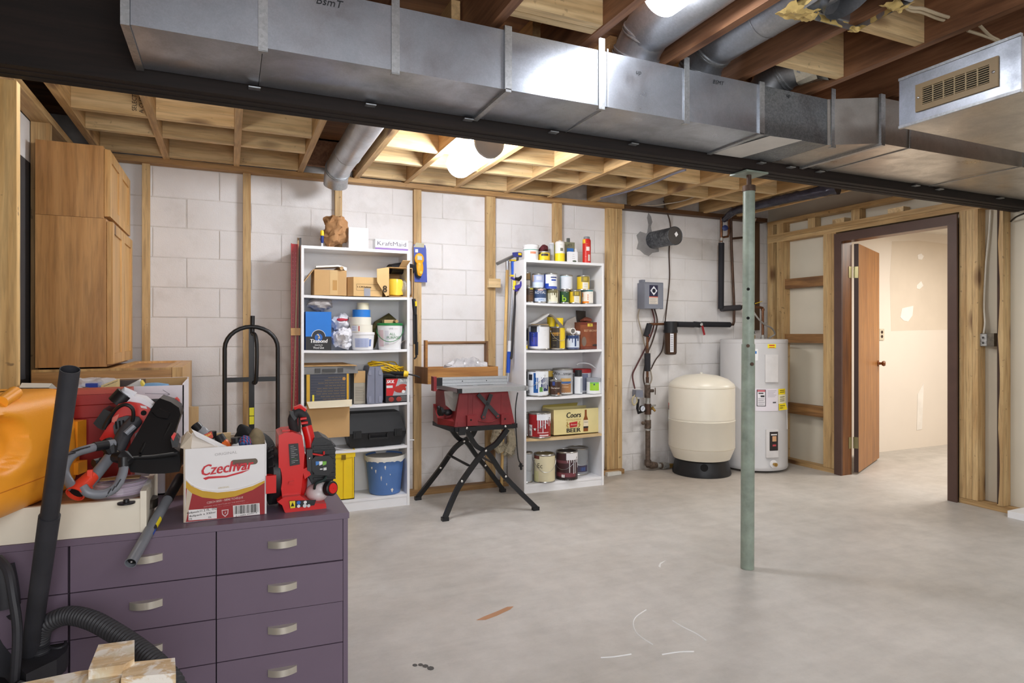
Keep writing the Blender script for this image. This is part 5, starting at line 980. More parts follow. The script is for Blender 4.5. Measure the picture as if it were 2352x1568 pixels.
# ------------------------------------------------ poles and clamps by the paint can bookcase
xs = 2.06
p = thing('wooden_pole', 'plain round wooden pole with a metal tip, leaning beside the paint can bookcase', 'pole', Py(1152, 880, 4.66))
B().tube([Vector((Py(1152, 880, 4.62).x, 4.62, .03)), Py(1158, 880, 4.64), Py(1165, 618, 4.68)], .0125, 14).build('shaft', wood('pole_wood', (226, 190, 128), (206, 166, 100), 'z', knots=False), p)
B().tube([Py(1165, 620, 4.68), Py(1165, 599, 4.682)], [.013, .0155], 14).build('metal_tip', STEEL, p)
sq = thing('squeegee', 'window squeegee on a long silver and blue pole leaning at the bookcase', 'squeegee', Py(1166, 880, 4.6))
P0, P1 = Py(1166, 875, 4.60), Py(1178, 640, 4.64)
sh = lambda f_: P0.lerp(P1, f_)
B().tube([sh(-.4), sh(0), sh(1)], .0115, 14).build('shaft', M('silver_tube', (176, 178, 184), .3, .7), sq)
B().tube([sh(.08), sh(.285)], .0155, 14).build('blue_grip', mm(30, 78, 184), sq); B().tube([sh(.285), sh(.39)], .0145, 14).build('white_sleeve', mm(228, 228, 230), sq)
B().tube([Py(1178, 632, 4.62), Py(1178, 596, 4.62)], [.013, .016], 14).build('upper_grip', mm(30, 84, 190), sq)
for py, k in ((633, 0), (598, 0)): c = Py(1178, py, 4.615); B().obox(c, (.05, .03, .012), rotz(-.1)).build('yellow_clip', mm(*YEL), sq, 0, .003, 2)
e0, e1 = Py(1142, 605, 4.45), Py(1186, 584, 4.66)
B().bar(e0, e1, .02, .016).bar(e0-ZU*.008, e1-ZU*.008, .004, .014).build('blade_bar', M('grey_bar', (120, 118, 116), .4, .5), sq, 0)
c = Py(1188, 585, 4.60); B().obox(c, (.05, .06, .036), rotz(.5)).build('clamp_head', mm(52, 60, 130), sq, 0, .005, 2); B().obox(c+Vector((.006, -.032, .002)), (.03, .012, .018), rotz(.2)).build('yellow_clip', mm(*YEL), sq, 0, .003, 2)
cl = thing('bar_clamp', 'black steel bar clamp with purple blue jaws hung on the bookcase side', 'clamp', Py(1190, 660, 4.58))
B().bar(Py(1189, 590, 4.57), Py(1175, 822, 4.56), .008, .018, (1, 0, 0)).build('bar', M('dark_steel_bar', (72, 70, 72), .4, .7), cl, 0)
q = Py(1174, 822, 4.56); B().obox(q, (.016, .012, .02)).build('bar_stop', M('dark_steel_bar', (72, 70, 72)), cl, 0)
PUR = mm(66, 58, 150)
c = Py(1188, 655, 4.53); B().bar(Py(1180, 662, 4.53), Py(1202, 655, 4.47), .03, .03).sph(Py(1200, 652, 4.47), (.022, .022, .032), 12, 8).build('sliding_jaw', PUR, cl, 0, .005, 2)
B().tube([Py(1184, 640, 4.53), Py(1192, 641, 4.50), Py(1201, 636, 4.46), Py(1203, 634, 4.45)], [.012, .016, .018, .012], 10).build('jaw_pad', BLACK, cl)
B().tube([Py(1182, 645, 4.525), Py(1181, 665, 4.52)], [.012, .013], 12).build('trigger', mm(*YEL), cl); B().sph(Py(1186, 664, 4.52), (.02, .016, .02), 12, 8).tube([Py(1174, 637, 4.53), Py(1182, 642, 4.53)], .009, 8).build('trigger_body', PUR, cl)
# ------------------------------------------------ tools hung around the stud beside bookcase 1
st = thing('stud_finder_pack', 'yellow stud finder in blue blister card hanging on the stud', 'stud finder', Py(962, 605, 4.73))
a, b = Py(950, 647, 4.728), Py(980, 563, 4.728)
B().prism([(a.x+.008, 4.728, a.z), (b.x+.004, 4.728, a.z), (b.x-.004, 4.728, b.z-.03), (b.x-.012, 4.728, b.z), (a.x-.0, 4.728, b.z)], (0, .004, 0)).build('card', mm(66, 84, 170), st, 0)
ce = Py(964, 606, 4.70)
B().sph((ce.x, 4.712, ce.z+.04), (.037, .012, .045), 20, 12).sph((ce.x+.004, 4.712, ce.z-.03), (.029, .012, .065), 20, 12).build('yellow_body', mm(236, 168, 30), st)
B().box(ce.x-.018, ce.x+.018, 4.696, 4.702, ce.z+.03, ce.z+.06).build('display', mm(188, 196, 196), st, 0, .002); B().cyl((ce.x, 4.704, ce.z-.005), (ce.x, 4.698, ce.z-.005), .008, n=14).cyl((ce.x+.01, 4.704, ce.z-.065), (ce.x+.01, 4.699, ce.z-.065), .012, n=14).build('button', mm(250, 200, 70), st)
B().tube([(ce.x-.034, 4.708, ce.z+.01), (ce.x-.03, 4.706, ce.z-.04), (ce.x-.02, 4.706, ce.z-.09), (ce.x+.01, 4.706, ce.z-.10)], .008, 8, smooth=4).build('dark_grip', BLACK, st)
B().prism([(a.x, 4.7275, b.z-.02), (b.x-.02, 4.7275, b.z-.02), (b.x-.02, 4.7275, b.z+.012), (a.x+.02, 4.7275, b.z+.015)], (0, -.001, 0)).build('header_card', mm(180, 176, 150), st, 0); B().box(a.x+.012, a.x+.034, 4.7245, 4.7265, b.z-.06, b.z-.035).build('white_print', WHITE, st, 0)
ps = thing('pruning_saw', 'long black handled saw with yellow inset hanging at the bookcase edge', 'saw', Py(952, 740, 4.50))
Q = lambda px, py: Py(px, py, 4.475)
B().tube([Q(950, 686), Q(952, 700), Q(953, 722)], [.014, .018, .014], 12).build('handle', BLACK, ps); B().tube([Q(954, 692), Q(954, 703)], .0085, 10).build('yellow_inset', mm(*YEL), ps).location.y -= .012
B().bar(Q(951, 722), Q(952, 790), .004, .018, (1, 0, 0)).build('blade', BLACKM, ps, 0)
B().tube([Q(956, 722), Q(957, 780), Q(956, 820), Q(951, 824)], .007, 8).build('frame_rod', BLACKM, ps); B().tube([Q(957, 785), Q(957, 815)], .0125, 10).build('front_grip', BLACK, ps)
# fleece buffing mitts hung on the side of bookcase 2
FL = M('fleece', (196, 184, 158), .95, 0, .35, 40)
fm = thing('fleece_mitt', 'shaggy cream fleece mop hung on the stud behind the saw', 'mop', Py(1152, 1010, 4.58))
bb = B(); R_ = random.Random(5)
for (px, py, rr_) in ((1142, 1000, .055), (1150, 1022, .05), (1168, 1034, .055), (1180, 1020, .05), (1140, 1018, .04)):
    c = Py(px, py, 4.60)
    for k in range(150):
        d = Vector((R_.gauss(0, 1), R_.gauss(0, 1), R_.gauss(0, 1))).normalized(); e = d.orthogonal().normalized()*.004; tip = c+d*rr_*R_.uniform(.9, 1.25)+Vector((0, 0, -.012))
        bb.face([c+d*rr_*.6+e, c+d*rr_*.6-e, tip])
bm_ = bb.build('fibres', FL, fm, 0); bm_['kind'] = 'stuff'
B().tube([Py(1142, 985, 4.62), Py(1140, 1010, 4.62), Py(1150, 1035, 4.62)], [.035, .05, .04], 12).crumple(.01, 3, 14).tube([Py(1172, 985, 4.6), Py(1178, 1015, 4.6), Py(1166, 1040, 4.6)], [.03, .045, .04], 12).crumple(.01, 5, 14).build('pad', FL, fm, 30)
B().tube([Py(1160, 960, 4.62), Py(1160, 1000, 4.61)], .02, 10).build('handle_sleeve', M('pale_sleeve', (206, 206, 208), .5), fm)
B().cyl(Py(938, 1010, 4.60), Py(951, 1010, 4.60), .0045, n=8).build('shelf_peg', WHITE, C1)
# ------------------------------------------------ red level bars and strips beside bookcase 1
rb = thing('red_track', 'tall red perforated steel track leaning between the wall and bookcase', 'track', (.39, 4.5, 0))
RT = M('track_red', (176, 26, 32), .35, 0, .12); a, b = Py(668, 562, 4.56), Py(684, 562, 4.56); zt = Py(676, 560, 4.56).z
B().box(a.x, a.x+.004, 4.53, 4.57, .001, zt).box(a.x, b.x, 4.56, 4.564, .001, zt).box(b.x-.004, b.x, 4.53, 4.564, .001, zt-.004).build('channel', RT, rb, 0)
for k in range(40):
    for dx in (.3, .7): z = .7+k*.028; B().cyl((a.x+(b.x-a.x)*dx, 4.5598, z), (a.x+(b.x-a.x)*dx, 4.5592, z), .003, n=6).build('slot', mm(216, 110, 100), rb, 0)
B().box(a.x-.003, b.x+.03, 4.515, 4.527, Py(676, 770, 4.52).z, Py(676, 753, 4.52).z).build('kraft_tape', mm(196, 150, 92), rb, 0)
ws = [((685, 552), (676, 860), .010, 'thin beige wood strip leaning against the bookcase', (170, 140, 104)), ((690, 546), (688, 830), .012, 'dark grey thin strip at the edge of the bookcase', (66, 62, 62)), ((685, 546), (684, 930), .014, 'weathered wood strip between red track and bookcase', (140, 112, 82))]
for i, (p, q, w, lab, c) in enumerate(ws):
    y = 4.545+.012*i; P, Q_ = Py(*p, y), Py(*q, y); Q2 = Q_+(Q_-P)*((Q_.z-.01)/(P.z-Q_.z)); Q2.z = max(Q2.z, .004)
    tag(B().bar(P, Q2, w, .006, (0, 1, 0)).build('wood_strip', mm(*c), None, 0), lab, 'strip')
# ------------------------------------------------ hand truck
HT = BLACKM; yh = 4.46
h_ = thing('hand_truck', 'black tubular hand truck standing against the block wall', 'hand truck', (.13, yh, 0))
H = lambda px, py, y=yh: Py(px, py, y)
L_, R_ = H(516, 820), H(638, 820); cx = (L_.x+R_.x)/2; rad = (R_.x-L_.x)/2; zc = H(577, 800).z; ztop = H(577, 750).z
arc = [(cx-rad*cos(q), yh, zc+(ztop-zc)*sin(q)) for q in [pi*k/14 for k in range(15)]]
B().tube([(cx-rad, yh, .12)]+arc+[(cx+rad, yh, .12)], .0135, 14).build('tube_frame', HT, h_)
za = H(577, 871).z
for zq in (za, .35): B().bar((cx-rad, yh, zq), (cx+rad, yh, zq), .012, .03).build('cross_bar', HT, h_, 0, .002, 1)
B().bar((cx+.0, yh+.01, .2), (cx+.0, yh+.01, za+.35), .012, .034, (1, 0, 0)).build('centre_strut', HT, h_, 0, .002, 1)
B().tube([(cx+.012, yh-.012, za-.02), (cx+.026, yh-.045, za), (cx+.03, yh-.05, za+.2), (cx+.022, yh-.045, za+.285), (cx+.005, yh-.012, za+.30)], .0125, 10, smooth=4).build('loop_handle', HT, h_)
B().tube([(cx+.004, yh+.008, za+.3), (cx+.006, yh+.012, H(580, 725).z)], .014, 12).build('top_grip', BLACK, h_)
for py in (945, 965): q = H(578, py, yh-.008); B().box(cx-.014, cx+.014, yh-.0095, yh-.0075, q.z-.026, q.z+.026).build('yellow_label', mm(212, 206, 40), h_, 0)
B().lathe([(.02, -.03), (.12, -.032), (.15, -.02), (.155, 0), (.15, .02), (.12, .032), (.02, .03)], (cx-.0, yh-.05, .46), 32, (.25, -1, .2)).build('round_guard', BLACK, h_)
for sg in (-1, 1): B().lathe([(.03, -.025), (.10, -.03), (.125, -.015), (.125, .015), (.10, .03), (.03, .025)], (cx+sg*(rad+.04), yh, .127), 28, (1, 0, 0)).build('wheel', BLACK, h_)
B().box(cx-rad, cx+rad, yh-.17, yh-.02, .002, .008).build('toe_plate', HT, h_, 0); B().cyl((cx-rad-.04, yh, .127), (cx+rad+.04, yh, .127), .009, n=12).build('axle', STEEL, h_)
# ------------------------------------------------ wall sleeve, control box, plumbing
CU = M('aged_copper', (120, 82, 58), .4, .7, .3, 20); CUD = M('dark_copper', (84, 62, 50), .5, .5, .3); IRON = M('rusted_iron', (104, 88, 76), .65, .4, .5, 45, .4, 90)
FOAM = M('black_foam', (32, 32, 38), .75, 0, .2); GALVW = M('worn_galv', (176, 174, 168), .5, .5, .4, 50); BR = M('brass', (186, 150, 84), .3, .8)
base = Py(1499, 552, WY-.002); rc = ray(1549, 541.5); yc_ = base.x/(rc.x/rc.y); end = Vector((base.x, yc_, Py(1549, 541.5, yc_).z)); base.z = end.z+.004
sl = thing('wall_sleeve', 'grey capped pipe sleeve sticking out of the block wall over the control box', 'pipe', base)
SLG = galv('mottled_sleeve', (128, 132, 138), .5, .5, .7, 60)
B().tube([base+YB*.0, end], .078, 28).build('sleeve', SLG, sl)
B().lathe([(.074, 0), (.082, .001), (.082, .022), (.079, .024), (.076, .018), (.001, .018)], end+YB*.012, 32, (0, -1, 0)).build('cap_rim', SLG, sl); B().cyl(end-YB*.006, end-YB*.0075, .075, n=28).build('cap_face', M('dark_cap', (70, 66, 64), .5, 0, .2), sl)
d = end+Vector((.012, -.009, .012)); B().prism([d+Vector((a, 0, b)) for a, b in ((-.018, .004), (.004, .026), (.022, .0), (.0, -.022))], (0, .001, 0)).build('white_tag', WHITE, sl, 0)
mp_ = [(1462, 540), (1470, 532), (1484, 536), (1492, 530), (1500, 534), (1512, 570), (1513, 578), (1498, 581), (1490, 588), (1480, 584), (1470, 575), (1462, 572), (1466, 556)]
B().prism([Py(a, b, WY-.0016) for a, b in mp_], (0, -.004, 0)).crumple(.002, 2, 40).build('mortar_patch', M('wet_mortar', (150, 148, 148), .8, 0, .2, 12, .5, 60), wall, 0)
B().prism([Py(a, b, WY-.0016) for a, b in ((1489, 488), (1495, 498), (1498, 510), (1494, 520), (1498, 536), (1486, 536), (1489, 516), (1486, 500))], (0, -.003, 0)).build('mortar_patch', MATS['wet_mortar'], wall, 0)
a, b = Py(1481, 708, 4.66), Py(1522, 650, 4.66)
cb = thing('control_box', 'grey steel pump control box with diamond emblem on the block wall', 'control box', ((a.x+b.x)/2, 4.7, a.z)); CG = M('control_grey', (122, 126, 138), .45, 0, .06)
B().box(a.x, b.x, 4.66, WY-.003, a.z, b.z).build('box_body', CG, cb, 0, .003, 1); B().box(a.x-.004, a.x+.001, 4.656, 4.70, a.z-.003, b.z+.003).box(b.x-.001, b.x+.004, 4.656, 4.70, a.z-.003, b.z+.003).box(a.x, b.x, 4.656, 4.70, b.z-.002, b.z+.004).build('cover_lip', CG, cb, 0, .001, 1)
p, q = Py(1492, 680, 4.658), Py(1511, 655, 4.658); B().box(p.x, q.x, 4.6575, 4.66, p.z, q.z).build('emblem_plate', mm(34, 34, 62), cb, 0)
c = (p+q)/2; B().prism([(c.x+dx, 4.656, c.z+dz) for dx, dz in ((-.038, 0), (0, .042), (.038, 0), (0, -.042))], (0, .001, 0)).build('diamond', mm(216, 218, 226), cb, 0); B().lathe([(.014, 0), (.019, .0008)], (c.x, 4.6555, c.z), 20, (0, -1, 0)).build('ring', mm(30, 30, 50), cb); text('R', (c.x, 4.654, c.z), XR, ZU, .026, mm(34, 34, 50), cb)
p, q = Py(1491, 698, 4.658), Py(1511, 681, 4.658); B().box(p.x, q.x, 4.6575, 4.66, p.z, q.z).build('instruction_label', mm(214, 206, 196), cb, 0); B().box(p.x, q.x, 4.657, 4.6574, q.z-.008, q.z).build('label_heading', mm(196, 90, 76), cb, 0)
for k in range(7): B().box(p.x+.006, q.x-.006-.01*(k % 3), 4.657, 4.6574, q.z-.018-k*.0075, q.z-.0155-k*.0075).build('print_line', mm(150, 144, 140), cb, 0)
B().box((a.x+b.x)/2-.08, (a.x+b.x)/2-.05, 4.72, WY-.003, b.z, b.z+.03).build('bracket', CG, cb, 0)
def wire(nm, lab, pts, r, mat, y=4.75): 
    P = [Py(q[0], q[1], q[2] if len(q) > 2 else y) for q in pts]; return tag(B().tube(P, r, 7, smooth=6).build(nm, mat), lab, 'cable')
DKW = M('dark_brown_cable', (70, 54, 46), .6); GYW = M('grey_cable', (166, 154, 138), .6); RDW = M('oxblood_cable', (86, 44, 44), .6)
wire('hanging_cable', 'brown cable hanging from the ceiling behind the grey wall sleeve', [(1524, 462, 4.6), (1532, 486, 4.72), (1540, 520), (1537, 580), (1538, 640), (1532, 700), (1528, 738, 4.72), (1522, 800), (1506, 826), (1494, 850)], .006, DKW, 4.765)
wire('pump_cable', 'grey cable looping down from the left of the control box', [(1469, 708), (1466, 730), (1476, 770), (1482, 800), (1494, 850), (1497, 870), (1492, 884)], .006, GYW)
wire('pump_cable', 'dark red cable from the control box to the pressure switch', [(1497, 708), (1503, 734), (1498, 762), (1482, 800), (1462, 840), (1453, 862), (1458, 892, 4.68)], .007, RDW, 4.745)
wire('pump_cable', 'dark cable from under the control box along the pipe', [(1503, 708), (1510, 740), (1500, 780), (1488, 812), (1478, 860), (1482, 890)], .006, DKW, 4.755)
yv = 4.70
pv = thing('supply_pipe', 'rusty iron supply pipe with valves and fittings beside the pressure tank', 'pipe', Py(1489, 1066, yv))
V = lambda px, py, y=yv: Py(px, py, y)
B().tube([V(1488, 985), V(1488, 1058)], .0225, 16).build('lower_pipe', IRON, pv)
for p0, p1, r, m in (((1488, 1056), (1488, 1068), .030, IRON), ((1488, 984), (1488, 988), .026, GALVW), ((1488, 964), (1488, 983), .029, IRON), ((1488, 951), (1488, 965), .022, GALVW), ((1488, 927), (1488, 951), .030, CUD), ((1488, 913), (1488, 928), .022, GALVW), ((1487, 907), (1487, 913), .027, IRON), ((1487, 883), (1487, 908), .027, IRON), ((1487, 879), (1487, 884), .023, GALVW), ((1487, 866), (1487, 880), .015, CUD), ((1487, 771), (1487, 868), .0115, CU), ((1486, 800), (1486, 811), .013, CUD)):
    B().tube([V(*p0), V(*p1)], r, 16).build('fitting', m, pv)
B().tube([V(1487, 811), V(1487, 852)], .027, 18).build('foam_sleeve', FOAM, pv); B().tube([V(1484, 772), V(1492, 744)], .027, 16).build('foam_sleeve', FOAM, pv)
B().tube([V(1486, 765), V(1486, 771)], .026, 14).build('red_collar', mm(160, 44, 50), pv)
B().tube([V(1488, 1066), V(1497, 1068), V(1508, 1068)], [.032, .034, .025], 14).build('elbow', IRON, pv)
for x0, x1, r, m in ((1508, 1516, .022, GALVW), (1516, 1522, .027, IRON), (1520, 1526, .034, GALVW), (1526, 1534, .026, GALVW), (1534, 1552, .02, BR)): B().tube([V(x0, 1069-.0), V(x1, 1069)], r, 14).build('floor_fitting', m, pv)
B().tube([V(1490, 897), V(1501, 897, 4.66)], .014, 12).build('valve_stem', IRON, pv)
wc = V(1505, 898, 4.63); wd = Vector((.75, -.6, 0)).normalized(); u = wd.orthogonal().normalized(); w = wd.cross(u)
B().tube([wc+(u*cos(q)+w*sin(q))*.026*(1+.12*cos(6*q)) for q in [2*pi*k/24 for k in range(24)]], .0045, 6, True).tube([wc-u*.025, wc+u*.025], .003, 5).tube([wc-w*.025, wc+w*.025], .003, 5).build('hand_wheel', IRON, pv)
B().tube([V(1491, 938), V(1500, 938, 4.66), V(1505, 944, 4.64)], [.012, .012, .010], 10).tube([V(1499, 938, 4.66), V(1500, 930, 4.66)], .010, 8).build('drain_cock', BR, pv); B().obox(V(1501, 931, 4.65), (.045, .012, .016)).build('tap_handle', GALVW, pv, 0, .003)
B().tube([V(1488, 972), V(1478, 971, 4.68)], .012, 10).lathe([(.014, 0), (.017, .006), (.010, .01)], V(1477, 971, 4.675), 12, (-.6, -.8, 0)).build('side_plug', IRON, pv)
gc = V(1475, 938, 4.655); B().lathe([(.026, -.012), (.029, 0), (.029, .008), (.026, .009)], gc, 22, (.1, -1, 0)).build('gauge_case', BLACKM, pv); B().lathe([(.001, .0093), (.025, .0093)], gc, 20, (.1, -1, 0), cap=False).build('gauge_dial', mm(206, 212, 222), pv); B().bar(gc+Vector((-.006, -.0105, -.01)), gc+Vector((.008, -.0105, .012)), .002, .001).build('needle', mm(30, 40, 90), pv, 0)
B().tube([V(1484, 941), V(1466, 948, 4.69), V(1464, 938, 4.69), V(1466, 916, 4.69)], .012, 10).build('switch_nipple', BLACKM, pv)
a, b = V(1461, 914, 4.65), V(1477, 896, 4.65); B().prism([(a.x, 4.65, a.z+.012), (b.x+.002, 4.65, a.z), (b.x, 4.65, b.z), (a.x+.002, 4.65, b.z+.004)], (0, .06, 0)).build('switch_box', CG, pv, 0, .003, 1)
wire('pump_cable', 'beige cable loop hanging below the pressure switch box', [(1460, 905), (1452, 918), (1456, 930), (1463, 922), (1461, 906)], .006, M('beige_cable', (190, 178, 140), .6), 4.67)
# filter
fp = thing('water_filter', 'dark brown water filter housing with white label under the black foam pipe', 'water filter', Py(1540, 815, 4.67)); yf_ = 4.67
c = lambda py: Py(1540, py, yf_)
B().cyl(c(758), c(738), .060, .060, 24).build('filter_head', BLACK, fp, 40, .004); B().cyl(c(764), c(757), .064, .064, 24).build('ring_nut', BLACKM, fp)
B().lathe([(.030, 0), (.050, .006), (.056, .02), (.058, c(763).z-c(815).z), (.05, c(762).z-c(815).z)], c(815), 28).build('filter_bowl', M('brown_bowl', (66, 46, 32), .15, 0, .1), fp)
f = face_cam(c(800).x, yf_); B().patch(c(800).x, yf_, .0575, c(808).z, c(766).z, f-.05, f+.5, 6).build('white_label', mm(220, 220, 224), fp)
for k in range(9): B().patch(c(800).x, yf_, .0588, c(770).z-.016*k-.006, c(770).z-.016*k, f+.02, f+.4, 4).build('print_line', mm(128, 128, 134), fp)
hp_ = thing('cold_water_pipe', 'horizontal black foam covered water pipe with red valve lever on the block wall', 'pipe', Py(1620, 746, yv))
B().tube([V(1491, 744), V(1526, 744)], .0115, 12).build('copper_pipe', CU, hp_)
for x0, x1, r in ((1555, 1594, .026), (1594, 1607, .027), (1612, 1676, .026)): B().tube([V(x0, 744.5), V(x1, 745.5)], r, 16).build('foam_sleeve', FOAM, hp_)
B().tube([V(1606, 745), V(1614, 745)], .018, 12).tube([V(1611, 745, 4.69), V(1611, 745, 4.655)], .012, 10).build('ball_valve', GALVW, hp_); B().bar(V(1613, 748, 4.655), V(1618, 769, 4.655), .02, .006, (0, 1, 0)).build('red_lever', mm(150, 36, 44), hp_, 0, .003)
B().tube([V(1676, 745.5), V(1684, 745), V(1686, 738), V(1686, 700), V(1680, 560), V(1679, 495)], .0125, 12).build('copper_riser', CUD, hp_)
B().tube([V(1679, 548), V(1700, 546), V(1720, 544)], .011, 10).build('copper_branch', CUD, hp_)
h2 = thing('hot_water_pipe', 'vertical black foam covered pipe with blue valve rising to the ceiling', 'pipe', Py(1658, 709, yv))
B().tube([V(1657, 558), V(1656, 709)], .027, 16).build('foam_sleeve', FOAM, h2); B().tube([V(1657, 560), V(1657, 500)], .0125, 12).build('copper_riser', CU, h2)
B().tube([V(1657, 709), V(1668, 708), V(1700, 706)], .027, 16).build('foam_sleeve', M('grey_foam', (62, 60, 64), .7), h2)
B().tube([V(1660, 545), V(1672, 543), V(1674, 536), V(1674, 497)], .010, 10).build('copper_loop', CU, h2)
B().lathe([(.006, 0), (.026, .006), (.028, .02), (.012, .026)], V(1664, 524, 4.66), 14, (-.4, -.9, 0)).build('blue_handwheel', mm(44, 56, 104), h2); B().tube([V(1674, 524), V(1664, 524, 4.67)], .008, 8).build('valve_stem', CUD, h2)
for py in (546, 556): B().tube([V(1657, py), V(1657, py+7)], .018, 12).build('solder_joint', GALVW, h2)
for a_ in ((1704, 704, 1738, 704),): B().tube([V(a_[0], a_[1], 4.66), V(a_[2], a_[3], 4.6)], .016, 12).build('copper_link', CUD, h2)
WRAP = M('black_foil_wrap', (58, 56, 66), .22, .35, .4, 20, .8, 30)
wp = B().tube([Pz(1664, 492, 2.365)+Vector((0, 0, -.045)), Pz(1690, 484, 2.352), Pz(1760, 467, 2.34), Pz(1840, 449, 2.335), Pz(1925, 433, 2.335)], [.03, .036, .042, .044, .046], 14, smooth=8).crumple(.009, 3, 26).build('wrapped_pipe', WRAP, None, 28)
tag(wp, 'black plastic wrapped pipe running under the joists to the corner', 'pipe')
B().box(Py(1723, 600, WY).x, Py(1738, 600, WY).x, 4.735, WY-.003, Py(1730, 758, WY).z, 2.345).build('board', wood('dark_board', (92, 68, 48), (64, 46, 32), 'z'), wall, 0, .002, 1)
wire('white_cable', 'white cable running down the dark board behind the green post', [(1736, 502, 4.6), (1728, 525), (1724, 560), (1726, 640), (1727, 690), (1726, 704, 4.66)], .006, M('dusty_white_cable', (186, 178, 164), .6), 4.725)
# ------------------------------------------------ pressure tank
TANKC = M('cream_tank', (220, 213, 197), .32, 0, .03)
yt = 4.45; tc = Py(1611, 900, yt); tc.z = 0; r = .286; tk = thing('pressure_tank', 'cream steel pressure tank on a black plastic stand by the block wall', 'pressure tank', tc)
zA, zB, zC, zD = [Py(1611, q, yt).z for q in (1052, 1030, 882, 858)]
zS = Py(1611, 961, yt).z
B().lathe([(.20, zA), (.245, zA+.012), (.275, zB), (r, zB+.03), (r, zS-.012), (r+.003, zS-.008), (r+.003, zS), (r-.002, zS+.004), (r+.001, zS+.014), (r, zS+.02), (r, zC-.015), (r-.008, zC+.008), (r*.8, zC+(zD-zC)*.52), (r*.5, zC+(zD-zC)*.85), (.02, zD), (.001, zD)], tc, 56).build('tank_shell', TANKC, tk, 50)
for z in (zB+.028, zC-.02): B().tube([tc+Vector((r*1.0005*cos(q), r*1.0005*sin(q), z)) for q in [2*pi*k/48 for k in range(48)]], .0016, 5, True).build('weld_line', M('seam_cream', (196, 184, 160), .4), tk)
B().lathe([(.012, 0), (.012, .012), (.006, .014)], tc+ZU*(zD-.001), 12).build('air_valve', mm(226, 224, 214), tk)
b = B(); n = 48; pr = [(.252, .002), (.252, .012), (.243, .05), (.225, zA-.004), (.232, zA+.006)]
b.rings([[tc+Vector((rr*(1.012 if k % 6 == 0 and 0 < j < 4 else 1)*cos(2*pi*k/n), rr*(1.012 if k % 6 == 0 and 0 < j < 4 else 1)*sin(2*pi*k/n), z)) for k in range(n)] for j, (rr, z) in enumerate(pr)]).build('stand', BLACK, tk, 25)
f = face_cam(tc.x, tc.y); e = f+.1; hc = tc+Vector((.240*cos(e), .240*sin(e), .092)); nd = Vector((cos(e), sin(e), .08)); B().lathe([(.032, 0), (.030, .004), (.001, .004)], hc, 22, nd).build('stand_hole', HOLE, tk)
for z, w_, c in ((.62, .05, (200, 60, 40)), (.6, .04, (40, 40, 44)), (.56, .1, (220, 220, 216))): B().patch(tc.x, tc.y, r, z-w_, z, f-1.5, f-1.32, 3).build('side_label', mm(*c), tk)
# ------------------------------------------------ water heater
HW = M('heater_grey', (198, 197, 198), .35, 0, .03)
yh_ = 4.45; hc = Py(1730.5, 900, yh_); hc.z = 0; r = .297; wh = thing('water_heater', 'tall light grey electric water heater behind the green post', 'water heater', hc); f = face_cam(hc.x, hc.y); zT = Py(1730, 779, yh_-.15).z
B().lathe([(r-.03, .018), (r-.006, .02), (r, .035), (r, .055), (r-.002, .058), (r-.002, zT-.035), (r, zT-.033), (r, zT-.006), (r-.008, zT), (.001, zT+.006)], hc, 60).build('jacket', HW, wh, 40)
for k in range(3): q = 2*pi*k/3+.5; B().cyl(hc+Vector((.2*cos(q), .2*sin(q), .0)), hc+Vector((.2*cos(q), .2*sin(q), .022)), .03, n=12).build('foot', BLACK, wh)
def ang(px): 
    # angle on the jacket seen at this column
    best = min((abs((1176+FPX*((hc.x+r*cos(f+a))*_c-(hc.y+r*sin(f+a))*_s)/((hc.x+r*cos(f+a))*_s+(hc.y+r*sin(f+a))*_c))-px), a) for a in [k*.01-1.5 for k in range(301)])
    return f+best[1]
def hz(py): return CAMH-(py-CYP)*(depth(hc.x, hc.y)-r*.9)/FPX
def hl(px0, px1, py0, py1, m, nm='label', t_=.0012): return B().patch(hc.x, hc.y, r-.001, hz(py1), hz(py0), ang(px0), ang(px1), 10, t=t_).build(nm, m, wh)
hl(1757, 1785, 814, 877, M('panel_grey', (214, 212, 212), .35), 'access_panel', .012); hl(1759, 1786, 985, 1049, MATS['panel_grey'], 'access_panel', .012)
hl(1766, 1784.5, 990, 1033, mm(40, 34, 36), 'black_sticker', .0135); hl(1772, 1781, 1000, 1012, mm(206, 160, 120), 'sticker_picture', .0145); hl(1773, 1780, 1019, 1023, mm(190, 70, 80), 'sticker_mark', .0145); hl(1769, 1782, 995, 998, mm(220, 216, 216), 'sticker_text', .0145)
hl(1763, 1782, 790, 799, mm(238, 226, 40), 'yellow_sticker', .002); hl(1766, 1779, 791.5, 794, mm(200, 60, 50), 'sticker_text', .0026); hl(1766, 1779, 796.5, 798, mm(200, 60, 50), 'sticker_text', .0026)
hl(1735, 1787, 892, 943, mm(226, 220, 228), 'rating_plate', .002); hl(1738, 1759, 894, 932, mm(40, 38, 42), 'warning_frame', .0028); hl(1739.5, 1757.5, 899, 930.5, mm(230, 226, 230), 'warning_label', .0034); hl(1739.5, 1757.5, 895, 898.5, mm(214, 110, 120), 'warning_heading', .0034)
hl(1742, 1753, 901, 903.5, mm(40, 40, 44), 'pictogram', .004); hl(1747, 1756, 907, 911, mm(40, 40, 44), 'pictogram', .004)
for k in range(4): hl(1741, 1756-(k % 2)*2, 914+k*4, 915.5+k*4, mm(160, 156, 164), 'print_line', .004)
for k in range(5): hl(1763, 1783-(k % 3)*3, 896+k*3.4, 897+k*3.4, mm(170, 166, 174), 'print_line', .0028)
hl(1775, 1782, 922, 925, mm(90, 90, 96), 'signature', .0028)
hl(1788, 1803, 893, 906, mm(240, 216, 40), 'energy_label', .003); hl(1787.5, 1804, 906, 927, mm(232, 226, 190), 'energy_label', .003)
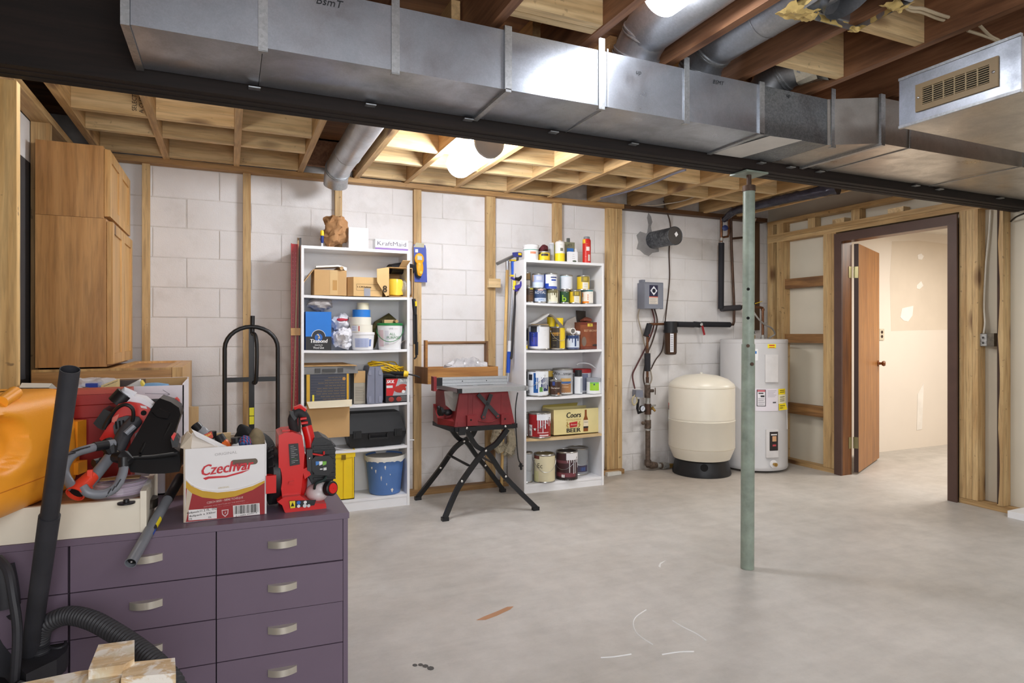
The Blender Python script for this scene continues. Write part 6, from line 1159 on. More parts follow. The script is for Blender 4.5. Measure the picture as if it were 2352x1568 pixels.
e0 = ang(1788); P_ = lambda a, z, k: Vector((hc.x+(r+k)*cos(a), hc.y+(r+k)*sin(a), z))
B().hexa([P_(e0, hz(942), .004), P_(ang(1803), hz(941), .02), P_(ang(1803), hz(926), .004), P_(e0, hz(927), .003), P_(e0, hz(942), .006), P_(ang(1803), hz(941), .022), P_(ang(1803), hz(926), .006), P_(e0, hz(927), .005)]).build('energy_label', mm(236, 214, 40), wh, 0)
for k, y in enumerate((896, 900, 911, 916, 920, 931, 936)): hl(1791, 1801, y, y+1.2, mm(70, 66, 30), 'print_line', .0046 if y < 926 else .009)
hl(1722, 1741, 801, 828, mm(232, 232, 232), 'round_badge', .002); hl(1724, 1738, 806, 812, mm(46, 116, 190), 'badge_band', .003); hl(1724, 1733, 816, 824, mm(50, 60, 70), 'badge_picture', .003)
a = ang(1776); q = P_(a, hz(1064), .0); nd = Vector((cos(a), sin(a), 0)); B().lathe([(.036, 0), (.034, .006), (.001, .008)], q, 22, nd).build('drain_plate', WHITE, wh); B().lathe([(.012, .006), (.012, .03), (.017, .032), (.017, .04), (.008, .042), (.008, .05)], q, 12, nd).build('drain_valve', BR, wh)
zt = zT+.004
B().lathe([(.022, 0), (.022, .03), (.016, .034), (.016, .05)], Vector((Py(1729, 770, 4.40).x, 4.40, zt)), 14).build('relief_valve', BR, wh); q = Vector((Py(1729, 770, 4.40).x, 4.40, zt+.055)); B().bar(q+Vector((-.03, 0, .01)), q+Vector((.035, 0, -.006)), .012, .003).build('relief_lever', STEEL, wh, 0)
nx = Py(1752, 770, 4.46); nx.z = zt
B().lathe([(.020, 0), (.022, .012), (.018, .016), (.018, .034), (.013, .036)], nx, 14).build('union', GALVW, wh); top = Py(1752, 706, 4.46); B().tube([nx+ZU*.03, Vector((nx.x, nx.y, top.z-.02)), Vector((nx.x-.004, nx.y, top.z-.004)), Vector((nx.x-.03, nx.y, top.z)), Vector((Py(1724, 706, 4.46).x, nx.y, top.z))], .0125, 12).build('hot_riser', CU, wh)
for z_ in (top.z-.03,): B().tube([Vector((nx.x, nx.y, z_)), Vector((nx.x, nx.y, z_+.02))], .016, 12).build('coupling', CU, wh)
B().bar(Py(1728, 699, 4.42), Py(1750, 692, 4.42), .014, .004).build('yellow_lever', mm(214, 180, 30), wh, 0)
B().tube([Py(1731, 716, 4.45), Py(1742, 732, 4.42), Py(1757, 745, 4.42), Py(1772, 753, 4.42), Py(1780, 766, 4.44), Py(1772, 773, 4.46), Vector((Py(1766, 776, 4.46).x, 4.46, zt+.002))], .008, 9, smooth=5).build('flex_conduit', M('grey_conduit', (150, 146, 140), .5, .2), wh)
B().tube([P_(ang(1803)+.12, hz(942), .0), P_(ang(1803)+.12, hz(988), .006)], .003, 6).build('side_wire', mm(224, 224, 224), wh)
# white plaster lump at the stud foot
a, b = Py(1390, 1086, 4.70), Py(1422, 1078, 4.70)
B().box(a.x, b.x, 4.66, 4.73, .001, .03).crumple(.006, 2, 20).build('plaster_lump', PW, wall, 0, .008, 2)
# ------------------------------------------------ switch box and cable on the right wall
sb = thing('switch_box', 'old grey metal electrical box with pale cable on the drywall between studs', 'switch box', Px(2268, 782, 4.95))
a, b = Px(2250, 795, 4.93), Px(2283, 765, 4.93)
B().box(4.93, 4.988, b.y, a.y-.0, a.z, b.z).build('box_body', M('old_steel', (112, 104, 92), .6, .4, .4, 40), sb, 0, .003, 1)
p, q = Px(2251, 794, 4.93), Px(2267, 767, 4.93); B().box(4.925, 4.931, q.y, p.y, p.z, q.z).build('cover_plate', M('pitted_cover', (176, 176, 174), .5, .3, .6, 60), sb, 0, .002, 1)
for z in (.25, .7): B().cyl((4.926, (p.y+q.y)/2, p.z+(q.z-p.z)*z), (4.924, (p.y+q.y)/2, p.z+(q.z-p.z)*z), .008, n=10).build('knockout', M('dark_hole', (60, 58, 56), .7), sb)
B().tube([Px(2275, 482, 4.97), Px(2271, 540, 4.97), Px(2264, 610, 4.965), Px(2260, 700, 4.96), Px(2262, 740, 4.95), Px(2259, 766, 4.945)], .0062, 8, smooth=5).build('cable', M('pale_cable', (214, 208, 194), .55), sb)
tag(B().tube([Px(2322, 508, 4.96), Px(2334, 498, 4.9), Px(2352, 490, 4.8)], .006, 7, smooth=4).build('black_cable', BLACK), 'short black cable under the beam at the right edge', 'cable')
tag(B().tube([Pz(1380, 455, 2.36), Pz(1440, 440, 2.355), Pz(1500, 420, 2.36), Pz(1545, 400, 2.365), Pz(1575, 390, 2.37)], .008, 8, smooth=6).build('ceiling_cable', M('steel_grey_cable', (96, 94, 104), .5)), 'grey armoured cable sagging under the rear joists', 'cable')
tag(B().tube([Pz(1470, 470, 2.39), Pz(1500, 472, 2.375), Pz(1530, 468, 2.38), Pz(1565, 462, 2.39), Pz(1596, 452, 2.40)], .005, 7, smooth=6).build('ceiling_cable', GYW), 'beige cable drooping above the wall sleeve', 'cable')
# ------------------------------------------------ purple dresser
PUR_ = M('purple_paint', (107, 92, 108), .42, 0, .06, 5, .05, 120); PURI = M('dark_gap', (40, 30, 40), .8)
DA = Vector((.34, 2.017, 0)); dl = Vector((-1, .0617, 0)).normalized(); DT = .68; dback = Vector((0, 1, 0)); dout = Vector((-dl.y, dl.x, 0)); dout = -dout if dout.y > 0 else dout
def DP(s_, n=0, z=0): return DA+dl*s_+dout*n+ZU*z
ds = thing('dresser', 'purple painted wooden dresser with silver pulls in the left foreground', 'dresser', DP(.8, -.3))
LEN, DEP = .975, .78
top = [DP(-.004, .004), DP(LEN, .004), DP(LEN, .004)+dback*DEP, DP(-.004, .004)+dback*DEP]
B().prism([q+ZU*(DT-.018) for q in top], (0, 0, .018)).build('top_board', PUR_, ds, 0, .002, 2)
B().prism([DP(0), DP(.014), DP(.014)+dback*(DEP-.01), DP(0)+dback*(DEP-.01)], (0, 0, DT-.0185)).build('side_panel', PUR_, ds, 0, .001, 1)
B().prism([DP(LEN-.014), DP(LEN), DP(LEN)+dback*(DEP-.01), DP(LEN-.014)+dback*(DEP-.01)], (0, 0, DT-.0185)).build('side_panel', PUR_, ds, 0)
B().prism([DP(.014, -.012), DP(LEN-.014, -.012), DP(LEN-.014, -.012)+dback*(DEP-.03), DP(.014, -.012)+dback*(DEP-.03)], (0, 0, DT-.0185)).build('carcass', PURI, ds, 0)
B().prism([DP(.014, -.011), DP(LEN-.014, -.011), DP(LEN-.014, -.001), DP(.014, -.001)], (0, 0, .142)).build('base_board', PUR_, ds, 0)
sv = lambda px: min((abs(1176+FPX*(DP(k*.001).x*_c-DP(k*.001).y*_s)/(DP(k*.001).x*_s+DP(k*.001).y*_c)-px), k*.001) for k in range(1400))[1]
c1, c2 = sv(497), sv(159)
cols_ = [(.016, c1-.002), (c1+.0015, c2-.003), (c2+.003, LEN-.016)]
rows = [(.535, .661), (.407, .532), (.279, .404), (.147, .276)]
NIC = M('brushed_nickel', (206, 200, 188), .3, .7, .05)
for ci, (a, b) in enumerate(cols_):
    for ri, (z0_, z1_) in enumerate(rows):
        pr = .004 if (ci, ri) == (0, 1) else 0
        dw = B().prism([DP(a, -.010), DP(b, -.010), DP(b, .003+pr), DP(a, .003+pr)], (0, 0, z1_-z0_)); [setattr(v, 'co', v.co+ZU*z0_) for v in dw.bm.verts]
        dw = dw.build('drawer', PUR_, ds, 0, .0015, 1)
        m_ = {0: sv(648.5), 1: sv(337)}.get(ci, c2+.205); zc = z1_-.054; hw = .041
        arc = [DP(m_+hw*k/6, .003+pr+.006+.016*(1-(k/6)**2)) for k in range(-6, 7)]
        B().prism([q+ZU*(zc-.010) for q in arc+[DP(m_+hw, .003+pr), DP(m_-hw, .003+pr)]], (0, 0, .020)).build('handle', NIC, dw, 40, .0008, 1)
# ------------------------------------------------ upside-down cream drawer on the dresser
CR = M('cream_paint', (228, 220, 202), .5, 0, .06); PLY = wood('worn_plywood', (176, 124, 76), (128, 80, 44), 'x', k=.7, knots=False, contrast=1.3)
cd = thing('cream_drawer', 'cream painted drawer lying upside down on the dresser', 'drawer', DP(1, -.1, DT)); s0 = sv(322); zA = DT+.0008
def cbox(s1_, s2_, n1, n2, z1_, z2_, nm, m, bv=.0015):
    b = B().hexa([DP(s1_)+dback*n1, DP(s2_)+dback*n1, DP(s2_)+dback*n2, DP(s1_)+dback*n2, *[q+ZU*(z2_-z1_) for q in (DP(s1_)+dback*n1, DP(s2_)+dback*n1, DP(s2_)+dback*n2, DP(s1_)+dback*n2)]])
    for v in b.bm.verts: v.co.z += z1_
    return b.build(nm, m, cd, 0, bv, 1)
cbox(s0, .96, .0, .014, zA, zA+.094, 'side_board', CR); cbox(s0, .96, .30, .314, zA, zA+.094, 'side_board', CR); cbox(.946, .96, .0145, .2995, zA, zA+.094, 'back_board', CR)
cbox(s0+.001, .9455, .0145, .2995, zA+.078, zA+.086, 'plywood_bottom', PLY)
cbox(s0-.016, s0-.0005, -.004, .30, zA, zA+.116, 'drawer_front', CR, .004)
q = DP(s0-.016)+dback*.12+ZU*(zA+.055)
B().rings([[q+Vector((.018*sin(t_), .045*cos(t_)*k, .012*j)) for t_ in [pi*i/10 for i in range(11)]] for j, k in ((-1, 1.0), (0, .95), (1, .75))], cap=True).build('cup_pull', M('dark_bronze', (60, 54, 48), .35, .7), cd)
for a in (.03, .22): B().cyl(DP(s0+.33+a*.1)+dback*(-.0006)+ZU*(zA+.05), DP(s0+.33+a*.1)+dback*(.0)+ZU*(zA+.05), .002, n=8).build('nail_head', STEEL, cd, 0)
ZP = zA+.0862
PX_ = Vector((1, 0, 0))
# ------------------------------------------------ orange tool case
OR = M('orange_plastic', (244, 160, 40), .42, 0, .05, 6, .25, 350); ORD = M('orange_shadow', (206, 116, 16), .5)
pn, pf = Vector((-.505, 1.955, 0)), Vector((-.408, 2.285, 0)); u = (pf-pn).normalized(); pn = pn-u*.14; L_ = (pf-pn).length; w = Vector((-u.y, u.x, 0)); R3 = Matrix((u, w, ZU)).transposed()
oc = thing('orange_case', 'big orange moulded power tool case on the upside down drawer', 'tool case', pn.lerp(pf, .5)+w*.17+ZU*ZP)
def rbox(hx, hy, hz_, r, n=16, fn=None):
    b = B(); bm = b.bm; bmesh.ops.create_cube(bm, size=2); bmesh.ops.subdivide_edges(bm, edges=bm.edges[:], cuts=n, use_grid_fill=True)
    for v in bm.verts:
        p = Vector((v.co.x*hx, v.co.y*hy, v.co.z*hz_)); q = Vector((max(-hx+r, min(hx-r, p.x)), max(-hy+r, min(hy-r, p.y)), max(-hz_+r, min(hz_-r, p.z)))); d = p-q
        v.co = q+(d.normalized()*r if d.length > 1e-9 else d)
        if fn: v.co = fn(v.co)
    return b
ch = .31; cc = pn.lerp(pf, .5)+w*.14+ZU*(ZP+ch/2+.001)
def dent(p):
    if p.y < -.08:
        e = ((p.x+.105)/.085)**2+((p.z-.04)/.062)**2
        p.y += .034*max(0, min(1, (1.25-e)*2.6))
    k = min(1, max(0, (p.z+.155)/.31)); p.y += .02*max(0, k-.4)*(1 if p.y < 0 else -1); p.x *= 1-.06*max(0, k-.6)
    return p
b = rbox(L_/2+.01, .14, ch/2, .055, 30, dent)
for v in b.bm.verts: v.co = cc+R3@v.co
b.build('case_shell', OR, oc, 60)
b = B(); rim = []
for k in range(80):
    t_ = 2*pi*k/80; ex = .35; q = Vector((math.copysign(abs(cos(t_))**ex, cos(t_))*(L_/2+.0085), math.copysign(abs(sin(t_))**ex, sin(t_))*.1385, -.075)); rim.append(cc+R3@q)
b.tube(rim, .0025, 6, True).build('parting_seam', ORD, oc)
def lb(x, y, z, sx, sy, sz, nm, m, bv=.006): 
    return B().obox(cc+R3@Vector((x, y, z)), (sx, sy, sz), R3).build(nm, m, oc, 30, bv, 3)
lb(L_/2+.035, -.08, -.05, .04, .05, .11, 'latch', OR, .012); lb(L_/2+.02, -.11, .0, .05, .04, .10, 'latch', OR, .012); lb(L_/2-.02, -.142, -.085, .05, .02, .035, 'latch', OR, .008)
lb(L_/2+.02, -.09, .062, .02, .012, .012, 'white_tag', WHITE, .001)
hcx = Py(20, 905, 2.02); B().tube([Py(-40, 905, 2.0), Py(4, 920, 2.0), Py(14, 912, 2.02)], .011, 10).build('dark_grip', BLACK, oc); B().tube([Py(2, 924, 1.985), Py(34, 902, 2.06)], [.016, .018], 12).build('handle_lug', OR, oc)
# ------------------------------------------------ carton and clutter behind: open white carton, red case
wb = thing('white_carton', 'open white carton full of odds and ends behind the red case', 'box', (-.35, 2.6, DT))
yb_ = 2.50; a, b_ = Py(160, 1100, yb_), Py(422, 884, yb_); x0, x1, z0_, z1_ = a.x, b_.x, DT+.001, b_.z
WB = M('white_board', (224, 220, 226), .6); bb = B(); dp = .30
bb.box(x0, x1, yb_, yb_+.004, z0_, z1_).box(x0, x1, yb_+dp, yb_+dp+.004, z0_, z1_+.01).box(x0, x0+.004, yb_, yb_+dp, z0_, z1_).box(x1-.004, x1, yb_, yb_+dp, z0_, z1_+.005).box(x0, x1, yb_, yb_+dp, z0_, z0_+.004); bb.build('box_body', WB, wb, 0)
B().box(x0+.005, x1-.005, yb_+dp-.002, yb_+dp, z0_+.1, z1_+.009).build('kraft_lining', CARD, wb, 0)
p0, p1 = Py(333, 903, yb_-.001), Py(390, 905, yb_-.001); B().tube([p0, p1], .0008, 4).tube([p1, Py(374, 895, yb_-.001)], .0008, 4).tube([p1, Py(378, 911, yb_-.001)], .0008, 4).build('printed_arrow', mm(150, 146, 156), wb)
zq = z1_-.015
def odd(nm, lab, cat, o): tag(o, lab, cat)
def boxpx(a0, b0, a1, b1, y, d, m, nm, lab, cat, bv=.002): p, q = Py(a0, b1, y), Py(a1, b0, y); tag(B().box(p.x, q.x, y, y+d, p.z, q.z).build(nm, m, None, 0, bv), lab, cat)
boxpx(196, 880, 224, 900, 2.60, .08, mm(24, 54, 150), 'blue_box', 'small dark blue box poking out of the white carton', 'box')
tag(B().sph(Py(215, 882, 2.66), (.07, .05, .022), 20, 10).crumple(.016, 4, 24).build('plastic_wrap', FILM, None, 20), 'clear plastic wrap over the small blue box', 'plastic')
p = [Py(232, 905, 2.56), Py(232, 885, 2.56), Py(268, 871, 2.56), Py(268, 898, 2.56)]; tag(B().prism(p, (.004, .04, 0)).build('kraft_packing', mm(216, 190, 132)), 'slotted kraft packing card standing in the white carton', 'packing card')
for k in range(3): q = Py(238+k*10, 887-k*4, 2.5585); B().bar(q, q+Vector((.016, 0, .006)), .001, .003, (0, 1, 0)).build('slot', mm(70, 56, 40), bpy.data.objects['kraft_packing'], 0)
boxpx(270, 872, 330, 900, 2.68, .06, mm(70, 52, 48), 'brown_case', 'dark brown case end standing in the white carton', 'case')
tag(B().prism([Py(270, 898, 2.60), Py(318, 873, 2.60), Py(330, 884, 2.60), Py(324, 899, 2.60)], (0, .05, 0)).crumple(.004, 3, 20).build('tube_packet', mm(196, 192, 188)), 'grey and white crumpled packet in the white carton', 'packet')
tag(B().prism([Py(324, 874, 2.595), Py(331, 884, 2.595), Py(328, 894, 2.595), Py(322, 880, 2.595)], (0, .05, 0)).build('yellow_packet', mm(226, 200, 70)), 'yellow end of a packet in the white carton', 'packet')
c = Py(352, 893, 2.64); tag(B().lathe([(.055, -.02), (.058, 0), (.05, .016), (.02, .022), (.001, .022)], c, 24).build('blue_lid', M('sky_blue_plastic', (86, 150, 200), .35)), 'sky blue round tub lid in the white carton', 'lid')
c = Py(386, 893, 2.66); tag(B().lathe([(.045, -.03), (.048, 0), (.042, .012), (.001, .014)], c, 26).build('dark_lid', mm(66, 44, 40)), 'dark brown round lid at the right of the white carton', 'lid')
for px, m in ((176, (198, 196, 190)), (192, (90, 88, 90))): tag(B().tube([Py(px-8, 897, 2.56), Py(px+8, 897, 2.52)], .013, 12).build('plastic_tube', mm(*m)), 'small %s plastic tube end on the left rim of the white carton' % ('pale' if px < 180 else 'dark'), 'tube')
rc_ = thing('red_case', 'glossy dark red metal case standing behind the string trimmer', 'case', (-.4, 2.42, DT)); RC = M('case_red', (150, 16, 10), .4, 0, .12)
yr_ = 2.36; a, b_ = Py(150, 1080, yr_), Py(300, 903, yr_)
B().box(a.x-.06, b_.x, yr_, yr_+.10, ZP+.001, b_.z).build('case_body', RC, rc_, 0, .008, 3); B().box(a.x-.06, b_.x-.003, yr_+.004, yr_+.10, b_.z+.0005, b_.z+.015).build('case_lid', M('dusty_red', (176, 70, 54), .45), rc_, 0, .004, 2)
for z in (.035, .075): B().tube([Vector((a.x-.06, yr_-.0005, b_.z-z)), Vector((b_.x-.012, yr_-.0005, b_.z-z+.004))], .0012, 5).build('crease', M('crease_red', (120, 14, 10), .4), rc_)
tag(B().prism([Py(44, 890, 2.6), Py(112, 890, 2.6), Py(119, 880, 2.62), Py(50, 879, 2.62)], (0, .10, -.03)).build('pale_box', mm(216, 210, 196), None, 0, .003), 'pale flat box with dark lettering behind the orange case', 'box'); 
q0, q1 = Py(408, 934, 2.92), Py(456, 934, 2.92)
tag(B().prism([Vector((q0.x, 2.92, .001)), Vector((q1.x, 2.92, .001)), q1, q0+Vector((.012, 0, -.002))], (0, .02, 0)).build('pine_board', PINE, None, 0, .002), 'short pale pine board leaning behind the white carton', 'board')
tag(B().box(-.20, -.06, 2.46, 2.62, DT+.001, DT+.10).build('wood_block', wood('brown_block', (156, 106, 62), (118, 76, 40), 'z'), None, 0, .003), 'brown wooden block on the dresser under the black trimmer guard', 'wood block')
# ------------------------------------------------ tall cabinets and lying cabinet behind
CAB = wood('cabinet_laminate', (192, 144, 90), (168, 120, 68), 'z', k=.8, knots=False, rough=.4); CABX = wood('cabinet_laminate_flat', (192, 144, 90), (168, 120, 68), 'x', k=.8, knots=False, rough=.4); PALEC = wood('pale_maple', (226, 184, 122), (200, 152, 90), 'z', k=.7, rough=.4)
xr = -.58; yc0 = Px(249, 400, xr).y
def cab(nm, lab, z0_, z1_, dx, dy=0.0):
    p = Py(81, 500, yc0); t = thing(nm, lab, 'cabinet', ((p.x+xr)/2, yc0+.3, z0_))
    x1 = xr+dx; B().box(p.x, x1-.022, yc0, 4.66, z0_, z1_).build('side_body', CAB, t, 0, .002, 1)
    for k, (ya, yb2) in enumerate(((yc0+.012, (yc0+4.66)/2-.002), ((yc0+4.66)/2+.002, 4.655))):
        d = B().box(x1-.020, x1-.002, ya, yb2, z0_+.012, z1_-.012).build('door', PALEC, t, 0, .002, 1); m_ = .055
        for q in ((ya, ya+m_, z0_+.013, z1_-.013), (yb2-m_, yb2, z0_+.013, z1_-.013), (ya+m_, yb2-m_, z0_+.013, z0_+.013+m_), (ya+m_, yb2-m_, z1_-.013-m_, z1_-.013)): B().box(x1-.002, x1+.006, *q).build('rail', PALEC, d, 0, .002, 1)
    return t
zt, zm = Py(165, 328, yc0).z, Py(165, 497, yc0).z
yl_ = 3.72; a, b_ = Py(72, 850, yl_), Py(404, 843, yl_); zl = (a.z+b_.z)/2
cab('wall_cabinet', 'upper brown laminate cabinet with pale panelled doors, top of the stack', zm+.0015, zt, 0); cab('wall_cabinet', 'lower brown laminate cabinet with pale panelled doors under the top one', zl+.0015, zm, .012)
lc = thing('base_cabinet', 'brown laminate cabinet carrying the stacked cabinets beside the hand truck', 'cabinet', ((a.x+b_.x)/2, 4.1, 0))
B().box(a.x, b_.x-.02, yl_, 4.66, 0, zl-.012).build('cabinet_body', CABX, lc, 0, .002, 1); B().box(b_.x-.018, b_.x+.03, yl_+.004, 4.64, 0, zl).build('face_frame', PALEC, lc, 0, .003, 1)
for q in ((a.x, b_.x-.02, yl_, yl_+.03), (xr+.03, b_.x-.02, 4.60, 4.66), (xr+.03, xr+.06, yl_+.03, 4.60), (b_.x-.05, b_.x-.02, yl_+.03, 4.60)): B().box(*q, zl-.0115, zl).build('top_rail', PALEC, lc, 0, .002, 1)
# ------------------------------------------------ string trimmer in pieces
st = thing('string_trimmer', 'red string trimmer engine with grey shaft, loop handle and black guard on the drawer', 'string trimmer', (-.3, 2.25, ZP))
GS = M('trimmer_grey', (122, 125, 132), .45, .1, .05); RD = M('trimmer_red', (208, 34, 22), .33, 0, .08); BG = M('guard_black', (13, 13, 15), .38, 0, .12)
T = lambda px, py, y: Py(px, py, y)
B().tube([T(196, 1120, 2.03), T(268, 1030, 2.14)], .0155, 16).build('shaft', GS, st); B().tube([T(252, 1048, 2.115), T(268, 1030, 2.14)], [.018, .019], 14).build('chrome_clamp', CHROME, st)
B().tube([T(262, 1040, 2.13), T(272, 1024, 2.15), T(290, 990, 2.19), T(312, 965, 2.22)], [.022, .034, .036, .020], 16, smooth=4).build('dark_boot', M('boot_grey', (58, 58, 62), .5), st); B().tube([T(288, 996, 2.16), T(308, 978, 2.17)], .009, 8).build('grey_lever', GS, st)
B().tube([T(172, 1135, 2.00), T(186, 1118, 2.02), T(212, 1092, 2.05)], [.024, .022, .018], 16, cap=False).solid(.003).build('red_coupler', mm(226, 66, 40), st); B().tube([T(175, 1131, 2.008), T(185, 1119, 2.02)], .018, 14).build('coupler_bore', HOLE, st)
B().obox(T(207, 1100, 2.03), (.012, .012, .05)).build('coupler_knob', mm(226, 66, 40), st, 0, .003)
lh = [T(262, 1018, 2.12), T(236, 1022, 2.10), T(205, 1030, 2.07), T(170, 1042, 2.05), T(150, 1068, 2.03), T(150, 1092, 2.02), T(168, 1120, 2.005)]
B().tube(lh, .0122, 12, smooth=6).build('loop_handle', GS, st); B().tube([T(216, 1026, 2.08), T(246, 1021, 2.105)], .0135, 12).build('handle_sleeve', BLACK, st)
rh = [T(286, 1064, 2.06), T(280, 1092, 2.04), T(264, 1120, 2.02), T(236, 1134, 2.005), T(204, 1132, 1.995), T(190, 1118, 2.0)]
B().tube(rh, .0122, 12, smooth=6).build('loop_handle', GS, st)
for k in range(4):
    q = spline([Vector(v) for v in rh], 6)[9+k*2]; B().bar(q+Vector((-.006, -.0122, -.010)), q+Vector((.006, -.0122, .010)), .003, .004, (0, 1, 0)).build('grip_slot', BLACK, st, 0)
    q = spline([Vector(v) for v in lh], 6)[13+k*2]; B().bar(q+Vector((-.010, -.0118, .004)), q+Vector((.010, -.0118, .009)), .003, .004, (0, 1, 0)).build('grip_slot', BLACK, st, 0)
B().tube([T(284, 1072, 2.055), T(284, 1050, 2.06)], .0135, 12).build('handle_sleeve', BLACK, st)
B().tube([T(245, 1010, 2.13), T(252, 1026, 2.12), T(258, 1044, 2.11)], [.014, .022, .012], 10).tube([T(264, 1050, 2.10), T(284, 1050, 2.07), T(300, 1060, 2.06)], [.014, .02, .012], 10).build('handle_bracket', BLACK, st)
B().tube([T(215, 1064, 2.10), T(240, 1058, 2.12), T(262, 1050, 2.13)], .012, 8).build('cable_sheath', BLACK, st)
# engine
def plate(pts, y, d, m, nm, bv=.006, sm=30): return B().prism([T(a, b, y) for a, b in pts], (0, d, 0)).build(nm, m, st, sm, bv, 2)
plate([(228, 1008), (246, 980), (258, 966), (252, 955), (262, 940), (272, 928), (296, 922), (322, 926), (342, 936), (352, 946), (340, 980), (300, 1000), (262, 1015), (236, 1014)], 2.24, .10, RD, 'engine_cover', .014)
plate([(262, 996), (260, 978), (272, 960), (290, 955), (318, 957), (326, 968), (312, 990), (290, 1004), (268, 1004)], 2.225, .03, M('starter_grey', (66, 66, 70), .5), 'starter_housing', .008)
for k in range(6): a = T(266+k*8.5, 964+abs(k-2.5)*1.5, 2.222); B().bar(a, a+Vector((.002, 0, -.022)), .004, .006, (0, 1, 0)).build('vent_slot', HOLE, st, 0)
plate([(214, 972), (238, 939), (256, 946), (262, 950), (246, 980), (236, 988), (224, 982)], 2.23, .10, BG, 'air_filter_box', .008)
plate([(272, 920), (290, 912), (300, 908), (330, 914), (352, 932), (346, 938), (320, 926), (298, 922), (276, 926)], 2.25, .08, M('tank_white', (226, 226, 232), .3), 'fuel_tank', .01)
B().tube([T(276, 921, 2.28), T(292, 903, 2.28), T(304, 912, 2.28)], [.022, .022, .02], 16).build('tank_neck', MATS['tank_white'], st); q0, q1 = T(276, 918, 2.275), T(290, 902, 2.275); d_ = (q0-q1).normalized()
B().tube([T(279, 914, 2.27)+d_*.020, T(289, 904, 2.27)], .028, 18).build('fuel_cap', BLACK, st, 30, .003)
B().tube([T(238, 985, 2.20), T(250, 962, 2.20), T(268, 938, 2.19), T(288, 929, 2.18), T(304, 938, 2.18), T(306, 958, 2.19), T(300, 978, 2.20)], .0055, 8, smooth=6).build('throttle_cable', BLACK, st)
plate([(322, 931), (336, 933), (338, 939), (324, 936)], 2.236, .003, mm(214, 208, 210), 'white_label', .0005); B().cyl(T(330, 948, 2.238), T(330, 948, 2.236), .008, n=14).build('cover_hole', HOLE, st)
plate([(258, 958), (274, 950), (266, 972), (256, 968)], 2.233, .004, mm(222, 110, 96), 'pale_sticker', .001)
plate([(340, 920), (398, 917), (404, 914), (410, 920), (416, 945), (412, 950), (404, 948), (398, 928), (342, 930)], 2.36, .05, RD, 'rear_guard', .006); plate([(338, 917), (400, 914), (400, 920), (338, 924)], 2.355, .01, BLACK, 'black_comb', .001)
# guard
gy = 2.10
def gp(px, py): return T(px, py, gy+.12*(1085-py)/170*(1 if py < 1040 else .27))
go = [(367, 914), (392, 923), (411, 936), (415, 952), (410, 968), (402, 990), (396, 1012), (399, 1028), (412, 1037), (414, 1060), (412, 1083), (380, 1087), (345, 1088), (300, 1084), (287, 1050), (294, 1031), (310, 1004), (328, 972), (344, 944), (356, 924)]
B().prism([gp(*q) for q in go], (0, .13, 0)).build('debris_guard', BG, st, 40, .012, 4)
for a in ([(322, 1040), (340, 1000), (358, 962), (368, 940)], [(362, 1036), (374, 1006), (392, 972)]): B().tube([gp(p, q)-YB*.001 for p, q in a], .0035, 8, smooth=4).build('guard_rib', BG, st)
B().tube([gp(p, q)-YB*.002 for p, q in ((292, 1052), (320, 1050), (350, 1048), (380, 1044), (408, 1040))], .005, 8, smooth=3).build('guard_lip', BG, st)
B().prism([gp(350, 944)-YB*.012, gp(368, 938)-YB*.012, gp(392, 946)-YB*.012, gp(386, 960)-YB*.012, gp(362, 956)-YB*.012], (0, .03, 0)).build('guard_step', BG, st, 40, .005, 2)
plate([(392, 1010), (396, 998), (406, 1000), (412, 1008), (408, 1026), (396, 1028)], gy-.03, .05, BLACK, 'trimmer_head', .008); plate([(393, 1003), (398, 996), (404, 998), (398, 1012)], gy-.035, .03, RD, 'red_cap', .004)
ls = thing('trimmer_shaft', 'grey lower trimmer shaft with yellow label sticking out over the drawers', 'shaft', T(300, 1292, 1.9))
S0, S1 = T(300, 1293, 1.915), T(414, 1096, 2.30); dS = (S1-S0).normalized(); e1_ = dS.orthogonal().normalized()
B().tube([S0, S0.lerp(S1, .72)], .0145, 20, cap=False).solid(.0015).build('tube', GS, ls); B().tube([S0+dS*.012, S0+dS*.2], .0115, 16).build('tube_inside', HOLE, ls); B().tube([S0.lerp(S1, .70), S1], .0155, 16).build('black_tube', BLACK, ls); B().obox(S0+dS*.006, (.004, .004, .004)).build('drive_tip', STEEL, ls, 0)
fS = (-(S0)).normalized(); fS = (fS-dS*fS.dot(dS)).normalized(); gS = dS.cross(fS)
def shp(f0, f1, a0, a1, m): 
    p0, p1 = S0.lerp(S1, f0), S0.lerp(S1, f1); B().grid(lambda u, v: p0.lerp(p1, u)+(fS*cos(a0+(a1-a0)*v)+gS*sin(a0+(a1-a0)*v))*.0151, 3, 8).build('label', m, ls, 40)
shp(.37, .46, -.7, .6, mm(232, 210, 40)); shp(.33, .37, -.7, .6, mm(40, 40, 46)); shp(.29, .35, -.2, .6, mm(40, 80, 180))
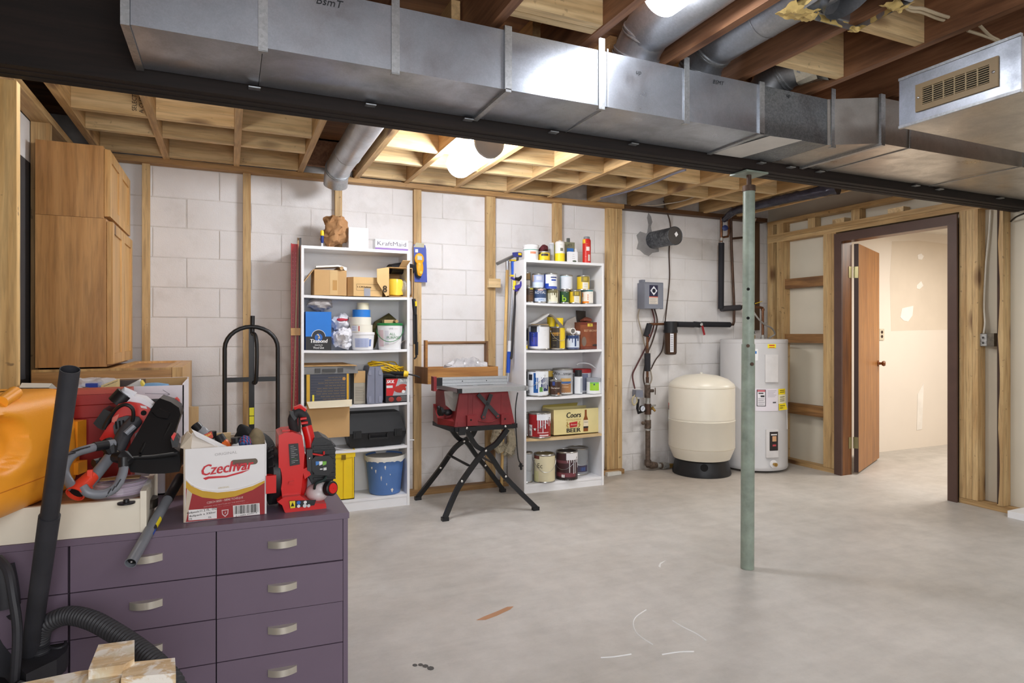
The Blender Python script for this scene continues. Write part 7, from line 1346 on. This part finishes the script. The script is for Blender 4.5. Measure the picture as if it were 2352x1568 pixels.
# line spool in a clear pack
c = T(276, 1104, 2.16); sp = thing('line_spool', 'clear packed coil of lilac trimmer line on the plywood', 'line spool', (c.x, c.y, ZP)); c.z = ZP+.022
for k in range(7): B().tube([c+Vector(((.068-.003*(k % 3))*cos(q), (.062-.003*(k % 3))*sin(q), -.012+.0048*k)) for q in [2*pi*i/30 for i in range(30)]], .0026, 6, True).build('line_coil', mm(176, 150, 178), sp)
B().lathe([(.03, -.021), (.072, -.021), (.082, -.006), (.080, .012), (.060, .024), (.03, .022)], c, 30, cap=False).build('clear_pack', M('clear_pack', (226, 226, 230), .1, alpha=.28), sp); B().box(c.x-.05, c.x+.05, c.y-.01, c.y+.03, c.z+.0245, c.z+.026).build('paper_card', mm(196, 170, 120), sp, 0)
c = T(290, 1128, 2.04); tag(B().lathe([(.001, .0), (.022, .0), (.022, .004), (.008, .005), (.007, .012), (.001, .013)], (c.x, c.y, ZP+.0005), 18).build('black_cap', BLACK), 'small round black cap lying on the plywood', 'cap')
# ------------------------------------------------ beer carton with bottles and rags
yq = 2.10; bc = thing('bottle_carton', 'worn red, gold and white beer carton stuffed with bottles, in the middle of the dresser', 'box', (0, 2.2, DT)); a, b_ = Py(425, 1199, yq), Py(609, 1186, yq-.003)
x0, x1 = a.x, b_.x; zb = DT+.001; zt = Py(510, 1026, yq).z; dp = .24
WC = M('carton_white', (226, 224, 224), .6, 0, .05); RW = M('carton_red', (152, 34, 38), .55, 0, .08); GD = M('carton_gold', (196, 152, 36), .5, 0, .08); KR = M('carton_inside', (198, 184, 164), .8)
F = lambda px, py, d=.0: Py(px, py, yq-d)
B().box(x0, x1, yq, yq+.003, zb, zt).build('front_panel', WC, bc, 0); B().box(x0-.004, x0-.0005, yq, yq+dp, zb, zt+.003).build('side_panel', KR, bc, 0); B().box(x1+.0005, x1+.004, yq, yq+dp, zb, zt).build('side_panel', WC, bc, 0); B().box(x0, x1, yq+dp, yq+dp+.003, zb, zt).build('back_panel', KR, bc, 0); B().box(x0, x1, yq+.003, yq+dp, zb, zb+.003).build('bottom_panel', KR, bc, 0)
def pp(pts, m, nm='print', d=.0006, t_=.0005): return B().prism([F(p, q, d) for p, q in pts], (0, t_, 0)).build(nm, m, bc, 0)
sw = lambda off: [(427, 1104+off), (440, 1117+off), (465, 1128+off), (500, 1132+off), (540, 1128+off), (580, 1117+off), (608, 1104+off)]
pp(sw(-1)+[(608, 1180), (426, 1199)], RW); pp(sw(-1)+[(608, 1108), (580, 1125), (540, 1140), (500, 1146), (465, 1142), (440, 1132), (427, 1120)], GD, d=.0012)
B().tube([F(p, q, .001) for p, q in sw(-5)], .0012, 4, smooth=4).build('print', mm(240, 236, 236), bc)
CZ = mm(196, 30, 44)
rt = Vector((1, 0, .062)).normalized(); text('Czechvar', F(520, 1074, .001), rt, ZU, .033, CZ, bc, shear=.25, bold=1, width=.145)
pp([(466, 1098), (478, 1094), (520, 1092), (556, 1082), (574, 1078), (556, 1086), (520, 1096), (480, 1099), (472, 1102)], CZ, d=.001)
text('ORIGINAL', F(519, 1041, .001), rt, ZU, .008, mm(176, 172, 172), bc, width=.062); text('ORIGINAL', F(514, 1119, .0022), rt, ZU, .005, mm(206, 190, 150), bc)
text('CZECH BEER \u2022 BI\u00c8RE TCH\u00c8QUE', F(517, 1148, .0018), rt, ZU, .006, mm(222, 196, 190), bc, width=.10)
for k, wd in ((0, .12), (1, .14)): text(('BREWED AND BOTTLED BY THE BREWERY', '- --- ---- ------- ------ -- ----- --- --')[k], F(516, 1156.5+k*4.5, .0018), rt, ZU, .0028, mm(206, 160, 156), bc, width=wd*.95)
pp([(433, 1171), (498, 1166), (498, 1190), (433, 1195)], mm(228, 224, 222), 'white_label', .0016)
text('4x6pack11.2 FL. OZ.', F(465, 1172.5, .0024), rt, ZU, .0062, INK, bc, width=.083); text('4x6pack x 330ml', F(465, 1180.5, .0024), rt, ZU, .0058, INK, bc, width=.07); text('5%', F(438, 1191.5, .0024), rt, ZU, .005, INK, bc); text('5%', F(482, 1187.5, .0024), rt, ZU, .005, INK, bc)
pp([(535, 1161), (596, 1155), (597, 1181), (536, 1187)], mm(228, 224, 222), 'barcode_label', .0016)
R_ = random.Random(3); px = 538.0
while px < 593:
    w_ = R_.choice((.8, 1.2, 2.0)); y_ = 1161-(px-536)*.1; pp([(px, y_+1), (px+w_, y_+1), (px+w_, y_+20), (px, y_+20)], INK, 'barcode_bar', .0022, .0003); px += w_+R_.choice((.9, 1.4, 2.2))
text('8 19885 00207 8', F(566, 1181, .0024), rt, ZU, .003, INK, bc, width=.06)
pp([(509, 1171), (525, 1169), (524, 1180), (517, 1187), (510, 1181)], mm(214, 190, 190), 'shield', .0016); pp([(511, 1173), (523, 1171), (522, 1179), (517, 1184), (512, 1180)], RW, 'shield', .0022); text('B', F(517, 1177, .0028), rt, ZU, .006, mm(224, 206, 206), bc, shear=.3)
pp([(538+8*cos(q) if cos(q) < 0 else 584+8*cos(q), (1063 if cos(q) < 0 else 1059)+7*sin(q)) for q in [2*pi*k/20 for k in range(20)]], M('hand_hole', (108, 96, 84), .8), 'hand_hole', .0016)
pp([(539, 1063), (566, 1062), (566, 1070), (540, 1071)], mm(120, 40, 44), 'hand_hole_flap', .0022)
B().prism([F(430, 1112, .001), F(445, 1116, .001), F(427, 1198, .001), F(423, 1198, .001)], (0, .0004, 0)).build('worn_edge', KR, bc, 0)
# flaps
B().prism([F(440, 1036, -.01), F(500, 1026, -.02), F(470, 1004, -.05), F(441, 993, -.06), F(436, 1010, -.03)], (.002, .003, 0)).build('torn_flap', mm(226, 218, 208), bc, 0)
B().prism([F(414, 1028, -.01), F(436, 1036, -.01), F(440, 1000, -.03), F(430, 990, -.05), F(416, 1004, -.05)], (.002, .003, 0)).build('torn_flap', KR, bc, 0); B().prism([F(440, 985, -.06), F(456, 996, -.06), F(520, 1024, -.04), F(530, 1030, -.02), F(500, 1027, -.02), F(450, 1002, -.04)], (0, .003, 0)).build('torn_flap', WC, bc, 0)
def bot(nm, lab, pts, r, m, cat='bottle', cap=None, capm=None):
    t = thing(nm, lab, cat, pts[0]); B().tube(pts, r, 16, smooth=4).build('bottle_body', m, t)
    if cap: B().tube(cap[0], cap[1], 16).build('bottle_cap', capm or BLACK, t)
    return t
zz_ = zb+.02
t = bot('spray_bottle', 'grey flat bottle with black cap leaning at the left of the beer carton', [F(478, 1090, -.08), F(472, 1004, -.10), F(458, 986, -.11)], [.024, .022, .013], mm(146, 148, 152), cap=([F(460, 989, -.107), F(448, 975, -.115)], [.015, .0145]))
B().prism([F(464, 1000, -.065), F(486, 990, -.065), F(490, 1004, -.065), F(476, 1014, -.065)], (0, .002, 0)).build('red_label', mm(190, 60, 30), t, 0); text('TRIM', F(477, 1000, -.0635), Vector((1, 0, .4)), Vector((-.4, 0, 1)), .007, mm(236, 200, 60), t)
bot('oil_bottle', 'bottle with black cap beside the red labelled bottle in the beer carton', [F(486, 1080, -.10), F(486, 1010, -.10)], .018, mm(170, 170, 170), cap=([F(487, 1006, -.10), F(487, 990, -.10)], .013))
bot('orange_bottle', 'tilted orange bottle with black cap in the beer carton', [F(530, 1070, -.06), F(516, 1024, -.07), F(510, 1016, -.075)], [.022, .02, .015], mm(220, 100, 30), cap=([F(512, 1018, -.072), F(502, 1000, -.08)], [.0165, .0145]))
bot('clear_bottle', 'clear bottle with ribbed black cap at the front of the beer carton', [F(546, 1080, -.05), F(546, 1022, -.05), F(545, 1016, -.05)], [.022, .022, .014], mm(206, 206, 206), cap=([F(544, 1018, -.05), F(543, 1004, -.05)], .0155))
bot('dark_bottle', 'small dark bottle between orange and clear bottles in the beer carton', [F(528, 1070, -.09), F(526, 1016, -.10)], [.018, .014], mm(50, 44, 48))
def clump(nm, lab, px0, px1, py0, py1, d, ry, m, amt, sd, cat): 
    p, q = F(px0, py1, -d), F(px1, py0, -d); tag(B().sph((p+q)/2, ((q.x-p.x)/2, ry, (q.z-p.z)/2), 36, 24).crumple(amt, sd, 16).crumple(amt*.5, sd+2, 40).build(nm, m, None, 40), lab, cat)
clump('black_cloth', 'black cloth bunched at the back of the beer carton', 534, 584, 968, 1040, .14, .05, M('black_cloth', (26, 26, 28), .95, 0, .3), .014, 3, 'cloth')
def plaid():
    m, nt, N, L, b = newmat('plaid_cloth'); v = coords(N, L, rnd=False); c = None
    for ax, sc_, col in (('BANDS', 34, (180, 50, 44)), ('BANDS', 52, (60, 110, 170))):
        wv = N.new('ShaderNodeTexWave'); wv.bands_direction = 'X' if c is None else 'DIAGONAL'; wv.inputs['Scale'].default_value = sc_; L.new(v, wv.inputs['Vector'])
        c = mixc(N, L, c or lin((46, 60, 110)), lin(col), ramp(N, L, wv.outputs['Fac'], [(.6, g(0)), (.75, g(.9))]))
    L.new(c, b.inputs['Base Color']); b.inputs['Roughness'].default_value = .9; return m
clump('plaid_cloth', 'red and blue plaid cloth in the beer carton', 553, 582, 996, 1030, .04, .03, plaid(), .008, 6, 'cloth')
clump('olive_glove', 'rolled olive canvas glove at the right of the beer carton', 572, 612, 984, 1030, .06, .045, M('olive_canvas', (128, 114, 88), .95, 0, .35, 30), .014, 8, 'glove')
p, q = F(492, 1012, -.2), F(530, 994, -.2); tag(B().box(p.x, q.x, p.y, p.y+.02, zb+.01, q.z).build('wood_scrap', PINEX, None, 0, .002), 'piece of wood standing at the back of the beer carton', 'wood scrap')
# ------------------------------------------------ leaf blower
lb_ = thing('leaf_blower', 'red and black hand held petrol leaf blower standing on the dresser corner', 'leaf blower', (.2, 2.15, DT)); BRD = M('blower_red', (204, 28, 26), .3, 0, .06); yB = 2.12
K = lambda px, py, d=0: Py(px, py, yB+d)
def kp(pts, d, th, m, nm, bv=.006, sm=35): return B().prism([K(a, b, d) for a, b in pts], (0, th, 0)).build(nm, m, lb_, sm, bv, 5)
cA = K(627, 1090, .08); B().lathe([(.03, -.02), (.080, -.018), (.094, -.006), (.094, .014), (.075, .022)], cA, 36, (-1, -.12, 0)).build('fan_intake', BLACK, lb_)
for k in range(9): B().tube([cA+Vector((-.016, .09*cos(k*.35+.2)*.98, .09*sin(k*.35+.2)*.98)), cA+Vector((.0, .098*cos(k*.35+.2), .098*sin(k*.35+.2)))], .004, 6).build('intake_rib', BLACK, lb_)
B().obox(K(622, 1110, -.01), (.03, .03, .055)).build('intake_clip', BRD, lb_, 0, .004, 2)
b = B(); nS = 32                                                       # snail shaped fan housing, thick along x
prof_ = [(0, .060), (.012, .092), (.05, .10), (.085, .088), (.10, .05)]
b.rings([[Vector((K(634, 1090, 0).x+dx, cA.y+rr*.78*cos(2*pi*k/nS), cA.z-.002+rr*1.05*sin(2*pi*k/nS))) for k in range(nS)] for dx, rr in prof_]).build('fan_housing', BRD, lb_, 50)
kp([(640, 1000), (652, 994), (672, 992), (694, 1000), (700, 1040), (696, 1090), (690, 1140), (668, 1150), (648, 1140), (640, 1080)], -.005, .14, BRD, 'red_body', .034, 40)
kp([(648, 988), (666, 986), (668, 1000), (650, 1002)], .03, .05, BRD, 'top_clip', .004)
B().tube([K(678, 1010, .06), K(676, 990, .06), K(672, 962, .05), K(684, 946, .05), K(700, 958, .05), K(706, 985, .05)], [.014, .015, .017, .018, .017, .016], 14, smooth=5).build('black_grip', M('grip_black', (40, 38, 40), .7, 0, .2), lb_)
B().tube([K(704, 978, .05), K(712, 1010, .045), K(713, 1040, .045), K(706, 1075, .05), K(696, 1095, .05)], [.017, .021, .021, .018, .014], 14, smooth=5).build('red_handle', BRD, lb_)
B().tube([K(676, 940, .05), K(688, 934, .05), K(700, 944, .05)], .010, 8).tube([K(690, 962, .03), K(704, 960, .03)], .0045, 6).tube([K(692, 972, .03), K(707, 970, .03)], .0045, 6).build('red_inlay', BRD, lb_)
kp([(665, 946), (674, 944), (675, 952), (682, 960), (676, 966), (668, 954)], .03, .03, BLACK, 'trigger', .003); B().tube([K(668, 960, .05), K(670, 972, .05)], .006, 8).build('red_trigger', BRD, lb_)
kp([(637, 1152), (652, 1142), (690, 1138), (704, 1148), (716, 1156), (749, 1156), (750, 1170), (748, 1174), (664, 1180), (654, 1176), (648, 1160)], -.03, .15, BRD, 'nozzle_base', .010)
kp([(664, 1150), (726, 1148), (722, 1160), (666, 1167)], -.0335, .003, BLACK, 'pictogram_label', .0006); kp([(665, 1151), (678, 1150), (678, 1166), (667, 1167)], -.036, .002, mm(232, 206, 40), 'yellow_warning', .0006)
for (px, py, r_, c) in ((686, 1154, .006, (40, 100, 180)), (686, 1162, .005, (226, 226, 226)), (701, 1153, .005, (226, 226, 226)), (700, 1161, .006, (206, 206, 206)), (709, 1161, .005, (206, 206, 206))): B().lathe([(.001, .0008), (r_, .0008), (r_, 0)], K(px, py, -.0335), 12, (0, -1, 0)).build('pictogram', mm(*c), lb_, 0)
B().prism([K(668, 1163, -.037), K(672, 1153, -.037), K(676, 1162, -.037)], (0, .0006, 0)).build('warning_triangle', INK, lb_, 0)
kp([(663, 1020), (685, 1018), (689, 1066), (666, 1070)], -.009, .004, mm(30, 28, 30), 'spec_label', .0008)
for k in range(10): p = K(667+k*.3, 1025+k*4.2, -.0095); B().bar(p, p+Vector((.010+.005*(k % 3), 0, .001)), .0006, .0022, (0, 1, 0)).build('print_line', mm(206, 206, 206) if k != 7 else mm(90, 160, 70), lb_, 0)
for k, c in enumerate(((226, 160, 40), (60, 60, 64), (60, 60, 64))): B().lathe([(.001, .0008), (.004, .0008)], K(668+k*8, 1143-k, -.007), 10, (0, -1, 0), cap=False).build('pictogram', mm(*c), lb_, 0)
kp([(664, 1106), (676, 1104), (676, 1113), (662, 1112)], -.012, .02, BRD, 'red_clip', .002); kp([(694, 1078), (708, 1072), (714, 1090), (700, 1100)], .0, .05, BRD, 'side_bracket', .006)
kp([(704, 1032), (718, 1031), (719, 1072), (714, 1084), (706, 1080)], -.006, .03, M('bracket_black', (44, 44, 46), .45), 'pull_bracket', .004); B().sph(K(711, 1052, -.006), .0045, 10, 6).build('bracket_screw', CHROME, lb_)
kp([(716, 1020), (722, 1006), (742, 1003), (760, 1012), (770, 1030), (771, 1092), (764, 1104), (716, 1112), (708, 1090)], .02, .13, BLACK, 'engine_block', .012)
for k in range(8): kp([(720, 1024+k*10.5), (771, 1022+k*10.5), (771, 1026+k*10.5), (720, 1028+k*10.5)], .012, .144, BLACK, 'cooling_fin', .002)
kp([(716, 1056), (724, 1048), (756, 1046), (766, 1056), (765, 1080), (754, 1092), (724, 1090), (717, 1080)], -.012, .05, M('cover_black', (30, 30, 33), .35), 'filter_cover', .012)
for p0, p1, c in ((725, 733, (60, 120, 190)), (733, 741, (226, 228, 230)), (741, 750, (110, 170, 60))): kp([(p0, 1059.5), (p1, 1059), (p1-.5, 1066), (p0+.5, 1069)], -.0145, .002, mm(*c), 'cover_sticker', .0004)
kp([(743, 1074), (750, 1073), (750, 1079), (743, 1080)], -.0145, .002, mm(206, 206, 206), 'cover_icon', .0004); kp([(735, 1076), (741, 1075.5), (741, 1078), (735, 1078.5)], -.0145, .002, mm(206, 206, 206), 'cover_icon', .0004)
B().tube([K(716, 1042, .0), K(742, 1046, -.005)], .003, 6).tube([K(744, 1044, .0), K(744, 1036, .0)], .003, 6).build('choke_rod', BRD, lb_)
B().sph(K(728, 1130, .04), (.036, .05, .030), 22, 14).sph(K(735, 1122, .03), (.026, .035, .026), 18, 12).build('fuel_tank', M('milky_tank', (214, 204, 204), .3, 0, .05), lb_); q = K(758, 1121, -.01); B().lathe([(.020, -.012), (.024, -.008), (.024, .010), (.021, .013)], q, 24, (.55, -.8, .12)).build('fuel_cap', BLACK, lb_, 30)
B().lathe([(.017, .0135), (.016, .016), (.001, .016)], q, 22, (.55, -.8, .12), cap=False).build('cap_face', BRD, lb_); B().tube([K(750, 1090, .0), K(744, 1102, -.01), K(726, 1110, -.01), K(722, 1122, .0)], .0045, 8, smooth=5).build('fuel_line', M('dark_green_hose', (30, 44, 42), .5), lb_)
# ------------------------------------------------ shop vacuum, wand, hose
VB = M('vacuum_black', (50, 50, 55), .55, 0, .3, 10, .2, 90)
W3 = lambda px, py, w: O3+ray(px, py)*w
wd = thing('vacuum_wand', 'long black plastic vacuum wand standing in the vacuum tool holder', 'vacuum wand', W3(66, 1520, 1.66)); T0, T1 = W3(66, 1524, 1.66), W3(161, 848, 1.40); J = T0.lerp(T1, .545)
B().tube([J-(T1-T0).normalized()*.05, T1], .0195, 26, cap=False).solid(.0015).build('upper_tube', VB, wd); B().tube([T0, J], [.0205, .0225], 26).build('lower_tube', VB, wd); B().tube([T0-(T1-T0).normalized()*.03, T0+(T1-T0).normalized()*.03], .0245, 22).build('socket', VB, wd); B().cyl(T1-(T1-T0).normalized()*.06, T1-(T1-T0).normalized()*.05, .0175, n=18).build('dark_inside', HOLE, wd)
sv_ = thing('shop_vacuum', 'black shop vacuum body with tool holder at the bottom left corner', 'vacuum cleaner', (-.75, 1.45, 0)); c = W3(-85, 1560, 1.75); c.z = 0
B().lathe([(.17, .03), (.20, .05), (.215, .30), (.22, .33)], c, 40).build('drum', VB, sv_); B().lathe([(.225, .332), (.225, .36), (.20, .42), (.17, .52), (.12, .58), (.02, .60)], c, 40).build('motor_head', VB, sv_)
hr = c+Vector((.17, -.10, .33)); B().tube([W3(-5, 1282, 1.62), W3(18, 1310, 1.6), W3(30, 1370, 1.58), W3(40, 1450, 1.57), W3(34, 1568, 1.56), W3(30, 1640, 1.56)], .011, 10, smooth=6).build('carry_loop', VB, sv_)
B().tube([W3(2, 1300, 1.66), W3(12, 1350, 1.66), W3(16, 1392, 1.66)], [.03, .035, .03], 12, smooth=4).tube([W3(30, 1400, 1.68), W3(46, 1420, 1.70), W3(50, 1480, 1.72)], [.02, .03, .03], 12, smooth=4).build('side_cowl', VB, sv_)
zc = W3(105, 1490, 1.68).z
def zpt(px, py, z=zc): return Pz(px, py, z)
out = [zpt(*q) for q in ((40, 1530), (60, 1500), (78, 1478), (100, 1462), (128, 1458), (150, 1466), (158, 1480), (152, 1496), (130, 1514), (96, 1530), (60, 1548))]
hole = [zpt(126+25*cos(q), 1477+13*sin(q)) for q in [2*pi*k/20 for k in range(20)]]
hd2 = B().prism([q-ZU*.05 for q in out], (0, 0, .05)); hd2.build('tool_holder', VB, sv_, 0, .006, 2); B().prism([q+ZU*.0004 for q in hole], (0, 0, .0006)).build('holder_opening', HOLE, sv_, 0); B().tube([q+ZU*.001 for q in hole], .004, 8, True).build('holder_rim', VB, sv_)
B().tube([zpt(60, 1540)-ZU*.06, zpt(0, 1580)-ZU*.09, c+ZU*.30], [.05, .06, .06], 10).build('holder_arm', VB, sv_)
legs_ = [(.16, -.12), (-.16, -.12), (.16, .12), (-.16, .12)]
for dx, dy in legs_: B().sph(c+Vector((dx, dy, .022)), .022, 12, 8).build('caster', BLACK, sv_)
hs = thing('vacuum_hose', 'ribbed black vacuum hose arching over the tool holder', 'hose', zpt(90, 1500)); hp = [W3(92, 1500, 1.66), W3(90, 1476, 1.66), W3(97, 1445, 1.65), W3(122, 1424, 1.64), W3(160, 1413, 1.63), W3(210, 1424, 1.60), W3(262, 1452, 1.57), W3(308, 1482, 1.54), W3(350, 1515, 1.50), W3(380, 1545, 1.47), W3(404, 1580, 1.44), W3(412, 1640, 1.42)]
S = spline(hp, 24); rr = []; acc = 0; last = S[0]
S2 = [S[0]]; step = .0018
for q in S[1:]:
    while (q-S2[-1]).length > step: S2.append(S2[-1]+(q-S2[-1]).normalized()*step)
B().tube(S2, [.0212+.0030*sin(2*pi*i/6) for i in range(len(S2))], 18).build('ribbed_hose', M('hose_black', (52, 52, 56), .5, 0, .1), hs, 60); B().tube([W3(92, 1508, 1.66)-ZU*.03, W3(91, 1488, 1.66)], .0225, 18).build('hose_cuff', VB, hs)
# ------------------------------------------------ paint-splattered sawhorse top in the near corner
def splat():
    m, nt, N, L, b = newmat('paint_splattered_wood'); v = coords(N, L, rnd=False); vw = coords(N, L, (3, 40, 40), rnd=False)
    base = ramp(N, L, noise(N, L, vw, 1.2, 4), [(.35, lin((190, 160, 120))), (.65, lin((222, 198, 160)))]); n = noise(N, L, v, 22, 5, .6, .6); n2 = noise(N, L, v, 11, 3)
    base = mixc(N, L, base, lin((232, 228, 220)), ramp(N, L, n, [(.46, g(0)), (.54, g(.9))])); base = mixc(N, L, base, lin((206, 196, 170)), ramp(N, L, n2, [(.55, g(0)), (.64, g(.7))]))
    L.new(base, b.inputs['Base Color']); b.inputs['Roughness'].default_value = .7; bumpn(N, L, b, n, .5, .003); return m
SPL = splat(); sh_ = thing('sawhorse', 'paint splattered wooden sawhorse top in the near left corner', 'sawhorse', Pz(250, 1560, 0)); za_, zb2 = .575, .555
def slab(pts, z, th, nm): return B().prism([Pz(a, b, z)-ZU*th for a, b in pts], (0, 0, th)).build(nm, SPL, sh_, 0, .004, 2)
A_ = slab([(203, 1537), (226, 1480), (309, 1469), (309, 1512), (283, 1526)], za_, .03, 'cross_block')
slab([(-60, 1590), (185, 1540), (287, 1527), (272, 1568), (262, 1600), (-70, 1680)], zb2, .04, 'top_board'); slab([(289, 1521), (402, 1510), (404, 1545), (278, 1556)], zb2+.008, .085, 'end_block')
for (a, b) in ((-20, 1640), (300, 1540), (240, 1600)):
    q = Pz(a, b, zb2-.045); B().bar(q, Vector((q.x*1.02, q.y*1.05, .001)), .06, .035).build('leg', SPL, sh_, 0, .003, 1)
